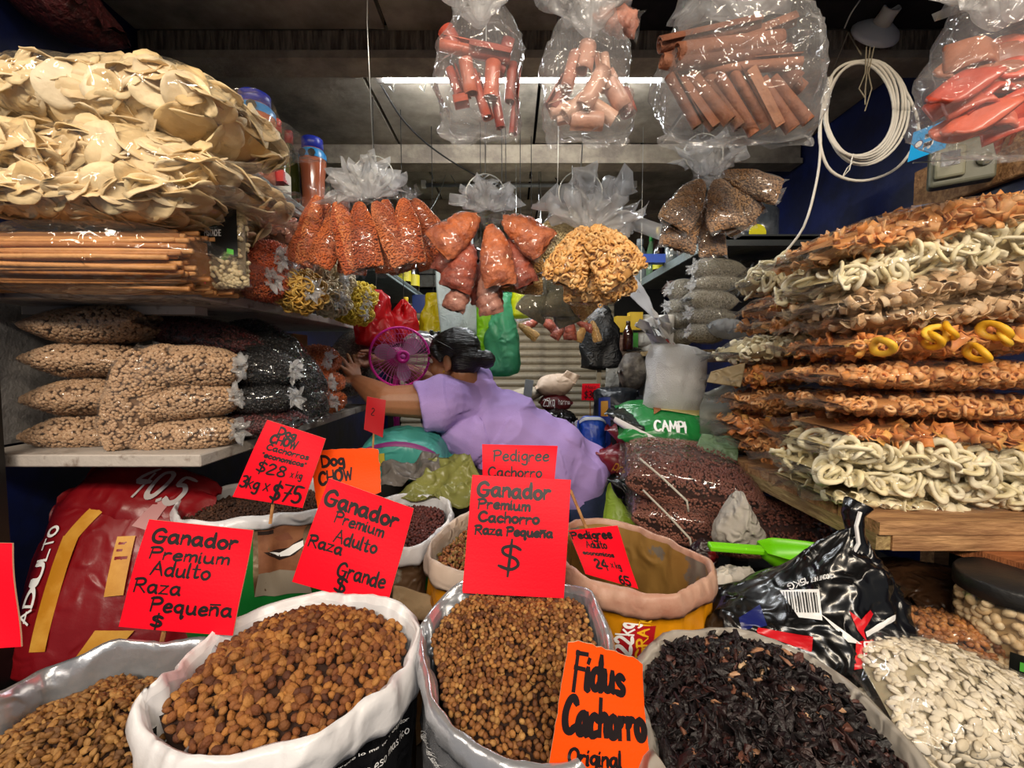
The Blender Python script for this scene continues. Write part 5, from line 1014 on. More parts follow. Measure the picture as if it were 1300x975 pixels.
# 2: mixed reddish bags
m_brd = pm('brick_red_goods', '#a44f38', .55, bump=.5, bs=90, col2='#7a3426', vs=20); m_ams = pm('amber_shrimp', '#c26a3c', .55, bump=.8, bs=70, col2='#9a4c2a', vs=30); m_pnk = pm('dusty_pink_goods', '#b07a68', .55, bump=.5, bs=60, col2='#8a5648', vs=22)
m_grn = pm('golden_grain', '#c9a05c', .6, tones=['#b98a48', '#d3ab68', '#a87a3c', '#ddbd80'], vs=4)
KA = dict(key='amber', T=None, dd=0, mat=m_ams, core='', fuzz=.01); KB = dict(key='brick', T=None, dd=0, mat=m_brd, core='', fuzz=.012); KP = dict(key='pink', T=None, dd=0, mat=m_pnk, core='', fuzz=.014); KG = dict(key='grain', T=T_lent, dd=.0052, mat=m_grn, core='#8f6a34')
bunch('bunch of amber and brick red bags on a wire hanger above the woman', 'hanging bags', 618, 268, 1.12, (616, 223), [
 (-10, 4, -.05, (-.75, -.1, -.62), K(KA, .14, .10, .055, 1)), (20, 6, -.05, (.8, -.1, -.6), K(KA, .14, .095, .05, 2)), (5, 14, -.05, (.15, -.1, -1), K(KA, .17, .09, .06, 3)), (-20, 40, -.04, (-.35, -.1, -1), K(KB, .13, .085, .06, 1)), (-32, 28, 0, (-.55, 0, -1), K(KB, .12, .06, .05, 2)), (28, 36, -.03, (.4, -.1, -1), K(KB, .13, .065, .05, 3)), (0, 60, 0, (0, 0, -1), K(KB, .12, .08, .05, 1)), (-22, 78, -.02, (-.4, -.1, -.9), K(KP, .11, .06, .05, 1)), (-5, 80, -.02, (.2, -.1, -.9), K(KP, .11, .065, .05, 2)), (0, 84, 0, (.95, -.1, .25), K(KG, .16, .055, .05, 1)), (2, 92, .01, (1, 0, .0), K(KG, .15, .06, .04, 2))],
 hoop=.048, tufts=((-.5, 0, 1), (.5, 0, 1), (0, 0, 1)), tuftL=.05, tuftW=.07)
# 3: tubes and rings in pale gold
m_gold = sm_('gold_tube', ['#e0a862', '#ecbc7c', '#d3984e', '#f0cc94'], vs=3); T_tiny = [tmpl_pipe(.012, .0062, 8), tmpl_ring(.0062, .0028, 9, 5)]; m_gp = pm('pale_gold_grain', '#ddc88e', .6, tones=['#d3ba78', '#e8d8a8', '#c9ac66'], vs=4)
KT_ = dict(key='tube', T=T_tiny, dd=.0125, mat=m_gold, core='#a8753c'); KY = dict(key='pgrain', T=T_lent, dd=.0052, mat=m_gp, core='#a08a50')
bunch('round bags of pale gold pasta tubes on a wire hanger right of the centre', 'hanging bags', 750, 290, 1.04, (737, 219), [
 (0, 0, -.05, (.55, -.1, -.8), K(KT_, .15, .12, .07, 1)), (-6, 0, -.03, (-.45, -.1, -1), K(KT_, .15, .10, .07, 2)), (2, 14, -.01, (.45, 0, -1), K(KT_, .16, .11, .06, 3)), (0, 20, 0, (.0, .0, -1), K(KT_, .14, .12, .06, 1)), (-18, -22, .06, (-.7, .1, -.8), K(KY, .15, .11, .06, 1)), (-14, -24, .07, (.7, .1, -.5), K(KY, .11, .08, .05, 2))],
 hoop=.05, tufts=((-.5, 0, 1), (.1, 0, 1), (.7, 0, .5)), tuftL=.085, tuftW=.1)
# 4: brown grain in white film bags, right
m_bg = pm('brown_grain', '#a8805c', .6, tones=['#96704c', '#b88f68', '#8a6340', '#c4a07a'], vs=4); KBG = dict(key='bgrain', T=T_lent, dd=.0052, mat=m_bg, core='#7a5638', flm=F2)
bunch('bunch of clear bags of brown grain on a white hoop below the cinnamon', 'hanging bags', 900, 222, 1.06, (893, 172), [
 (-8, 6, -.04, (-.6, -.1, -.9), K(KBG, .14, .085, .06, 1)), (10, 4, -.05, (.2, -.1, -1), K(KBG, .13, .09, .06, 2)), (14, -2, -.03, (.95, -.1, -.35), K(KBG, .15, .07, .055, 3)), (12, 10, -.02, (.75, 0, -.75), K(KBG, .12, .075, .05, 1)), (-20, 34, -.02, (-.35, 0, -1), K(KBG, .12, .085, .06, 2)), (0, 36, 0, (.1, 0, -1), K(KBG, .12, .09, .05, 3)), (20, 14, .05, (.5, .1, -1), K(KBG, .12, .07, .05, 1))],
 hoop=.045, tufts=((-.3, 0, 1), (.3, 0, 1)), tuftL=.06, tuftW=.07)
# ---- the four big clear bags hung in front at the top of the frame
def roll(name, parent, c, d, L, r, mat, seed, spin=0, curl=2.2):
    """a curled bark or rolled piece"""
    V = []; nA = 16; nL = 5; rs = random.Random(seed); M3 = frame_to(d, spin)
    for i in range(nL):
        x = (i / (nL - 1) - .5) * L
        for s_ in (0, 1):
            for k in range(nA):
                a = curl * math.pi * k / (nA - 1); rr_ = r * (.45 + .55 * k / (nA - 1)) - s_ * r * .14; V.append(Vector(c) + M3 @ Vector((x, rr_ * math.cos(a), rr_ * math.sin(a))))
    F = []
    for i in range(nL - 1):
        for k in range(nA - 1):
            a = i * 2 * nA + k; b = a + 2 * nA; F.append((a, b, b + 1, a + 1)); F.append((a + nA, a + nA + 1, b + nA + 1, b + nA))
        for k in (0, nA - 1): a = i * 2 * nA + k; b = a + 2 * nA; F.append((a, a + nA, b + nA, b))
    for i in (0, nL - 1):
        for k in range(nA - 1): a = i * 2 * nA + k; F.append((a, a + 1, a + nA + 1, a + nA))
    return link(name, mesh(name, V, F, mat), parent)
cin = sm_('cinnamon', ['#7d4a30', '#945c40', '#6b3c26', '#a36e50'], vs=3, bump=.5, bs=60, rough=.7)
def hung(label, cat_, px, py, Y, wpx, hpx, seed, flm=F2, depth=.09, name='hanging_bag', drop=0, rot=0, stringtop=True):
    o = at(px, py, Y); t = thing(name, label, cat_, o); pl = Pillow(pxw(hpx, Y), pxw(wpx, Y) * 1.1, depth * 1.5, 'tie', 'seal', seed, .9, .9, 2.0, wr=.012, lump=.2, flare=1.3, pear=.26)
    f = link('film', pl.film_me(flm, 46, 36), t, rot=(0, R(90 + rot), 0)); 
    M3 = Matrix.Rotation(R(90), 3, 'Z'); f.rotation_euler = (Matrix.Rotation(R(rot), 3, 'Y') @ Matrix(((0, 1, 0), (0, 0, -1), (-1, 0, 0)))).to_euler()
    tp = pxw(hpx, Y) / 2
    for q in range(2): tuft(t, (.004, -.02 + .02 * q, tp * .42), (.25 - .5 * q, -.1, 1), .085, pxw(wpx, Y) * .62, seed + q, F3)
    b = MB(); b.tube([(0, 0, tp * .75), (.004, .0, tp), (0, 0, ZC - .02 - o.z)], .0016, 5); b.link('string', M_['gap'], t)
    return t, pl
# a: red brown rolled pieces
m_roll = pm('red_roll', '#b0503e', .4, bump=.3, bs=50, tones=['#c25a42', '#a84436', '#cf6a4e', '#93403a', '#d87f60'], vs=3, coat=.4)
Ya = .86
t, pl = hung('clear bag of red rolled pieces hanging at the top, first in front of the lamp', 'hanging bag', 608, 78, Ya, 92, 190, 3)
def rolls(t, px0, py0, Y, items, mat, nm, curl=2.2):
    o = at(px0, py0, Y)
    for i, (x, y, dy, ang, L, r) in enumerate(items):
        c = at(x, y, Y + dy + .008) - o; a = R(ang); roll(nm, t, c, (math.cos(a), .1 * math.sin(i), math.sin(a)), pxw(L, Y), pxw(r, Y), mat, i, i * 1.3, curl)
rolls(t, 608, 78, Ya, [(590, 62, -.01, -12, 60, 11), (622, 68, -.02, -8, 50, 12), (575, 52, .0, -60, 30, 12), (596, 98, -.02, -80, 40, 11), (610, 120, -.01, -72, 60, 9), (578, 104, .01, -70, 36, 10), (586, 130, -.01, 10, 18, 11), (626, 102, -.02, -95, 40, 11), (632, 135, 0, -80, 50, 8), (650, 105, .0, -95, 44, 10), (652, 150, .01, -95, 40, 7), (640, 74, 0, 70, 40, 11)], m_roll, 'rolled_piece')
# b: pale pink pieces
m_pale_r = pm('pale_pink_roll', '#c99582', .45, tones=['#d3a58e', '#bd8472', '#e0b8a0', '#a86860'], vs=3, coat=.3, bump=.3, bs=50)
t, pl = hung('clear bag of pale pink curled pieces hanging before the lit lamp', 'hanging bag', 748, 88, .84, 100, 180, 5)
rolls(t, 748, 88, .84, [(712, 120, 0, 60, 40, 12), (726, 92, -.02, 75, 44, 11), (742, 74, -.02, 80, 34, 12), (752, 112, -.03, 60, 50, 13), (735, 130, -.02, 40, 44, 13), (768, 92, -.02, 100, 40, 11), (780, 118, -.01, 120, 46, 13), (744, 152, -.01, 0, 40, 13), (765, 140, -.01, -30, 36, 12), (795, 130, 0, 110, 30, 12), (712, 138, 0, 20, 28, 12), (722, 150, .01, 10, 30, 10)], m_pale_r, 'curled_piece')
packet(t, at(752, 18, .83) - t.location, (.9, -.1, -.3), **K(KP, .09, .06, .045, 3))
# c: cinnamon
t, pl = hung('large clear bag of cinnamon bark sticks hanging at the top right of the centre', 'hanging bag', 940, 78, .82, 190, 200, 7, depth=.13)
ci = [(900, 45, -.03, 12, 120, 11), (925, 58, -.035, 10, 130, 12), (930, 72, -.03, 8, 140, 12), (890, 62, -.02, 16, 90, 11), (950, 84, -.03, 2, 120, 10), (960, 44, -.02, 18, 90, 10), (985, 78, -.02, -40, 70, 11), (1000, 96, 0, -35, 50, 10), (880, 86, -.02, -10, 80, 11)]
ci += [(868 + 17 * k, 128 + 5 * math.sin(k * 2), -.03 + .01 * (k % 2), -58 + 3 * (k % 3), 80 - 3 * abs(k - 4), 9 + k % 2) for k in range(9)] + [(880 + 26 * k, 112, 0, -50, 70, 9) for k in range(4)]
rolls(t, 940, 78, .82, ci, cin, 'cinnamon_stick', 2.6)
# d: red lumps at the right edge
m_cor = pm('coral_chips', '#d8533c', .45, tones=['#e0604a', '#c9482f', '#ea7a5c', '#b9402c'], vs=3, coat=.4, bump=.3, bs=40)
t, pl = hung('clear bag of coral red rinds hanging at the top right corner', 'hanging bag', 1262, 88, .80, 130, 220, 9, depth=.13)
T_rind = [tmpl_sheet(8, 5, lambda u, v: (.05 * u, .022 * v * (1 - .3 * u * u), .012 * math.sin(2 * u + v)), .006), tmpl_sheet(8, 5, lambda u, v: (.045 * u, .026 * v, .014 * math.cos(2.4 * u) * (1 - .3 * v)), .006)]
rm = [tm_mesh('rind', x, m_cor) for x in T_rind]; m_bro = pm('brown_chips', '#8a5038', .5, tones=['#8f5540', '#a86a50', '#7a4030'], vs=3, coat=.3); rb_ = [tm_mesh('rind', x, m_bro) for x in T_rind]
rs = random.Random(4)
for i, (x, y, bro) in enumerate([(1225, 108, 0), (1250, 118, 0), (1275, 125, 0), (1218, 135, 0), (1245, 148, 0), (1272, 150, 0), (1228, 158, 0), (1250, 165, 0), (1290, 135, 0), (1290, 160, 0), (1225, 82, 1), (1250, 88, 1), (1278, 98, 1), (1240, 70, 1), (1270, 75, 1), (1290, 60, 0), (1292, 85, 0), (1240, 128, 0), (1265, 138, 0)]):
    c = at(x, y, .78 + .015 * (i % 4)) - at(1262, 88, .80); o = link('rind', (rb_ if bro else rm)[i % 2], t, c, (R(60 + rs.uniform(-25, 25)), rs.uniform(-.4, .4), rs.uniform(-.3, .3)))
# ---- bags hanging on the wire further back
for i, (px, py, top, Y, spec, lb) in enumerate((
 (686, 402, 375, 2.75, [(-2, 4, 0, (-.9, 0, -.5), K(KB, .1, .08, .07, 2)), (2, 4, -.02, (.8, 0, -.5), K(KB, .13, .09, .08, 1))], 'two small brick red bags hanging far back before the shutter'),
 (724, 402, 360, 2.7, [(-6, 6, 0, (-.6, 0, -.9), K(KB, .14, .09, .06, 3)), (0, 6, -.02, (.0, 0, -1), K(KB, .11, .09, .06, 1)), (6, 6, 0, (.9, 0, -.4), K(KB, .14, .10, .08, 2))], 'three dark red bags hanging far back below the pink paper'),
 (748, 404, 380, 2.7, [(-4, 4, 0, (-.4, 0, -1), K(KG, .13, .06, .05, 1)), (4, 4, 0, (.3, 0, -1), K(KG, .13, .06, .05, 2))], 'small bag of golden sticks hanging far back right of the red ones'),
 (655, 408, 385, 2.5, [(-6, 4, 0, (-.4, 0, -1), K(KY, .14, .08, .06, 1)), (4, 4, 0, (.8, 0, -.6), K(KG, .13, .08, .06, 2))], 'olive brown bags hanging far back next to the green carrier bag'))):
    bunch(lb, 'hanging bags', px, py, Y, (px, top), spec, hoop=.02, tufts=((0, 0, 1), (.4, 0, 1)), tuftL=.06, tuftW=.09)
m_herb = pm('grey_green_herb', '#7c7a62', .7, bump=.6, bs=80, col2='#9a967e', vs=20); KH = dict(key='herb', T=None, dd=0, mat=m_herb, core='', fuzz=.006, flm=FS)
bunch('bunch of clear bags of grey green herbs and grain, low behind the pasta tubes', 'hanging bags', 708, 350, 1.5, (706, 335), [(-8, 4, 0, (-.6, 0, -1), K(KH, .16, .12, .05, 1)), (2, 6, -.02, (0, 0, -1), K(KH, .13, .12, .05, 2)), (8, 8, -.03, (.7, 0, -.8), K(KG, .15, .09, .05, 3)), (-2, 14, .02, (.4, 0, -1), K(KH, .15, .11, .05, 3))], hoop=.02, tufts=((-.3, 0, 1), (.3, 0, 1)), tuftL=.05, tuftW=.07)
# ------------------------------------------------------------------ the woman reaching over to the left shelf
def remeshed(name, mb, voxel, smooth=4, mat=None, fac=.6, disp=None, parent=None, org=Vector()):
    me = mb.me('tmp_' + name, mat, True); o = bpy.data.objects.new('tmp', me); C.objects.link(o)
    m = o.modifiers.new('r', 'REMESH'); m.mode = 'VOXEL'; m.voxel_size = voxel; m.use_smooth_shade = True
    s = o.modifiers.new('s', 'SMOOTH'); s.iterations = smooth; s.factor = fac
    dg = bpy.context.evaluated_depsgraph_get(); dg.update(); r = bpy.data.meshes.new_from_object(o.evaluated_get(dg)); bpy.data.objects.remove(o); bpy.data.meshes.remove(me)
    n = len(r.vertices); co = np.empty(n * 3, np.float32); r.vertices.foreach_get('co', co); co = co.reshape(-1, 3)
    if disp is not None:
        nn = np.empty(n * 3, np.float32); r.vertices.foreach_get('normal', nn); nn = nn.reshape(-1, 3); co = co + nn * disp(co)[:, None]
    co = co - np.array(tuple(org)); r.vertices.foreach_set('co', co.astype(np.float32).ravel()); r.name = name
    r.materials.clear(); r.materials.append(mat); r.polygons.foreach_set('use_smooth', np.ones(len(r.polygons), dtype=bool)); r.update()
    return link(name, r, parent)
skin = pm('skin', '#8d5b3d', .5, bump=.08, bs=200, col2='#9c6a4a', vs=4); skin.node_tree.nodes['Principled BSDF'].inputs['Subsurface Weight'].default_value = .08
wo = Vector((.34, 1.85, 0)); woman = thing('person', 'woman in a lilac t-shirt with black hair in a bun, reaching left over the sacks', 'person', wo)
b = MB(); A_ = at
pel, wai, che, upc = A_(740, 630, 1.88), A_(700, 592, 1.83), A_(632, 548, 1.79), A_(602, 514, 1.78)
shn, shf = A_(572, 510, 1.66), A_(586, 498, 1.92)
hc = A_(576, 454, 1.73); fwd = Vector((-.93, .33, -.16)).normalized(); sd = fwd.cross(Vector((0, 0, 1))).normalized(); up = sd.cross(fwd)
HM = Matrix((fwd, sd, up)).transposed()
hp_ = lambda f, u, s: hc + HM @ Vector((f, s, u))
b.cap(pel, wai, .15, .155); b.cap(wai, che, .155, .15); b.cap(che, upc, .15, .11); b.cap(upc, shn, .08, .07); b.cap(upc, shf, .08, .065)
b.cap(upc + Vector((0, 0, .02)), hp_(-.03, -.07, 0), .058, .052)
eln, wrn = A_(492, 509, 1.62), A_(455, 485, 1.79); elf, wrf = A_(528, 478, 1.96), A_(476, 458, 1.93)
b.cap(shn, eln, .076, .056); b.cap(eln, eln.lerp(wrn, .35), .055, .052); b.cap(eln.lerp(wrn, .35), wrn, .052, .031)
b.cap(shf, elf, .065, .048); b.cap(elf, wrf, .046, .028)
# legs down to the floor, feet pointing to the left
for hx, y0, y1 in ((.30, 1.80, 1.74), (.33, 1.98, 2.02)):
    hip = Vector((hx, y0, .80)); kn = Vector((hx + .06, y1, .46)); an = Vector((hx + .10, y1 + .03, .09))
    b.cap(hip, kn, .10, .065); b.cap(kn, kn.lerp(an, .35), .062, .058); b.cap(kn.lerp(an, .35), an, .058, .038); b.cap(an - Vector((0, 0, .045)), an + Vector((-.15, 0, -.062)), .034, .026)
def hand(wr, knc, tips, thumb, r=.0095, palm_w=None):
    pc = wr.lerp(knc[1], .55); 
    for k in knc: b.cap(wr.lerp(k, .25), k, .017, .0125)
    for k, tp in zip(knc, tips):
        mid = k.lerp(tp, .5) + (Vector((0, -.010, .008))); b.cap(k, mid, r, r * .92); b.cap(mid, tp, r * .92, r * .78)
    b.cap(wr.lerp(knc[-1], .3), thumb[0], .014, r * 1.1); b.cap(thumb[0], thumb[1], r * 1.1, r * .85)
hand(wrn, [A_(439, 471, 1.81), A_(443, 467, 1.83), A_(448, 465, 1.85), A_(453, 465, 1.87)], [A_(428, 464, 1.83), A_(433, 454, 1.86), A_(441, 450, 1.89), A_(449, 451, 1.92)], (A_(443, 484, 1.78), A_(433, 480, 1.79)))
hand(wrf, [A_(463, 450, 1.92), A_(461, 455, 1.91), A_(461, 460, 1.90), A_(463, 464, 1.89)], [A_(452, 452, 1.90), A_(450, 457, 1.89), A_(452, 462, 1.88), A_(455, 466, 1.87)], (A_(468, 446, 1.90), A_(458, 446, 1.88)), .0085)
# head with face
b.ell(hp_(-.0, .018, 0), (.094, .072, .084), M=HM); b.ell(hp_(.045, -.045, 0), (.05, .055, .07), M=HM); b.ell(hp_(.05, -.085, 0), (.042, .042, .028), M=HM); b.ell(hp_(.076, -.1, 0), (.018, .02, .016), M=HM)
b.cap(hp_(.092, .004, 0), hp_(.110, -.03, 0), .009, .012); b.ell(hp_(.1, -.036, .011), (.012, .009, .008), M=HM); b.ell(hp_(.1, -.036, -.011), (.012, .009, .008), M=HM)
b.ell(hp_(.084, .022, 0), (.014, .046, .010), M=HM)
b.ell(hp_(.093, -.061, 0), (.011, .022, .006), M=HM); b.ell(hp_(.091, -.072, 0), (.011, .019, .006), M=HM)
for s in (-1, 1):
    b.ell(hp_(.066, -.035, s * .033), (.026, .024, .026), M=HM)
    b.ell(hp_(-.008, -.022, s * .075), (.018, .009, .030), M=HM); b.ell(hp_(.0, -.047, s * .073), (.009, .007, .010), M=HM)
body = remeshed('body', b, .0042, 3, skin, .5, None, woman, wo)
for s in (-1, 1):
    e = MB(); e.ell(hp_(.079, .0, s * .030) - wo, (.012, .014, .010), M=HM); eo = e.link('eye', pm('eye_white', '#d8d0c8', .2), woman, True)
    e = MB(); e.ell(hp_(.089, -.001, s * .032) - wo, (.004, .006, .006), M=HM); e.link('iris', pm('iris', '#1a0d08', .15), eo, True)
    e = MB(); e.tube([hp_(.084, .018, s * .014) - wo, hp_(.088, .023, s * .03) - wo, hp_(.076, .019, s * .047) - wo], .0032, 6); e.link('eyebrow', pm('hair_black', '#0b0809', .4), woman, True)
e = MB(); e.ell(hp_(.097, -.067, 0) - wo, (.008, .02, .007), M=HM); e.link('lips', pm('lips', '#7a3f34', .4), woman, True)
e = MB(); e.ell(hp_(.012, -.052, -.076) - wo, (.005, .004, .005), M=HM); e.link('earring', pm('gold', '#c79a3c', .3, metal=.8), woman, True)
hr = pm('hair', '#0a0708', .32, bump=.6, bs=30, stretch=(1, 1, 9), spec=.6)
b = MB(); b.ell(hp_(-.018, .034, 0), (.098, .083, .082), M=HM); b.ell(hp_(-.045, -.008, 0), (.072, .077, .075), M=HM); b.ell(hp_(.03, .05, 0), (.055, .068, .05), M=HM)
b.cap(hp_(-.09, -.02, .0), hp_(-.118, -.025, 0), .035, .034); b.ell(hp_(-.135, -.03, 0), (.034, .036, .036), M=HM)
for s in (-1, 1): b.cap(hp_(.045, .035, s * .066), hp_(.02, -.005, s * .074), .018, .010)
def hd(co): return .0016 * ridge(co * np.array([.5, 1, 2.2]), 16, 3) + .001 * ridge(co * np.array([1, 1, 3]), 30, 5)
remeshed('hair', b, .004, 3, hr, .5, hd, woman, wo)
lil = pm('lilac_shirt', '#a98fce', .75, bump=.35, bs=220, stretch=(1, 1, 3), col2='#a086c6', vs=3)
b = MB(); b.cap(pel + Vector((-.03, 0, .06)), wai, .172, .182); b.cap(wai, che, .182, .172); b.cap(che, upc, .172, .118); b.cap(upc, shn, .092, .088); b.cap(upc, shf, .09, .082)
b.ell(A_(600, 552, 1.76), (.145, .16, .12), (0, .5, 0)); b.ell(A_(648, 580, 1.77), (.17, .18, .13), (0, .6, 0))
b.tube([shn, A_(556, 512, 1.645), A_(534, 517, 1.630)], [.088, .092, .096], 20); b.tube([shf, A_(560, 490, 1.935)], [.082, .09], 16); b.cap(upc + Vector((.0, 0, .03)), upc + Vector((-.0, 0, .085)), .082, .066)
def sd_(co):
    q = co @ np.array([.66, .15, -.66]); r_ = co @ np.array([.7, 0, .7])
    return .006 + .009 * np.sin(q * 34 + 3 * np.sin(r_ * 9) + co[:, 1] * 9) * (.4 + .6 * (sn(co, 2.5, 2) > -.1)) + .007 * ridge(co * np.array([1.0, .6, .7]), 6, 8)
remeshed('t_shirt', b, .0055, 3, lil, .5, sd_, woman, wo)
b = MB(); b.cap(pel + Vector((.01, 0, -.02)), pel + Vector((-.02, 0, .05)), .168, .17)
for hx, y0, y1 in ((.30, 1.80, 1.74), (.33, 1.98, 2.02)):
    hip = Vector((hx, y0, .80)); kn = Vector((hx + .06, y1, .46)); an = Vector((hx + .10, y1 + .03, .13)); b.cap(hip, kn, .118, .082); b.cap(kn, an, .082, .066)
jn = pm('denim', '#16213f', .8, bump=.3, bs=300, col2='#1f2d52', vs=8)
remeshed('jeans', b, .008, 3, jn, .5, lambda co: .004 * ridge(co, 6, 4), woman, wo)
b = MB(); 
for y in (1.77, 2.05): b.ell((.36, y, .035), (.14, .055, .04))
for i, y in enumerate((1.77, 2.05)): bb = MB(); bb.ell((.34 - wo.x + .0, y - wo.y, .038), (.15, .058, .038)); bb.link('shoe', pm('shoe', '#1a1a1c', .5), woman, True)
# sunglasses pushed up on her head
gb = MB(); g0 = hp_(.055, .085, 0); t = thing('sunglasses', 'dark sunglasses pushed up on the woman\'s hair', 'sunglasses', g0); fr_ = pm('glasses_frame', '#15110f', .25)
for s in (-1, 1):
    bb = MB(); bb.tube([hp_(.062, .094, s * .052) - g0, hp_(.03, .075, s * .080) - g0, hp_(-.03, .035, s * .089) - g0, hp_(-.055, .012, s * .084) - g0], .0022, 6); bb.link('temple', fr_, t, True)
    bb = MB(); bb.ell(hp_(.062, .108, s * .030) - g0, (.004, .019, .012), M=HM); bb.link('lens', pm('dark_lens', '#1c1a1c', .08), t, True)
bb = MB(); bb.tube([hp_(.064, .11, -.012) - g0, hp_(.066, .113, 0) - g0, hp_(.064, .11, .012) - g0], .002, 6); bb.link('bridge', fr_, t, True)
# ------------------------------------------------------------------ pink fan
fc = at(508, 453, 1.84); ax = Vector((.42, -.9, .0)).normalized(); t = thing('fan', 'pink pedestal fan with clear blades beside the woman\'s face', 'fan', (fc.x, fc.y, 0)); fo = Vector((fc.x, fc.y, 0)); fx = ax.cross(Vector((0, 0, 1))).normalized(); fz = Vector((0, 0, 1))
FP = lambda r, a, d: fc - fo + fx * r * math.cos(a) + fz * r * math.sin(a) + ax * d
mg = pm('magenta_plastic', '#d8249c', .3); mgl = pm('pink_wire', '#c45a9c', .35)
bb = MB(); bb.tube([FP(.122, a, 0) for a in np.linspace(0, 2 * math.pi, 49)], .0055, 8, False); bb.link('rim', mg, t, True)
bb = MB()
for k in range(44):
    a = 2 * math.pi * k / 44; bb.tube([FP(.026, a + .35, .052), FP(.07, a + .2, .048), FP(.108, a + .05, .028), FP(.122, a, 0)], .0011, 4)
for r_, d in ((.06, .05), (.095, .037)): bb.tube([FP(r_, a, d) for a in np.linspace(0, 2 * math.pi, 37)], .0011, 4, False)
bb.link('front_grille', mgl, t, kind='stuff')
bb = MB()
for k in range(36):
    a = 2 * math.pi * k / 36; bb.tube([FP(.03, a, -.05), FP(.09, a, -.04), FP(.122, a, 0)], .0011, 4)
bb.link('rear_grille', mgl, t, kind='stuff')
bb = MB(); bb.tube([FP(.019, a, .058) for a in np.linspace(0, 2 * math.pi, 29)], .0085, 10, False); bb.link('hub_ring', mg, t, True)
blm = pm('clear_blade', '#e3c4dc', .15, trans=.45)
for k in range(3):
    V = []; n1, n2 = 8, 7
    for s in (1, -1):
        for i in range(n1):
            for j in range(n2):
                r_ = .02 + .085 * i / (n1 - 1); w_ = .2 + .75 * math.sin(math.pi * min(1, .25 + .75 * i / (n1 - 1))) ** .7; a = 2.1 * k + .3 + w_ * (j / (n2 - 1) - .5) * 1.1; V.append(FP(r_, a, .012 * (j / (n2 - 1) - .5) * 2 + s * .0008))
    F = []
    for i in range(n1 - 1):
        for j in range(n2 - 1): a = i * n2 + j; F += [(a, a + n2, a + n2 + 1, a + 1), (n1 * n2 + a, n1 * n2 + a + 1, n1 * n2 + a + n2 + 1, n1 * n2 + a + n2)]
    link('blade', mesh('blade', V, F, blm), t)
bb = MB(); bb.tube([FP(0, 0, -.045), FP(0, 0, .02)], .021, 16); bb.link('spindle', pm('pale_pink', '#e06ab8', .3), t, True); bb = MB(); bb.tube([FP(0, 0, -.14), FP(0, 0, -.12), FP(0, 0, -.05)], [.03, .042, .042], 18); bb.link('motor', mg, t, True)
bb = MB(); q = FP(0, 0, -.1); bb.tube([(q.x, q.y, .02), (q.x, q.y, q.z - .02)], .013, 10); bb.link('pole', mg, t, True); bb = MB(); bb.lathe([(.16, 0), (.16, .012), (.05, .03), (.015, .04)], 28, (q.x, q.y, 0)); bb.link('base', mg, t, True)
# ------------------------------------------------------------------ closed sacks and other bags
def solid(name, label, cat_, c, rot, L, W, H, mat, seed=0, n=3, e0='seal', e1='seal', group=None, wr=.004, lump=.05, c0=.93, c1=.93, k=1, texts=(), patches=(), bname='sack_body', flare=1, bend=0, nu=36, nv=32):
    t = thing(name, label, cat_, c, rot, group); pl = Pillow(L, W, H, e0, e1, seed, c0, c1, n, wr=wr, lump=lump, flare=flare, bend=bend); link(bname, pl.film_me(mat, nu, nv, bname), t)
    for i, (side, q, m) in enumerate(patches): patch('printed_panel', q, pillow_fn(pl, side, 1.01), m, t, .004 + .0008 * i, 10)
    for side, tx, u0, u1, v0, h, th, m in texts:
        st, wd = strokes_of(tx.strip('|'), 0, 0, 1, 1.0); st = [[(u0 + (u1 - u0) * x / wd, v0 + h * y) for x, y in s] for s in st] if tx[0] != '|' else [[(u1 - (u1 - u0) * y, v0 + h * x / wd) for x, y in s] for s in st]
        ink('printed_text', st, pillow_fn(pl, side, 1.01), th, m, t, 1.0 * (W if side == 'top' else H) / L, .0065, kind='stuff')
    return t
redp = pm('red_sack_plastic', '#7a0c14', .35, crum=.35, cs=8, bump=.1); tealp = pm('teal_plastic', '#3f8f86', .4, crum=.4, cs=9); grp = pm('green_sack_plastic', '#1d7a38', .3, crum=.35, cs=10)
# big printed red sack below the left shelf, leaning on the wall
gold = pm('gold_print', '#b87a14', .45, col2='#d09a3c', vs=6)
solid('dog_food_sack', 'big dark red dog food sack with gold print standing under the left shelf', 'dog food sack', at(150, 732, 1.14), (R(64), 0, R(10)), .40, .44, .14, redp, 201, 2.6, c0=.97, c1=.97,
 patches=[('top', [(-.58, -.5), (-.40, -.5), (-.36, .3), (-.56, .3)], gold), ('top', [(-.54, .3), (-.36, .26), (-.12, .66), (-.3, .74)], gold), ('top', [(.22, .34), (.44, .28), (.56, .66), (.42, .7)], pm('rosy_patch', '#b07a7a', .5)), ('top', [(.12, -.1), (.32, -.1), (.30, .24), (.1, .24)], gold), ('top', [(-.2, -.8), (.2, -.75), (.5, -.4), (.1, -.35)], gold)],
 texts=[('top', '|ADULTO', -.78, -.66, -.25, .7, .03, wh), ('top', 'EL', .15, .28, .08, .1, .03, redp)])
solid('dog_food_sack', 'folded red sack with white digits lying behind the gold printed one', 'dog food sack', at(180, 632, 1.24), (R(40), R(14), 0), .36, .2, .12, redp, 202, 2.6, texts=[('top', '40.5', .0, .75, -.1, .55, .1, pm('dim_white', '#a9a0a0', .6))])
MB().box((0, 0, 0), (.22, .10, .46)).link('crate', M_['gap'], None, loc=(-1.05, 1.36, .76), label='dark crate under the folded red sack behind the printed one', cat='crate')
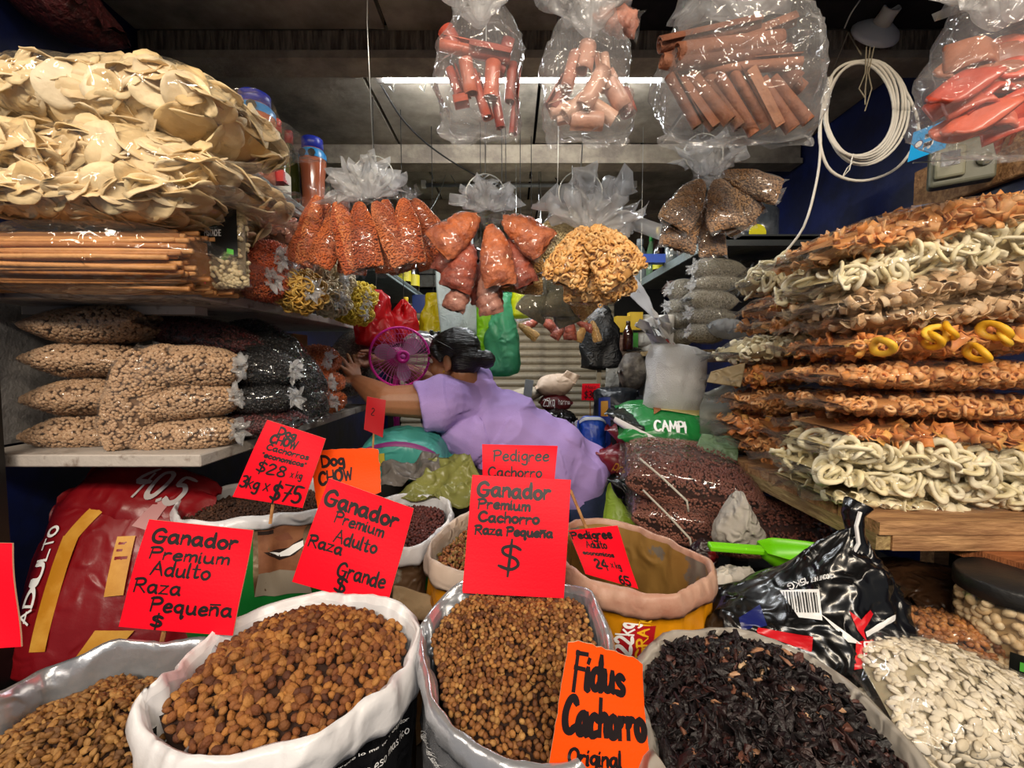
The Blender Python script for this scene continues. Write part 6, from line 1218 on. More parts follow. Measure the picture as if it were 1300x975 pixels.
# teal sack and dull liners behind the centre signs
solid('cat_food_sack', 'teal green sack with a black handwritten style word, behind the woman\'s arm', 'pet food sack', at(512, 588, 1.58), (R(10), 0, 0), .34, .2, .24, tealp, 203, 4.5, patches=[('front', [(-.95, .5), (.95, .5), (.95, .72), (-.95, .66)], pm('purple_band', '#6d1460', .5)), ('front', [(-.4, .05), (-.2, .05), (-.2, .3), (-.4, .3)], pm('mustard_dot', '#a8962c', .5))], texts=[('front', 'Chapetes', -.55, .35, -.35, .24, .04, bk)])
olive = pm('olive_film', '#a3a35c', .25, crum=.6, cs=12, trans=.25); greyf = pm('grey_film', '#8d8680', .3, crum=.6, cs=12, trans=.3)
def rag(name, label, cat_, pts4, th, mat, seed=0, amp=.02, nu=22, nv=16, f=5, group=None, kind=None):
    """crumpled sheet or limp bag between four corner points"""
    Q = [Vector(p) for p in pts4]; o = sum(Q, Vector()) / 4; nn = (Q[1] - Q[0]).cross(Q[3] - Q[0]).normalized(); V = []
    for i in range(nu):
        for j in range(nv):
            s, q = i / (nu - 1), j / (nv - 1); V.append(tuple(Q[0] * (1 - s) * (1 - q) + Q[1] * s * (1 - q) + Q[2] * s * q + Q[3] * (1 - s) * q - o))
    A = np.array(V); A += np.array(tuple(nn)) * (amp * ridge(A, f, seed) + amp * .4 * ridge(A, f * 2.6, seed + 1))[:, None] + (amp * .5) * np.stack([sn(A, f, seed + 2), sn(A, f, seed + 3), sn(A, f, seed + 4)], 1)
    B = A + np.array(tuple(nn)) * th; n = len(A); F = [(i * nv + j, (i + 1) * nv + j, (i + 1) * nv + j + 1, i * nv + j + 1) for i in range(nu - 1) for j in range(nv - 1)]; G = [tuple(n + k for k in reversed(f_)) for f_ in F]
    ring = [i * nv for i in range(nu)] + [(nu - 1) * nv + j for j in range(1, nv)] + [i * nv + nv - 1 for i in range(nu - 2, -1, -1)] + [j for j in range(nv - 2, 0, -1)]
    E = [(ring[k], n + ring[k], n + ring[(k + 1) % len(ring)], ring[(k + 1) % len(ring)]) for k in range(len(ring))]
    return link(name, mesh(name, np.concatenate([A, B]), F + G + E, mat), None, o, label=label, cat=cat_, group=group)
rag('plastic_liner', 'olive translucent plastic liner draped behind the centre sacks', 'plastic sheet', [at(500, 640, 1.28), at(628, 640, 1.22), at(600, 584, 1.38), at(545, 584, 1.42)], .003, olive, 1, .022)
rag('plastic_liner', 'grey translucent liner left of the olive one, below the teal sack', 'plastic sheet', [at(478, 618, 1.34), at(560, 612, 1.34), at(558, 574, 1.44), at(484, 590, 1.42)], .003, greyf, 2, .02)
rag('cardboard_piece', 'torn piece of brown paper between the two front kibble sacks', 'paper', [at(498, 770, .86), at(560, 800, .84), at(556, 764, .88), at(502, 744, .9)], .003, pm('kraft', '#8a7354', .8, crum=.3), 3, .012)
MB().box((0, 0, 0), (.5, .24, .46)).link('crate', M_['gap'], None, loc=(-.33, 1.60, .76), label='dark crate that carries the teal sack', cat='crate')
# carrier bags hanging at the back left
def carrier(label, x0, x1, y0, y1, Y, mat, seed, cat_='carrier bag', taper=.75, group=None, name='carrier_bag', th=.10):
    a, b_ = at(x0, y0, Y), at(x1, y1, Y); c = (a + b_) / 2; w_ = abs(b_.x - a.x); h = abs(a.z - b_.z); V = []; nz, na = 26, 28
    for i in range(nz):
        q = i / (nz - 1); sw = (.25 + .75 * min(1, q * 2.2) ** .8) * (1 - (1 - taper) * q) * (1 if q < .92 else math.sqrt(max(0, 1 - ((q - .92) / .08) ** 2)) * .6 + .4)
        for k in range(na): an = 2 * math.pi * k / na; V.append((w_ / 2 * sw * math.cos(an), th / 2 * (.25 + .75 * q) * sw * math.sin(an), h * (.5 - q)))
    A = np.array(V); rad = A * [1, 1, 0]; rad /= np.linalg.norm(rad, axis=1)[:, None] + 1e-6; A += rad * (.018 * ridge(A * [1, 1, .35], 6, seed) + .008 * ridge(A * [1, 1, .4], 14, seed + 1))[:, None]
    F = [(i * na + k, (i + 1) * na + k, (i + 1) * na + (k + 1) % na, i * na + (k + 1) % na) for i in range(nz - 1) for k in range(na)] + [tuple(range(na)), tuple((nz - 1) * na + k for k in range(na - 1, -1, -1))]
    t = thing(name, label, cat_, c, group=group); link('bag_body', mesh('bag_body', A, F, mat), t)
    bb = MB(); bb.tube([(0, 0, h / 2), (.003, 0, h / 2 + .04), (0, 0, ZC - c.z - .02)], .002, 5); bb.link('string', M_['gap'], t); return t
def plas(n_, c, tr=.25): return pm(n_, c, .3, crum=.6, cs=9, trans=tr)
carrier('bright red plastic bag on the left above the fan, larger of the red ones', 455, 500, 368, 440, 2.05, plas('red_bag', '#c4141c', .1), 1, taper=1.1, th=.16)
carrier('smaller red plastic bag right of the large red one', 498, 526, 380, 436, 2.15, plas('red_bag', '#c4141c', .1), 2, taper=1.0)
carrier('yellow plastic bag hanging left of the frosted sheet', 538, 562, 372, 440, 2.3, plas('yellow_bag', '#c9b81e'), 3, taper=1.2)
carrier('lime green carrier bag hanging behind the woman\'s head', 585, 636, 372, 468, 2.25, plas('lime_bag', '#8ec41e'), 4, taper=1.0, th=.14)
carrier('pale green carrier bag hanging right of the lime one, nearly to her collar', 622, 652, 372, 478, 2.15, plas('mint_bag', '#5cb88a'), 5, taper=1.25, th=.14)
carrier('small dark green bag above the pale green carrier bag', 628, 656, 370, 404, 2.3, plas('dgreen_bag', '#0f8a5c', .1), 6, taper=1)
carrier('yellow green folded bags hanging right of the dark green one', 648, 672, 362, 404, 2.2, plas('acid_bag', '#cbd41a', .1), 7, taper=1.3)
t = rag('plastic_sheet', 'frosted white plastic sheet hanging behind the amber bags', 'plastic sheet', [at(560, 430, 2.2), at(606, 424, 2.2), at(600, 292, 2.2), at(549, 294, 2.2)], .003, pm('frosted_sheet', '#c4cfd0', .4, crum=.2, trans=.3), 5, .006, f=3)
for lb, q, c_, sd__ in (('pink paper hanging far back above the dark red bags', [(706, 404), (746, 398), (738, 352), (712, 356)], '#b98484', 1), ('white paper strip hanging right of the pink paper', [(746, 390), (765, 392), (760, 366), (742, 370)], '#b9bcc0', 2), ('large curling white paper hanging at the end of the right grey shelf', [(796, 372), (832, 410), (824, 378), (802, 345)], '#c9ccd2', 3)):
    Y = 2.5 if sd__ < 3 else 2.3; ro = rag('hanging_paper', lb, 'paper', [at(x, y, Y) for x, y in q], .002, pm('paper' + c_, c_, .7, trans=.15), sd__, .012, 12, 12, 5); bb = MB(); bb.tube([(0, .004, 0), (0, .004, ZC - ro.location.z - .02)], .0012, 4); bb.link('string', M_['steel'], ro)
carrier('black garment hanging on the post before the shutter', 742, 784, 388, 470, 2.95, pm('black_cloth', '#08080a', .5, crum=.3), 9, 'garment', taper=1.2, name='hanging_garment', th=.08)
carrier('dark blue round basket lid hanging behind the amber bags', 664, 684, 306, 350, 2.4, pm('blue_basket', '#123a6a', .4, bump=.5, bs=60), 11, 'basket', taper=1.0, name='hanging_basket', th=.03)
# ------------------------------------------------------------------ right side, between the aisle and the snack pile
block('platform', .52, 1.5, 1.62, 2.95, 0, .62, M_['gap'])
m_rb = pm('clear_bag_of_beans', '#7d4a3c', .35, crum=.5, cs=10, col2='#5d2e24', vs=110, lo=.45, hi=.55)
T_pint = [tmpl_ell(.0055, .0038, .0034, 6, 4)]; m_pint = sm_('pinto', ['#7a4032', '#8d5040', '#643024', '#9a6250'], vs=4)
def brick(label, px, py, wpx, hpx, Y, W, rot, seed, group='big clear sacks of brown beans'):
    c = at(px, py, Y); return bag('bean_sack', label, 'bean sack', c, rot, pxw(wpx, Y), W, pxw(hpx, Y), T_pint, .0085, m_pint, '#4a241c', FS, 0, None, seed, group, n=4, c0=.94, c1=.94, part='bean', lump=.05, wr=.003, nu=50)
brick('clear sack of brown beans lying flat, upper of the two', 872, 600, 168, 62, 1.46, .36, (R(10), R(8), R(-12)), 301)
brick('clear sack of brown beans, lower of the two with pale seam', 880, 646, 168, 56, 1.44, .36, (R(10), R(10), R(-14)), 302)
brick('dark clear sack of brown beans in the shade under the plank stand', 985, 660, 190, 70, 1.42, .34, (R(-10), R(4), R(-6)), 303)
for i, (a, b_) in enumerate((((812, 582), (872, 636)), ((816, 622), (876, 684)))):
    p, q = at(*a, 1.30), at(*b_, 1.22); bb = MB(); bb.tube([(0, 0, 0), tuple((q - p) * .5 + Vector((0, -.004, .003))), tuple(q - p), tuple(q - p + Vector((.004, -.002, -.03)))], .0035, 6); bb.link('seam_cord', pm('pale_cord', '#b5b0a4', .7), None, True, loc=p, label='pale sewn seam with loose thread along the %s bean sack' % ('upper' if i == 0 else 'lower'), cat='cord')
dkr = pm('maroon_plastic', '#6e1420', .35, crum=.35, cs=9); blkp = pm('black_glossy_plastic', '#0a0a0b', .22, crum=.6, cs=11, spec=.7); chp = pm('charcoal_plastic', '#23262b', .3, crum=.5, cs=9); blup = pm('blue_plastic', '#123f9c', .35, crum=.4, cs=8)
wov = pm('white_woven', '#c9c8c6', .6, bump=.5, bs=260, crum=.35, cs=6); bei = pm('beige_sack', '#c9b09a', .65, crum=.45, cs=8)
limep = pm('lime_print', '#9ab83c', .4, crum=.3)
solid('dog_food_sack', 'maroon sack second in the aisle-side stack, beside the lower bean sack', 'dog food sack', at(815, 600, 1.78), (0, R(28), R(-30)), .36, .22, .13, dkr, 310, 3, texts=[('front', 'premium', -.5, .3, -.1, .3, .04, gold)])
solid('dog_food_sack', 'maroon sack on top of the other maroon one, below the green sack', 'dog food sack', at(828, 566, 1.84), (0, R(22), R(-30)), .38, .22, .09, dkr, 311, 3)
solid('dog_food_sack', 'narrow black sack with white print sticking out over the maroon sacks', 'dog food sack', at(820, 543, 1.72), (0, R(24), R(-30)), .30, .2, .06, pm('dark_green_black', '#1c211f', .3, crum=.3), 312, 3, patches=[('front', [(-.7, -.7), (.8, -.7), (.8, .1), (-.7, .1)], wh), ('front', [(-.7, -.95), (.9, -.95), (.9, -.45), (-.7, -.45)], green)], texts=[('front', 'OREGANO', -.3, .5, -.85, .3, .08, wh)])
solid('dog_food_sack', 'black sack with a dark strap, slumped below the maroon sacks', 'dog food sack', at(832, 650, 1.62), (0, R(40), R(-30)), .40, .2, .10, blkp, 313, 3)
solid('dog_food_sack', 'lime and white sack at the foot of the stack', 'dog food sack', at(792, 650, 1.72), (R(60), R(10), 0), .18, .22, .12, limep, 314, 3)
solid('dog_food_sack', 'white crumpled sack with red marks left of the black one', 'dog food sack', at(775, 625, 1.85), (R(80), 0, R(-10)), .15, .26, .12, pm('dull_white', '#a9a5a2', .4, crum=.6), 315, 3)
solid('dog_food_sack', 'tall blue sack standing in the aisle left of the stack', 'dog food sack', at(752, 590, 2.05), (R(86), 0, 0), .13, .46, .11, blup, 316, 2.6, patches=[('top', [(-.6, -.1), (.6, -.1), (.5, -.5), (-.5, -.5)], pm('oval_picture', '#a89a8a', .5, col2='#5f3a2c', vs=20)), ('top', [(-.9, .82), (.9, .82), (.9, .97), (-.9, .97)], pm('pale_grey_band', '#a9adb2', .5))])
solid('dog_food_sack', 'charcoal sack with blue and yellow print behind the blue sack', 'dog food sack', at(782, 540, 2.25), (R(84), 0, R(-8)), .22, .40, .14, chp, 317, 2.8, patches=[('top', [(-.8, -.5), (-.3, -.5), (-.3, .5), (-.8, .5)], pm('deep_blue_print', '#1c2f78', .4)), ('top', [(-.7, .1), (-.4, .1), (-.4, .4), (-.7, .4)], gold)], texts=[('top', 'perro', .0, .8, -.3, .2, .05, red)])
solid('dog_food_sack', 'grey black sack lying behind the green sack by the white one', 'dog food sack', at(812, 520, 2.3), (0, R(6), 0), .26, .2, .14, chp, 318, 2.6)
# green sack with yellow top
solid('seed_sack', 'green and cream printed sack under the white woven sack', 'seed sack', at(852, 541, 1.74), (R(20), R(4), R(-8)), .42, .30, .15, grp, 320, 2.8, e0='seal', c0=.95, c1=.97,
 patches=[('top', [(-.25, -.05), (.95, -.25), (.95, .95), (-.1, .95)], pm('cream_print', '#cfc27e', .45)), ('top', [(-.4, -.2), (-.25, -.05), (-.1, .95), (-.25, .95)], pm('rust_print', '#8a5020', .45)), ('top', [(.5, -.85), (.85, -.85), (.85, -.35), (.5, -.35)], pm('deep_green', '#0d4a24', .4))], texts=[('top', 'CAMPI', -.42, .12, -.78, .34, .06, wh), ('top', 'AVENA', .53, .82, -.7, .2, .05, wh)])
# white woven sack with tied neck
t = solid('woven_sack', 'white woven sack standing on the green sack, its neck tied with red string', 'sack', at(857, 483, 1.78), (R(84), R(8), R(-2)), .24, .29, .19, wov, 321, 2.5, c0=.95, c1=.95)
MB().link('x', wov, t) if False else None
tuft(t, (-.03, .12, .0), (-.28, .3, .12), .12, .08, 5, wov, 'neck'); bb = MB(); bb.tube([(-.035 + .016 * math.cos(a), .13 + .012 * math.sin(a), .02 * math.sin(a)) for a in np.linspace(0, 6.28, 14)] + [(-.07, .15, .05)], .003, 6); bb.link('red_string', pm('red_string', '#a8281c', .6), t)
p = at(838, 418, 1.86)
rag('sack_neck', 'gathered white cloth tail above the woven sack', 'cloth', [at(862, 442, 1.80), at(846, 448, 1.80), at(806, 408, 1.86), at(828, 402, 1.86)], .03, wov, 7, .012, 18, 14, 7)
# grey clear bag heads between the sack and the pile
rag('empty_bag', 'grey crumpled clear bag right of the white woven sack', 'plastic bag', [at(886, 552, 1.62), at(945, 560, 1.55), at(948, 480, 1.62), at(896, 500, 1.68)], .03, film('film_grey', '#d8d8d0', .35, st=1.0, cs=9), 8, .02)
rag('empty_bag', 'pale green clear bag lying on the upper bean sack', 'plastic bag', [at(884, 575, 1.52), at(935, 590, 1.45), at(940, 560, 1.50), at(890, 556, 1.56)], .02, pm('pale_green_film', '#9ab890', .3, crum=.7, trans=.3), 9, .012)
rag('folded_bag', 'khaki folded paper bag jutting from the rear snack column', 'paper bag', [at(898, 486, 1.45), at(940, 492, 1.40), at(945, 462, 1.40), at(902, 474, 1.45)], .012, pm('khaki_paper', '#8d7a58', .6, crum=.4), 10, .012)
# ---- beige bundle, maroon bag and black bags far down the aisle
Yb = 3.0
solid('flour_bag', 'maroon 25 kg bag under the beige bundle far down the aisle', 'bag', at(705, 511, Yb), (0, 0, 0), .22, .2, .11, pm('maroon_bag', '#5d1218', .45), 330, 3.4, texts=[('front', '25kg', -.8, -.1, -.1, .5, .07, wh), ('front', 'harina', .1, .8, .0, .25, .035, wh)])
solid('cloth_bundle', 'beige cloth bundle with a tied top far down the aisle', 'bundle', at(704, 489, Yb), (0, R(-8), 0), .26, .2, .15, bei, 331, 2.2, c1=.92)
rag('cloth_tail', 'knotted tail of the beige bundle pointing right', 'cloth', [at(712, 478, Yb - .03), at(726, 490, Yb - .03), at(736, 478, Yb - .03), at(718, 470, Yb - .03)], .04, bei, 12, .012, 12, 10)
solid('dark_bags', 'pile of folded black plastic bags below the maroon bag', 'plastic bags', at(708, 532, Yb - .1), (0, R(4), 0), .26, .22, .14, blkp, 332, 2.4)
MB().box((0, 0, 0), (.42, .34, .7)).link('crate', pm('brown_crate', '#4a3a30', .7, col2='#6d5a4a'), None, loc=(at(705, 548, Yb).x, Yb + .05, .57 - .0), label='brown wooden crate under the black bags at the end of the aisle', cat='crate')
solid('cloth_bundle', 'pale sheet heap left of the beige bundle, behind the woman\'s back', 'bundle', at(662, 503, 3.1), (0, R(-12), 0), .34, .2, .1, pm('pale_sheet', '#a89a86', .7, crum=.4), 333, 2.4)
MB().box((0, 0, 0), (.055, .05, .17)).link('steel_can', pm('grey_metal', '#8f9494', .35, metal=.5), None, loc=at(670, 498, 2.95), rot=(0, R(8), 0), label='grey metal can standing in front of the pale sheet heap', cat='can')
def bottle(label, px, py, Y, hpx, wpx, col, cap, cat_='bottle', group=None, name='bottle', lab=None, rough=.12, tr=0, shape=0, zf=None):
    """px,py: foot of the bottle"""
    o = at(px, py, Y); h = pxw(hpx, Y); r = pxw(wpx, Y) / 2
    if zf: h = o.z + h - zf; o.z = zf
    t = thing(name, label, cat_, o, group=group)
    prof = [(r * .9, 0), (r, h * .03), (r, h * .35), (r * .96, h * .4), (r, h * .46), (r * .95, h * .62), (r * .5, h * .80), (r * .34, h * .86), (r * .34, h * .90)] if shape == 0 else [(r * .85, 0), (r * .92, h * .05), (r * .82, h * .3), (r * .86, h * .5), (r, h * .72), (r * .98, h * .8), (r * .8, h * .84), (r * .8, h * .86)]
    bb = MB(); bb.lathe(prof, 20); bb.link('bottle_body', pm('liquid' + col, col, rough, spec=.7, coat=.4), t, True)
    bb = MB(); rc = r * (.42 if shape == 0 else .78); bb.lathe([(rc, h * .86), (rc, h * .99), (rc * .9, h)], 18); bb.link('cap', pm('cap' + cap, cap, .35), t, True)
    if lab: bb = MB(); bb.lathe([(r * 1.015, h * .1), (r * 1.02, h * .36)], 20); bb.F = bb.F[:-2]; bb.I = bb.I[:-2]; bb.link('label', pm('lab' + lab, lab, .5), t, True)
    return t
for i, (px, py, col, cap, lb) in enumerate(((706 - 9, 555, '#8a4a1c', '#d8d0c0', 'small bottle of orange sauce with a white cap behind the woman\'s back'), (712, 556, '#a8a01c', '#c9c9c0', 'small bottle of yellow liquid with a white cap behind the woman\'s back'))): bottle(lb, px, py, 2.93, 34, 11, col, cap, name='sauce_bottle', zf=.921)
solid('snack_strip', 'strip of red and white packets hanging left of the blue sack', 'packets', at(737, 575, 2.3), (R(88), 0, 0), .08, .36, .05, pm('packet_print', '#6a3038', .4, col2='#8d8d98', vs=24, lo=.48, hi=.52), 334, 2.6)
# ---- goods on the small rear shelf
for i, (px, py, w_, h, m, lb) in enumerate(((790, 412, 18, 20, '#b8961c', 'yellow box on the rear shelf, left one'), (806, 408, 16, 22, '#c9a62a', 'yellow box on the rear shelf, right one'), (800, 432, 16, 18, '#3c8a2c', 'green box under the yellow ones on the rear shelf'))):
    MB().box((0, 0, 0), (pxw(w_, 3.1), .08, pxw(h, 3.1))).link('carton', pm('carton' + m, m, .5), None, loc=at(px, py, 3.1), label=lb, cat='box')
solid('brown_bag', 'bag of brown pods on the rear shelf', 'bag', at(785, 438, 3.05), (0, 0, 0), .12, .1, .13, pm('pods', '#6a4c40', .6, bump=.8, bs=40, col2='#8d7468', vs=18), 335)
bottle('dark brown bottle on the rear shelf left of the white bags', 797, 444, 2.98, 36, 13, '#2c120c', '#3a2a20')
# hanging sheets and lumps under the rear shelf
rag('paper_sheet', 'grey crumpled sheet hanging under the rear shelf', 'paper', [at(768, 495, 2.9), at(786, 492, 2.9), at(786, 448, 2.95), at(770, 448, 2.95)], .004, pm('grey_paper', '#8d8c86', .6, crum=.4), 14, .01, 12, 12)
solid('brown_bag', 'clear bag of dark dried mushrooms under the rear shelf', 'bag', at(803, 472, 2.55), (0, 0, 0), .16, .14, .22, pm('mushroom', '#4a4440', .6, bump=1, bs=24, col2='#7a7266', vs=12), 336, 2.2)
rag('pink_notice', 'pink printed notice seen behind the dark dried mushrooms', 'notice', [at(790, 470, 3.2), at(812, 470, 3.2), at(812, 448, 3.2), at(790, 448, 3.2)], .002, pm('pink_card', '#e0567a', .5), 15, .001, 4, 4)
# ---- grain bags on the plank shelf at the right
m_sand = sm_('grain_sand', ['#9a917a', '#aaa18a', '#888068', '#b5ad98'], vs=4); fgr = 'pale grain bags stacked on the right plank shelf'
gb_ = [(914, 341, 64, 26, 'topmost pale grain bag'), (913, 360, 66, 21, 'pale grain bag second from the top'), (905, 381, 66, 26, 'pale grain bag third from the top, pointed right end'), (905, 401, 60, 22, 'pale grain bag fourth from the top'), (900, 422, 50, 22, 'lowest pale grain bag of the front stack'),
 (872, 368, 42, 24, 'pale grain bag at the top of the second stack'), (868, 389, 40, 20, 'pale grain bag second in the second stack'), (866, 407, 40, 22, 'pale grain bag third in the second stack'), (866, 427, 32, 20, 'lowest pale grain bag of the second stack'),
 (958, 342, 40, 22, 'tan grain bag in the shade at the top right'), (950, 362, 36, 20, 'tan grain bag in the shade below the top right one')]
for i, (px, py, w_, h, lb) in enumerate(gb_):
    Y = (2.12, 2.32, 2.25)[0 if i < 5 else (1 if i < 9 else 2)]
    pbag('grain_bag', lb + (' on the plank shelf' if i in (0, 1, 2, 3) else ''), 'grain bag', px, py, w_ * 1.05, h * 1.15, Y, T_lent, .006, m_sand, '#6f6854', 400 + i, .15, (0, R((2, -2, 3, 4, 3)[i % 5]), R(6)), fgr, n=2.1, e0='tie' if i != 2 else 'seal', e1='seal', part='grain', flm=F2, flare=.5, c0=.9)
solid('empty_bag', 'scrunched white plastic bag in front of the lowest grain bag', 'plastic bag', at(925, 418, 2.08), (0, R(8), 0), .19, .1, .09, pm('white_film_solid', '#c9cccf', .3, crum=.9, cs=16, trans=.35), 420, 2.2)
solid('brown_bag', 'small bag of dark brown grain on the second stack', 'bag', at(856, 368, 2.45), (0, 0, 0), .12, .1, .09, pm('dark_grain', '#4a3830', .6, bump=.5, bs=90), 421, 2.2)
for i, (px, py, lb) in enumerate(((822, 410, 'white flour bag at the far end, upper'), (815, 432, 'white flour bag at the far end, lower left'), (826, 443, 'white flour bag at the far end, lowest'))):
    solid('flour_bag', lb, 'flour bag', at(px, py, 3.14), (0, 0, 0), .17, .14, .11, pm('white_flour', '#c2bdb2', .5, crum=.4), 430 + i, 2.2, e0='tie', c0=.85, flare=.5)
bb = MB(); bb.lathe([(.032, 0), (.036, .005), (.042, .14), (.042, .15)], 20); bb.link('foam_cups', pm('foam', '#d8d6d0', .6), None, True, loc=at(845, 430, 2.3) + Vector((0, 0, -.03)), label='stack of white foam cups left of the grain bags', cat='cups')
wire('black rod leaning across the grain bags, upper piece', [at(957, 334, 2.0), at(946, 355, 2.0), at(936, 378, 2.0)], .006, M_['black'], 'rod')
wire('black rod leaning across the grain bags, lower piece', [at(970, 402, 1.9), at(960, 412, 1.9), at(949, 421, 1.9)], .006, M_['black'], 'rod')
# ---- on the high right shelf
for i, (px, py, Y, h, w_, col, cap, lb) in enumerate(((812, 345, 3.25, 40, 20, '#8a9494', '#c9ccc9', 'clear jar with a white lid at the far end of the high right shelf'), (826, 338, 3.05, 38, 11, '#5d7a5c', '#3c9a4c', 'green capped bottle on the high right shelf'), (835, 330, 2.9, 40, 12, '#1c0d0a', '#d8b41c', 'dark sauce bottle with a yellow cap and label on the high right shelf'), (852, 326, 2.62, 28, 16, '#6d7474', '#8d9494', 'clear glass jar with a metal lid, high right shelf'), (868, 318, 2.5, 26, 16, '#4a4440', '#777777', 'dark glass jar behind the grain bunch, high right shelf'))):
    bottle(lb, px, py, Y, h, w_, col, cap, lab='#c9c41c' if i == 2 else None, zf=1.956)
MB().box((0, 0, 0), (.16, .06, .05)).link('clothes_pegs', pm('blue_peg', '#1c4ab0', .4), None, loc=at(826, 333, 2.72) + Vector((0, -.08, .0)), label='bright blue plastic basket on the high right shelf edge', cat='basket')
t = thing('plastic_jar', 'large clear jar with dark contents and a yellow sticker on the high right shelf', 'jar', (at(962, 293, 2.2).x, 2.2, 1.957)); bb = MB(); bb.lathe([(.085, 0), (.09, .01), (.09, .16), (.07, .19)], 24); bb.link('jar_body', pm('smoky_clear', '#3a4048', .12, coat=.5, col2='#5a6068', vs=9), t, True); bb = MB(); bb.lathe([(.072, .19), (.072, .215), (.06, .22)], 24); bb.link('lid', pm('smoke_lid', '#50565c', .3), t, True)
MB().lathe([(.04, 0), (.04, .004)], 24, (-.05, -.088, .04), Matrix.Rotation(R(90), 3, 'X')).link('sticker', pm('yellow_sticker', '#d8d01c', .4), t)
solid('purple_bag', 'dark purple packet lying on the high right shelf', 'packet', at(925, 180, 2.6), (0, 0, 0), .3, .15, .1, pm('purple_packet', '#3a1440', .4, crum=.4), 440)
# ---- on the high left shelf
t = bottle('large powder jar with a blue cap, nearest on the high left shelf', 326, 214, 1.42, 88, 46, '#b5654a', '#1c2c9a', 'jar', None, 'powder_jar', shape=1, zf=1.951); h = at(326, 214, 1.42).z + pxw(88, 1.42) - 1.951; r = pxw(46, 1.42) / 2
def jar_trim(t, h, r):
    bb = MB(); bb.lathe([(r * 1.02, h * .74), (r * 1.0, h * .81), (r * .84, h * .85)], 24); bb.F = bb.F[:-2]; bb.I = bb.I[:-2]; bb.link('collar', pm('cyan_collar', '#1c7ab8', .35), t, True)
    for s in (-1, 1): MB().lathe([(r * .3, 0), (r * .3, .002)], 8, (s * r * .34, -r * .96, h * .775), Matrix.Rotation(R(90), 3, 'X')).link('warning_mark', pm('mark_black', '#111111', .4), t)
jar_trim(t, h, r)
t = bottle('smaller powder jar with a blue cap, second on the high left shelf', 398, 246, 1.80, 66, 32, '#a05a40', '#1c2c9a', 'jar', None, 'powder_jar', shape=1, zf=1.951); jar_trim(t, at(398, 246, 1.8).z + pxw(66, 1.80) - 1.951, pxw(32, 1.80) / 2)
bottle('green oil bottle with a red cap behind the large powder jar', 352, 222, 1.62, 66, 30, '#4a4c14', '#b81c1c', lab='#c8c0b0', zf=1.951); bottle('dark green oil bottle with a red cap between the two jars', 368, 228, 1.80, 58, 24, '#343a18', '#8a1414', zf=1.951)
bottle('green oil bottle lower left of the large powder jar', 306, 196, 1.50, 70, 34, '#4c4a12', '#a81414', zf=1.951)
solid('yellow_packet', 'yellow packet at the near end of the high left shelf', 'packet', at(284, 172, 1.30), (R(80), 0, 0), .07, .12, .06, pm('yellow_packet', '#b8861c', .4), 441)
MB().box((0, 0, 0), (.06, .04, .035)).link('small_carton', pm('red_white', '#c4b8b0', .5, col2='#a81c1c', vs=9, lo=.49, hi=.51), None, loc=at(352, 226, 1.46), label='small red and white carton at the edge of the high left shelf', cat='box')
bb = MB(); bb.lathe([(.012, 0), (.012, .016), (.010, .02)], 16, M=Matrix.Rotation(R(80), 3, 'Y')); bb.link('red_lid', pm('red_cap', '#c4161c', .35), None, True, loc=at(340, 207, 1.42), label='small red screw cap sticking out past the powder jar', cat='cap')
for i, (px, py, Y, h, w_) in enumerate(((524, 360, 3.55, 44, 17), (514, 348, 3.35, 44, 15))): bottle('dark soy bottle with a yellow band on the high left shelf, %s' % ('right one' if i == 0 else 'left one'), px, py, Y, h, w_, '#140c08', '#c9b41c', lab='#b8a81c', zf=1.951)
for i, (px, py, Y, h, w_, col) in enumerate(((516, 428, 2.7, 50, 14, '#3a1c10'), (531, 438, 2.9, 30, 10, '#2c1a10'), (538, 438, 2.95, 34, 10, '#6d5a3c'), (546, 440, 3.0, 30, 9, '#7a6648'))):
    bottle('slim bottle with a yellow cap behind the fan, %s from the left' % ('first', 'second', 'third', 'fourth')[i], px, py, Y, h, w_, col, '#c9a81c', lab='#a89a7a', zf=at(520, 441, 2.8).z - .009)
s7 = thing('shelf', 'low rear shelf on the left behind the fan carrying slim bottles', 'shelf', (-.88, 2.4, at(520, 441, 2.8).z - .01)); MB().box((.0, .5, -.012), (.95, 1.2, .022)).link('board', M_['gshelf'], s7)
MB().box((0, 0, 0), (.16, .04, .14)).link('notice_board', pm('blue_notice', '#1c2c5c', .4), None, loc=(-.70, 3.5, 1.93 - .09), label='dark blue printed notice under the far end of the high left shelf', cat='notice')
MB().box((0, 0, 0), (.14, .12, .06)).link('yellow_tray', pm('yellow_tray', '#a8a01c', .5), None, loc=(-.86, 3.3, 1.982), label='yellow tray near the far end of the high left shelf', cat='tray')
solid('grey_bundle', 'grey metallic bag behind the fan and the woman\'s forehead', 'bag', at(545, 434, 2.15), (0, R(6), 0), .24, .12, .10, silver, 442, 2.4)
t = thing('pepper_jar', 'clear jar of peppercorns with a black label on the middle left shelf', 'jar', at(415, 362, 1.62)); bb = MB(); bb.lathe([(.05, 0), (.053, .01), (.053, .11), (.048, .125)], 24); bb.link('jar_glass', F1, t, True); bb = MB(); bb.lathe([(.048, .002), (.05, .01), (.05, .11), (.02, .112)], 20); bb.link('peppercorns', pm('peppercorns', '#5d553c', .7, bump=1, bs=120, col2='#8d8464', vs=60), t, True)
bb = MB(); bb.lathe([(.05, .125), (.05, .14), (.045, .145)], 24); bb.link('lid', M_['black'], t, True); bb = MB(); bb.lathe([(.0545, .03), (.0545, .085)], 24); bb.F = bb.F[:-2]; bb.I = bb.I[:-2]; bb.link('label', blk, t, True)
bb = MB(); bb.ell((0, 0, 0), (.016, .010, .016)); bb.link('cap', pm('pink_cap', '#e8405c', .4), None, True, loc=at(252, 358, 1.03), label='round pink cap at the corner of the middle left shelf', cat='cap')
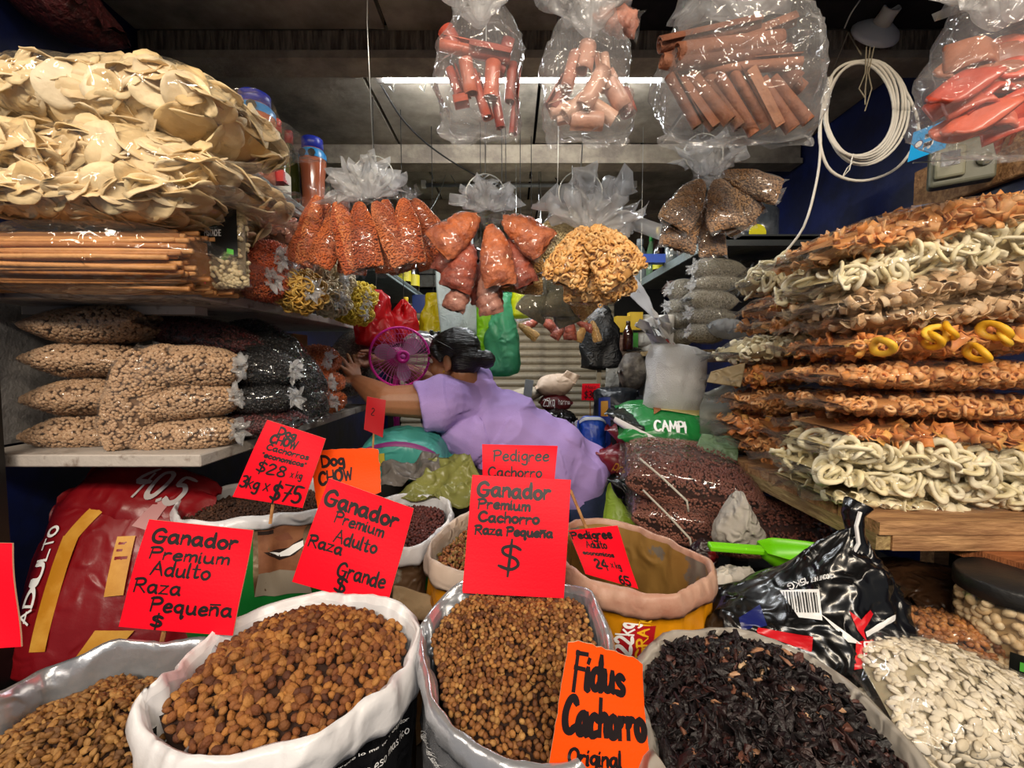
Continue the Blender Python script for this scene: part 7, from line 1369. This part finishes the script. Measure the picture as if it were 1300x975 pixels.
t = solid('mesh_bag', 'dark red net bag at the top left behind the wafer bags', 'net bag', at(75, 8, 1.25), (0, R(20), 0), .26, .2, .14, pm('dark_red_net', '#4a1216', .6, bump=1, bs=70, col2='#2c0a0c', vs=50), 443, 2.2)
# ---- front right: scoop, tissues, black bag, jar, seeds
lg = pm('lime_plastic', '#6fc80e', .35, spec=.5); so = at(988, 696, 1.00); t = thing('scoop', 'bright green plastic scoop lying on the goods behind the hibiscus sack', 'scoop', so, (R(6), R(2), R(-6)))
V = []; nU, nVv = 14, 13
for s in (0, 1):
    for i in range(nU):
        q = i / (nU - 1); w_ = .052 * (1 - .25 * q ** 3) * min(1, .55 + q * 1.6); dz = .055 * min(1, .45 + q * 2) * (1 - .35 * q * q)
        for j in range(nVv): a = math.pi * j / (nVv - 1); V.append((-.035 + .15 * q + .0, -(w_ - s * .0025) * math.cos(a) , -(dz - s * .0025) * math.sin(a) ** .8))
F = []
m_ = nU * nVv
for i in range(nU - 1):
    for j in range(nVv - 1): a = i * nVv + j; F += [(a, a + nVv, a + nVv + 1, a + 1), (m_ + a, m_ + a + 1, m_ + a + nVv + 1, m_ + a + nVv)]
    for j in (0, nVv - 1): a = i * nVv + j; F.append((a, a + nVv, m_ + a + nVv, m_ + a))
F.append(tuple(range(nVv))); F.append(tuple(m_ + k for k in range(nVv - 1, -1, -1)))
for j in range(nVv - 1): a = (nU - 1) * nVv + j; F.append((a, m_ + a, m_ + a + 1, a + 1))
link('bowl', mesh('bowl', V, F, lg), t)
bb = MB(); bb.box((-.092, 0, -.008), (.125, .026, .014)); o = bb.link('handle', lg, t); bevel(o, .004, 2)
tis = pm('tissue', '#c9c2b8', .8, crum=.7, cs=16, trans=.05)
def crumple(label, px, py, Y, rx, rz, seed, mat, ry=.05, amp=.3, name='crumpled_paper', cat_='paper', pts=None):
    bb = MB(); bb.ell((0, 0, 0), (1, 1, 1), nu=48, nv=32); A = np.array(bb.V); nn = A.copy(); k = 1 + amp * (.5 * ridge(A, .55, seed) + .32 * ridge(A, 1.3, seed + 1) + .18 * ridge(A, 2.8, seed + 2)); A = A * k[:, None] * [rx, ry, rz]
    if pts: A = pts(A)
    return link(name, mesh(name, A, bb.F, mat), None, at(px, py, Y), label=label, cat=cat_)
def cone(A): A[:, 0] *= np.clip(1.15 - .8 * (A[:, 2] / .09 + .35), .2, 1.3); return A
crumple('crumpled off white paper cone standing behind the scoop', 938, 662, 1.16, .06, .075, 1, tis, .05, .2, pts=cone)
crumple('crumpled printed tissue lying left under the scoop', 925, 758, .98, .062, .055, 2, pm('printed_tissue', '#bdb5aa', .8, crum=.5, cs=8, col2='#9a8468', vs=24, lo=.62, hi=.66), .05, .25)
crumple('small crumpled white tissue directly under the scoop handle', 940, 738, .98, .035, .03, 3, tis, .04, .35)
crumple('dark red packet end showing left of the scoop handle', 893, 706, 1.12, .03, .04, 4, pm('dark_packet', '#241012', .35, crum=.5, col2='#8a1c20', vs=20, lo=.55, hi=.6), .03, .25, 'packet', 'packet')
# black printed bag
t = thing('dog_food_bag', 'shiny black dog food bag with barcode and red and white print, twisted top', 'dog food bag', at(1035, 770, .80))
bb = MB(); bb.ell((0, 0, 0), (1, 1, 1), nu=72, nv=48); A = np.array(bb.V)
k = 1 + .22 * ridge(A, .35, 31) * .6 + .11 * ridge(A, .9, 32) + .05 * ridge(A, 2.2, 33) + .025 * ridge(A, 4.5, 34); A = A * k[:, None]
z = A[:, 2].copy(); wz = np.clip(1.05 - .42 * z - .22 * np.clip(z, 0, 2) ** 2, .12, 1.3)
A = np.stack([A[:, 0] * .145 * wz + .055 * z, A[:, 1] * .095 * wz, z * .125], 1); A[:, 2] *= np.where(A[:, 2] > 0, 1 - .85 * np.clip(-A[:, 0] / .12, 0, 1), 1)
bagfn_V = A; link('bag_body', mesh('bag_body', A, bb.F, blkp), t)
from mathutils.bvhtree import BVHTree
bvh = BVHTree.FromPolygons([tuple(v) for v in A], bb.F)
def proj(o_loc):
    O = Vector((0, 0, CAMZ)) - o_loc
    def fn(px, py):
        d = ray(px, py).normalized(); h = bvh.ray_cast(O, d)
        if h[0] is None: 
            n_ = bvh.find_nearest(O + d * (o_loc - Vector((0, 0, CAMZ))).length); return Vector(n_[0]), Vector(n_[1]) if n_[1].y < 0 else -Vector(n_[1])
        n_ = h[1] if h[1].dot(d) < 0 else -h[1]; return h[0], Vector(n_)
    return fn
bf = proj(t.location)
bw = pm('bag_white', '#dcdcdc', .3); br = pm('bag_red', '#c4121c', .3); bbl = pm('bag_blue', '#141c5c', .3)
def pp(nm, q, m, lift=.0012, n=12): patch(nm, q, bf, m, t, lift, n)
pp('barcode_label', [(990, 750), (1040, 748), (1044, 788), (1014, 784)], bw); 
for i in range(13): x = 994 + i * 3.4; patch('bar', [(x + .6, 752 + i * .1), (x + 1.6 + (i % 3) * .5, 752), (x + 5 + (i % 3) * .5, 778), (x + 4, 778)], bf, bk, t, .002, 4, kind='stuff')
pp('white_stripe', [(1040, 778), (1056, 790), (1094, 818), (1076, 815)], bw); pp('white_stripe', [(1098, 802), (1136, 780), (1136, 787), (1100, 809)], bw)
pp('red_print', [(1078, 776), (1092, 786), (1100, 815), (1088, 800)], br); pp('red_print', [(1090, 790), (1104, 774), (1108, 780), (1096, 800)], br); pp('red_print', [(1086, 815), (1108, 812), (1118, 845), (1084, 850)], br)
pp('blue_print', [(938, 785), (965, 768), (974, 795), (942, 800)], bbl); pp('red_panel', [(958, 796), (1032, 808), (1030, 828), (962, 804)], br)
st = strokes_of('15KG', 0, 0, 1, 1)[0]; wd = strokes_of('15KG', 0, 0, 1, 1)[1]; ink('printed_text', [[(1024 - 26 * x / wd + 3 * y, 734 + 9 * (x / wd) + 7 * y) for x, y in s] for s in st], bf, 1.6, bw, t, 1, .002, kind='stuff')
st, wd = strokes_of('BITS', 0, 0, 1, 1); ink('printed_text', [[(1096 + 10 * (1 - y) * 1.6, 815 + 34 * x / wd) for x, y in s] for s in st], bf, 2.6, bw, t, 1, .003, kind='stuff')
st, wd = strokes_of('CONT NET', 0, 0, 1, 1); ink('printed_text', [[(1052 - 22 * x / wd, 729 + 6 * x / wd + 5 * y) for x, y in s] for s in st], bf, 1.0, bw, t, 1, .002, kind='stuff')
o = t.location; bb = MB(); P0 = at(1040, 720, .82) - o
bb.tube([at(1085, 735, .80) - o, at(1092, 705, .80) - o, at(1086, 680, .80) - o, at(1082, 655, .81) - o, at(1090, 640, .81) - o], [.05, .024, .014, .018, .024], 18); V = np.array([tuple(v) for v in bb.V]); V += .004 * ridge(V, 20, 3)[:, None]; link('twisted_top', mesh('twisted_top', V, bb.F, blkp), t)
bb = MB(); bb.tube([at(1066, 718, .785) - o, at(1082, 704, .78) - o, at(1090, 690, .78) - o, at(1087, 668, .785) - o, at(1092, 650, .79) - o], .0035, 6); bb.link('white_edge', bw, t)
for k, (a, b_, c, d) in enumerate((((1000, 735), (1030, 714), (1070, 716), (1040, 740)),)): pass
# dark covered tray with spices and other bags behind, at the far right
solid('spice_bag', 'dark clear bag of brown spices behind the seed bag', 'spice bag', at(1190, 752, .98), (0, R(6), 0), .26, .2, .11, pm('dark_spice', '#3a2414', .4, crum=.4, col2='#1c120c', vs=14), 450, 2.4)
T_nut = [tmpl_ell(.009, .006, .005, 7, 4, 1, .15, 3), tmpl_ell(.007, .006, .005, 7, 4, 1, .2, 5)]
bag('nut_bag', 'clear bag of brown walnut pieces beside the pistachio jar', 'nut bag', at(1178, 808, .84), (R(-12), R(4), 0), .22, .16, .10, T_nut, .012, sm_('walnut', ['#a86a34', '#8a5024', '#c08448', '#70401c'], vs=3), '#4a2c14', FS, 0, None, 451, part='nut', n=2.4, c0=.93, c1=.93)
jo = at(1282, 846, .80); jo.z -= .0; t = thing('pistachio_jar', 'large clear jar of pistachios with a wide black lid at the right edge', 'jar', at(1284, 862, .80))
RJ = .085; HJ = .175
bb = MB(); bb.lathe([(RJ * .93, 0), (RJ, .01), (RJ, HJ * .8), (RJ * .95, HJ * .92), (RJ * .9, HJ)], 40); bb.link('jar_wall', FS, t, True)
bb = MB(); bb.lathe([(RJ * .98, HJ * .94), (RJ * 1.02, HJ * .95), (RJ * 1.02, HJ * 1.10), (RJ * .98, HJ * 1.13), (RJ * .2, HJ * 1.13), (.001, HJ * 1.13)], 40); bb.link('lid', pm('lid_black', '#1a1a1b', .45, bump=.15, bs=120), t, True)
T_pis = [tmpl_ell(.0115, .008, .0075, 9, 6, 1, .06, 1), tmpl_ell(.0105, .008, .007, 9, 6, 1, .1, 2)]; mp_ = sm_('pistachio_shell', ['#d8bd92', '#e5cfa8', '#c9a878', '#dcc49c'], vs=3, bump=.15, bs=80)
rs = np.random.RandomState(8); n = 260; an = rs.uniform(0, 6.283, n); hh = rs.uniform(.012, HJ * .9, n); P = np.stack([RJ * .88 * np.cos(an), RJ * .88 * np.sin(an), hh], 1); nn = np.stack([np.cos(an), np.sin(an), 0 * an], 1)
seen = P[:, 1] < .03; ms = [tm_mesh('pistachio', x, mp_) for x in T_pis]; pieces_as_parts('pistachio', ms, P[seen], rotm(nn[seen], rs, .2), t, rs)
link('pistachio_fill', merged('pistachio_fill', T_pis, P[~seen], rotm(nn[~seen], rs, .2), mp_, 2), t, kind='stuff'); bb = MB(); bb.lathe([(RJ * .8, .005), (RJ * .8, HJ * .85), (RJ * .3, HJ * .9)], 24); bb.link('filling', cores('#a8895c'), t, True)
V = []; 
for zz in (.018, .09):
    for k in range(13): a = R(218 + k * 8.5); V.append(((RJ + .0015) * math.cos(a), (RJ + .0015) * math.sin(a), zz))
lo_ = link('label', mesh('label', V, [(k, k + 1, 13 + k + 1, 13 + k) for k in range(12)], blk), t)
V = [((RJ + .003) * math.cos(R(226 + 60 * u)), (RJ + .003) * math.sin(R(226 + 60 * u)), z) for z in (.062, .078) for u in np.linspace(0, .7, 8)]; link('green_band', mesh('green_band', V, [(k, k + 1, 9 + k, 8 + k) for k in range(7)], pm('leaf_green', '#4fae3c', .5)), t)
for r_ in range(4):
    V = [((RJ + .003) * math.cos(R(226 + 70 * u)), (RJ + .003) * math.sin(R(226 + 70 * u)), z + .05 - r_ * .008) for z in (0, .0022) for u in np.linspace(0, (.8, .9, .6, .75)[r_], 8)]; link('label_line', mesh('label_line', V, [(k, k + 1, 9 + k, 8 + k) for k in range(7)], wh), t)
# pumpkin seeds
T_seed = [tmpl_ell(.0105, .0058, .0024, 9, 4), tmpl_ell(.0098, .0052, .0026, 9, 4, 1, .06, 2)]; m_seed = sm_('pumpkin_seed', ['#e0d4bc', '#ece2cc', '#d0c2a6', '#f0e8d8'], vs=3)
bag('seed_bag', 'large clear bag of white pumpkin seeds in the front right corner', 'seed bag', at(1228, 905, .64), (R(14), R(14), R(-10)), .32, .22, .13, T_seed, .0125, m_seed, '#a09478', FS, 300, 'top', 460, part='seed', n=2.6, c0=.93, c1=.95, flat=.8, wr=.004, k=.97)
bag('seed_bag', 'second bag of white pumpkin seeds under the large one, upright end', 'seed bag', at(1160, 880, .68), (R(80), R(6), 0), .11, .16, .09, T_seed, .0125, m_seed, '#a09478', FS, 0, None, 461, part='seed', n=2.4, flat=.8)
crumple('greenish crumpled clear plastic left of the seed bags', 1128, 870, .72, .03, .05, 9, film('film_green', '#c9d0c4', .35, st=1), .03, .3, 'plastic_scrap', 'plastic')
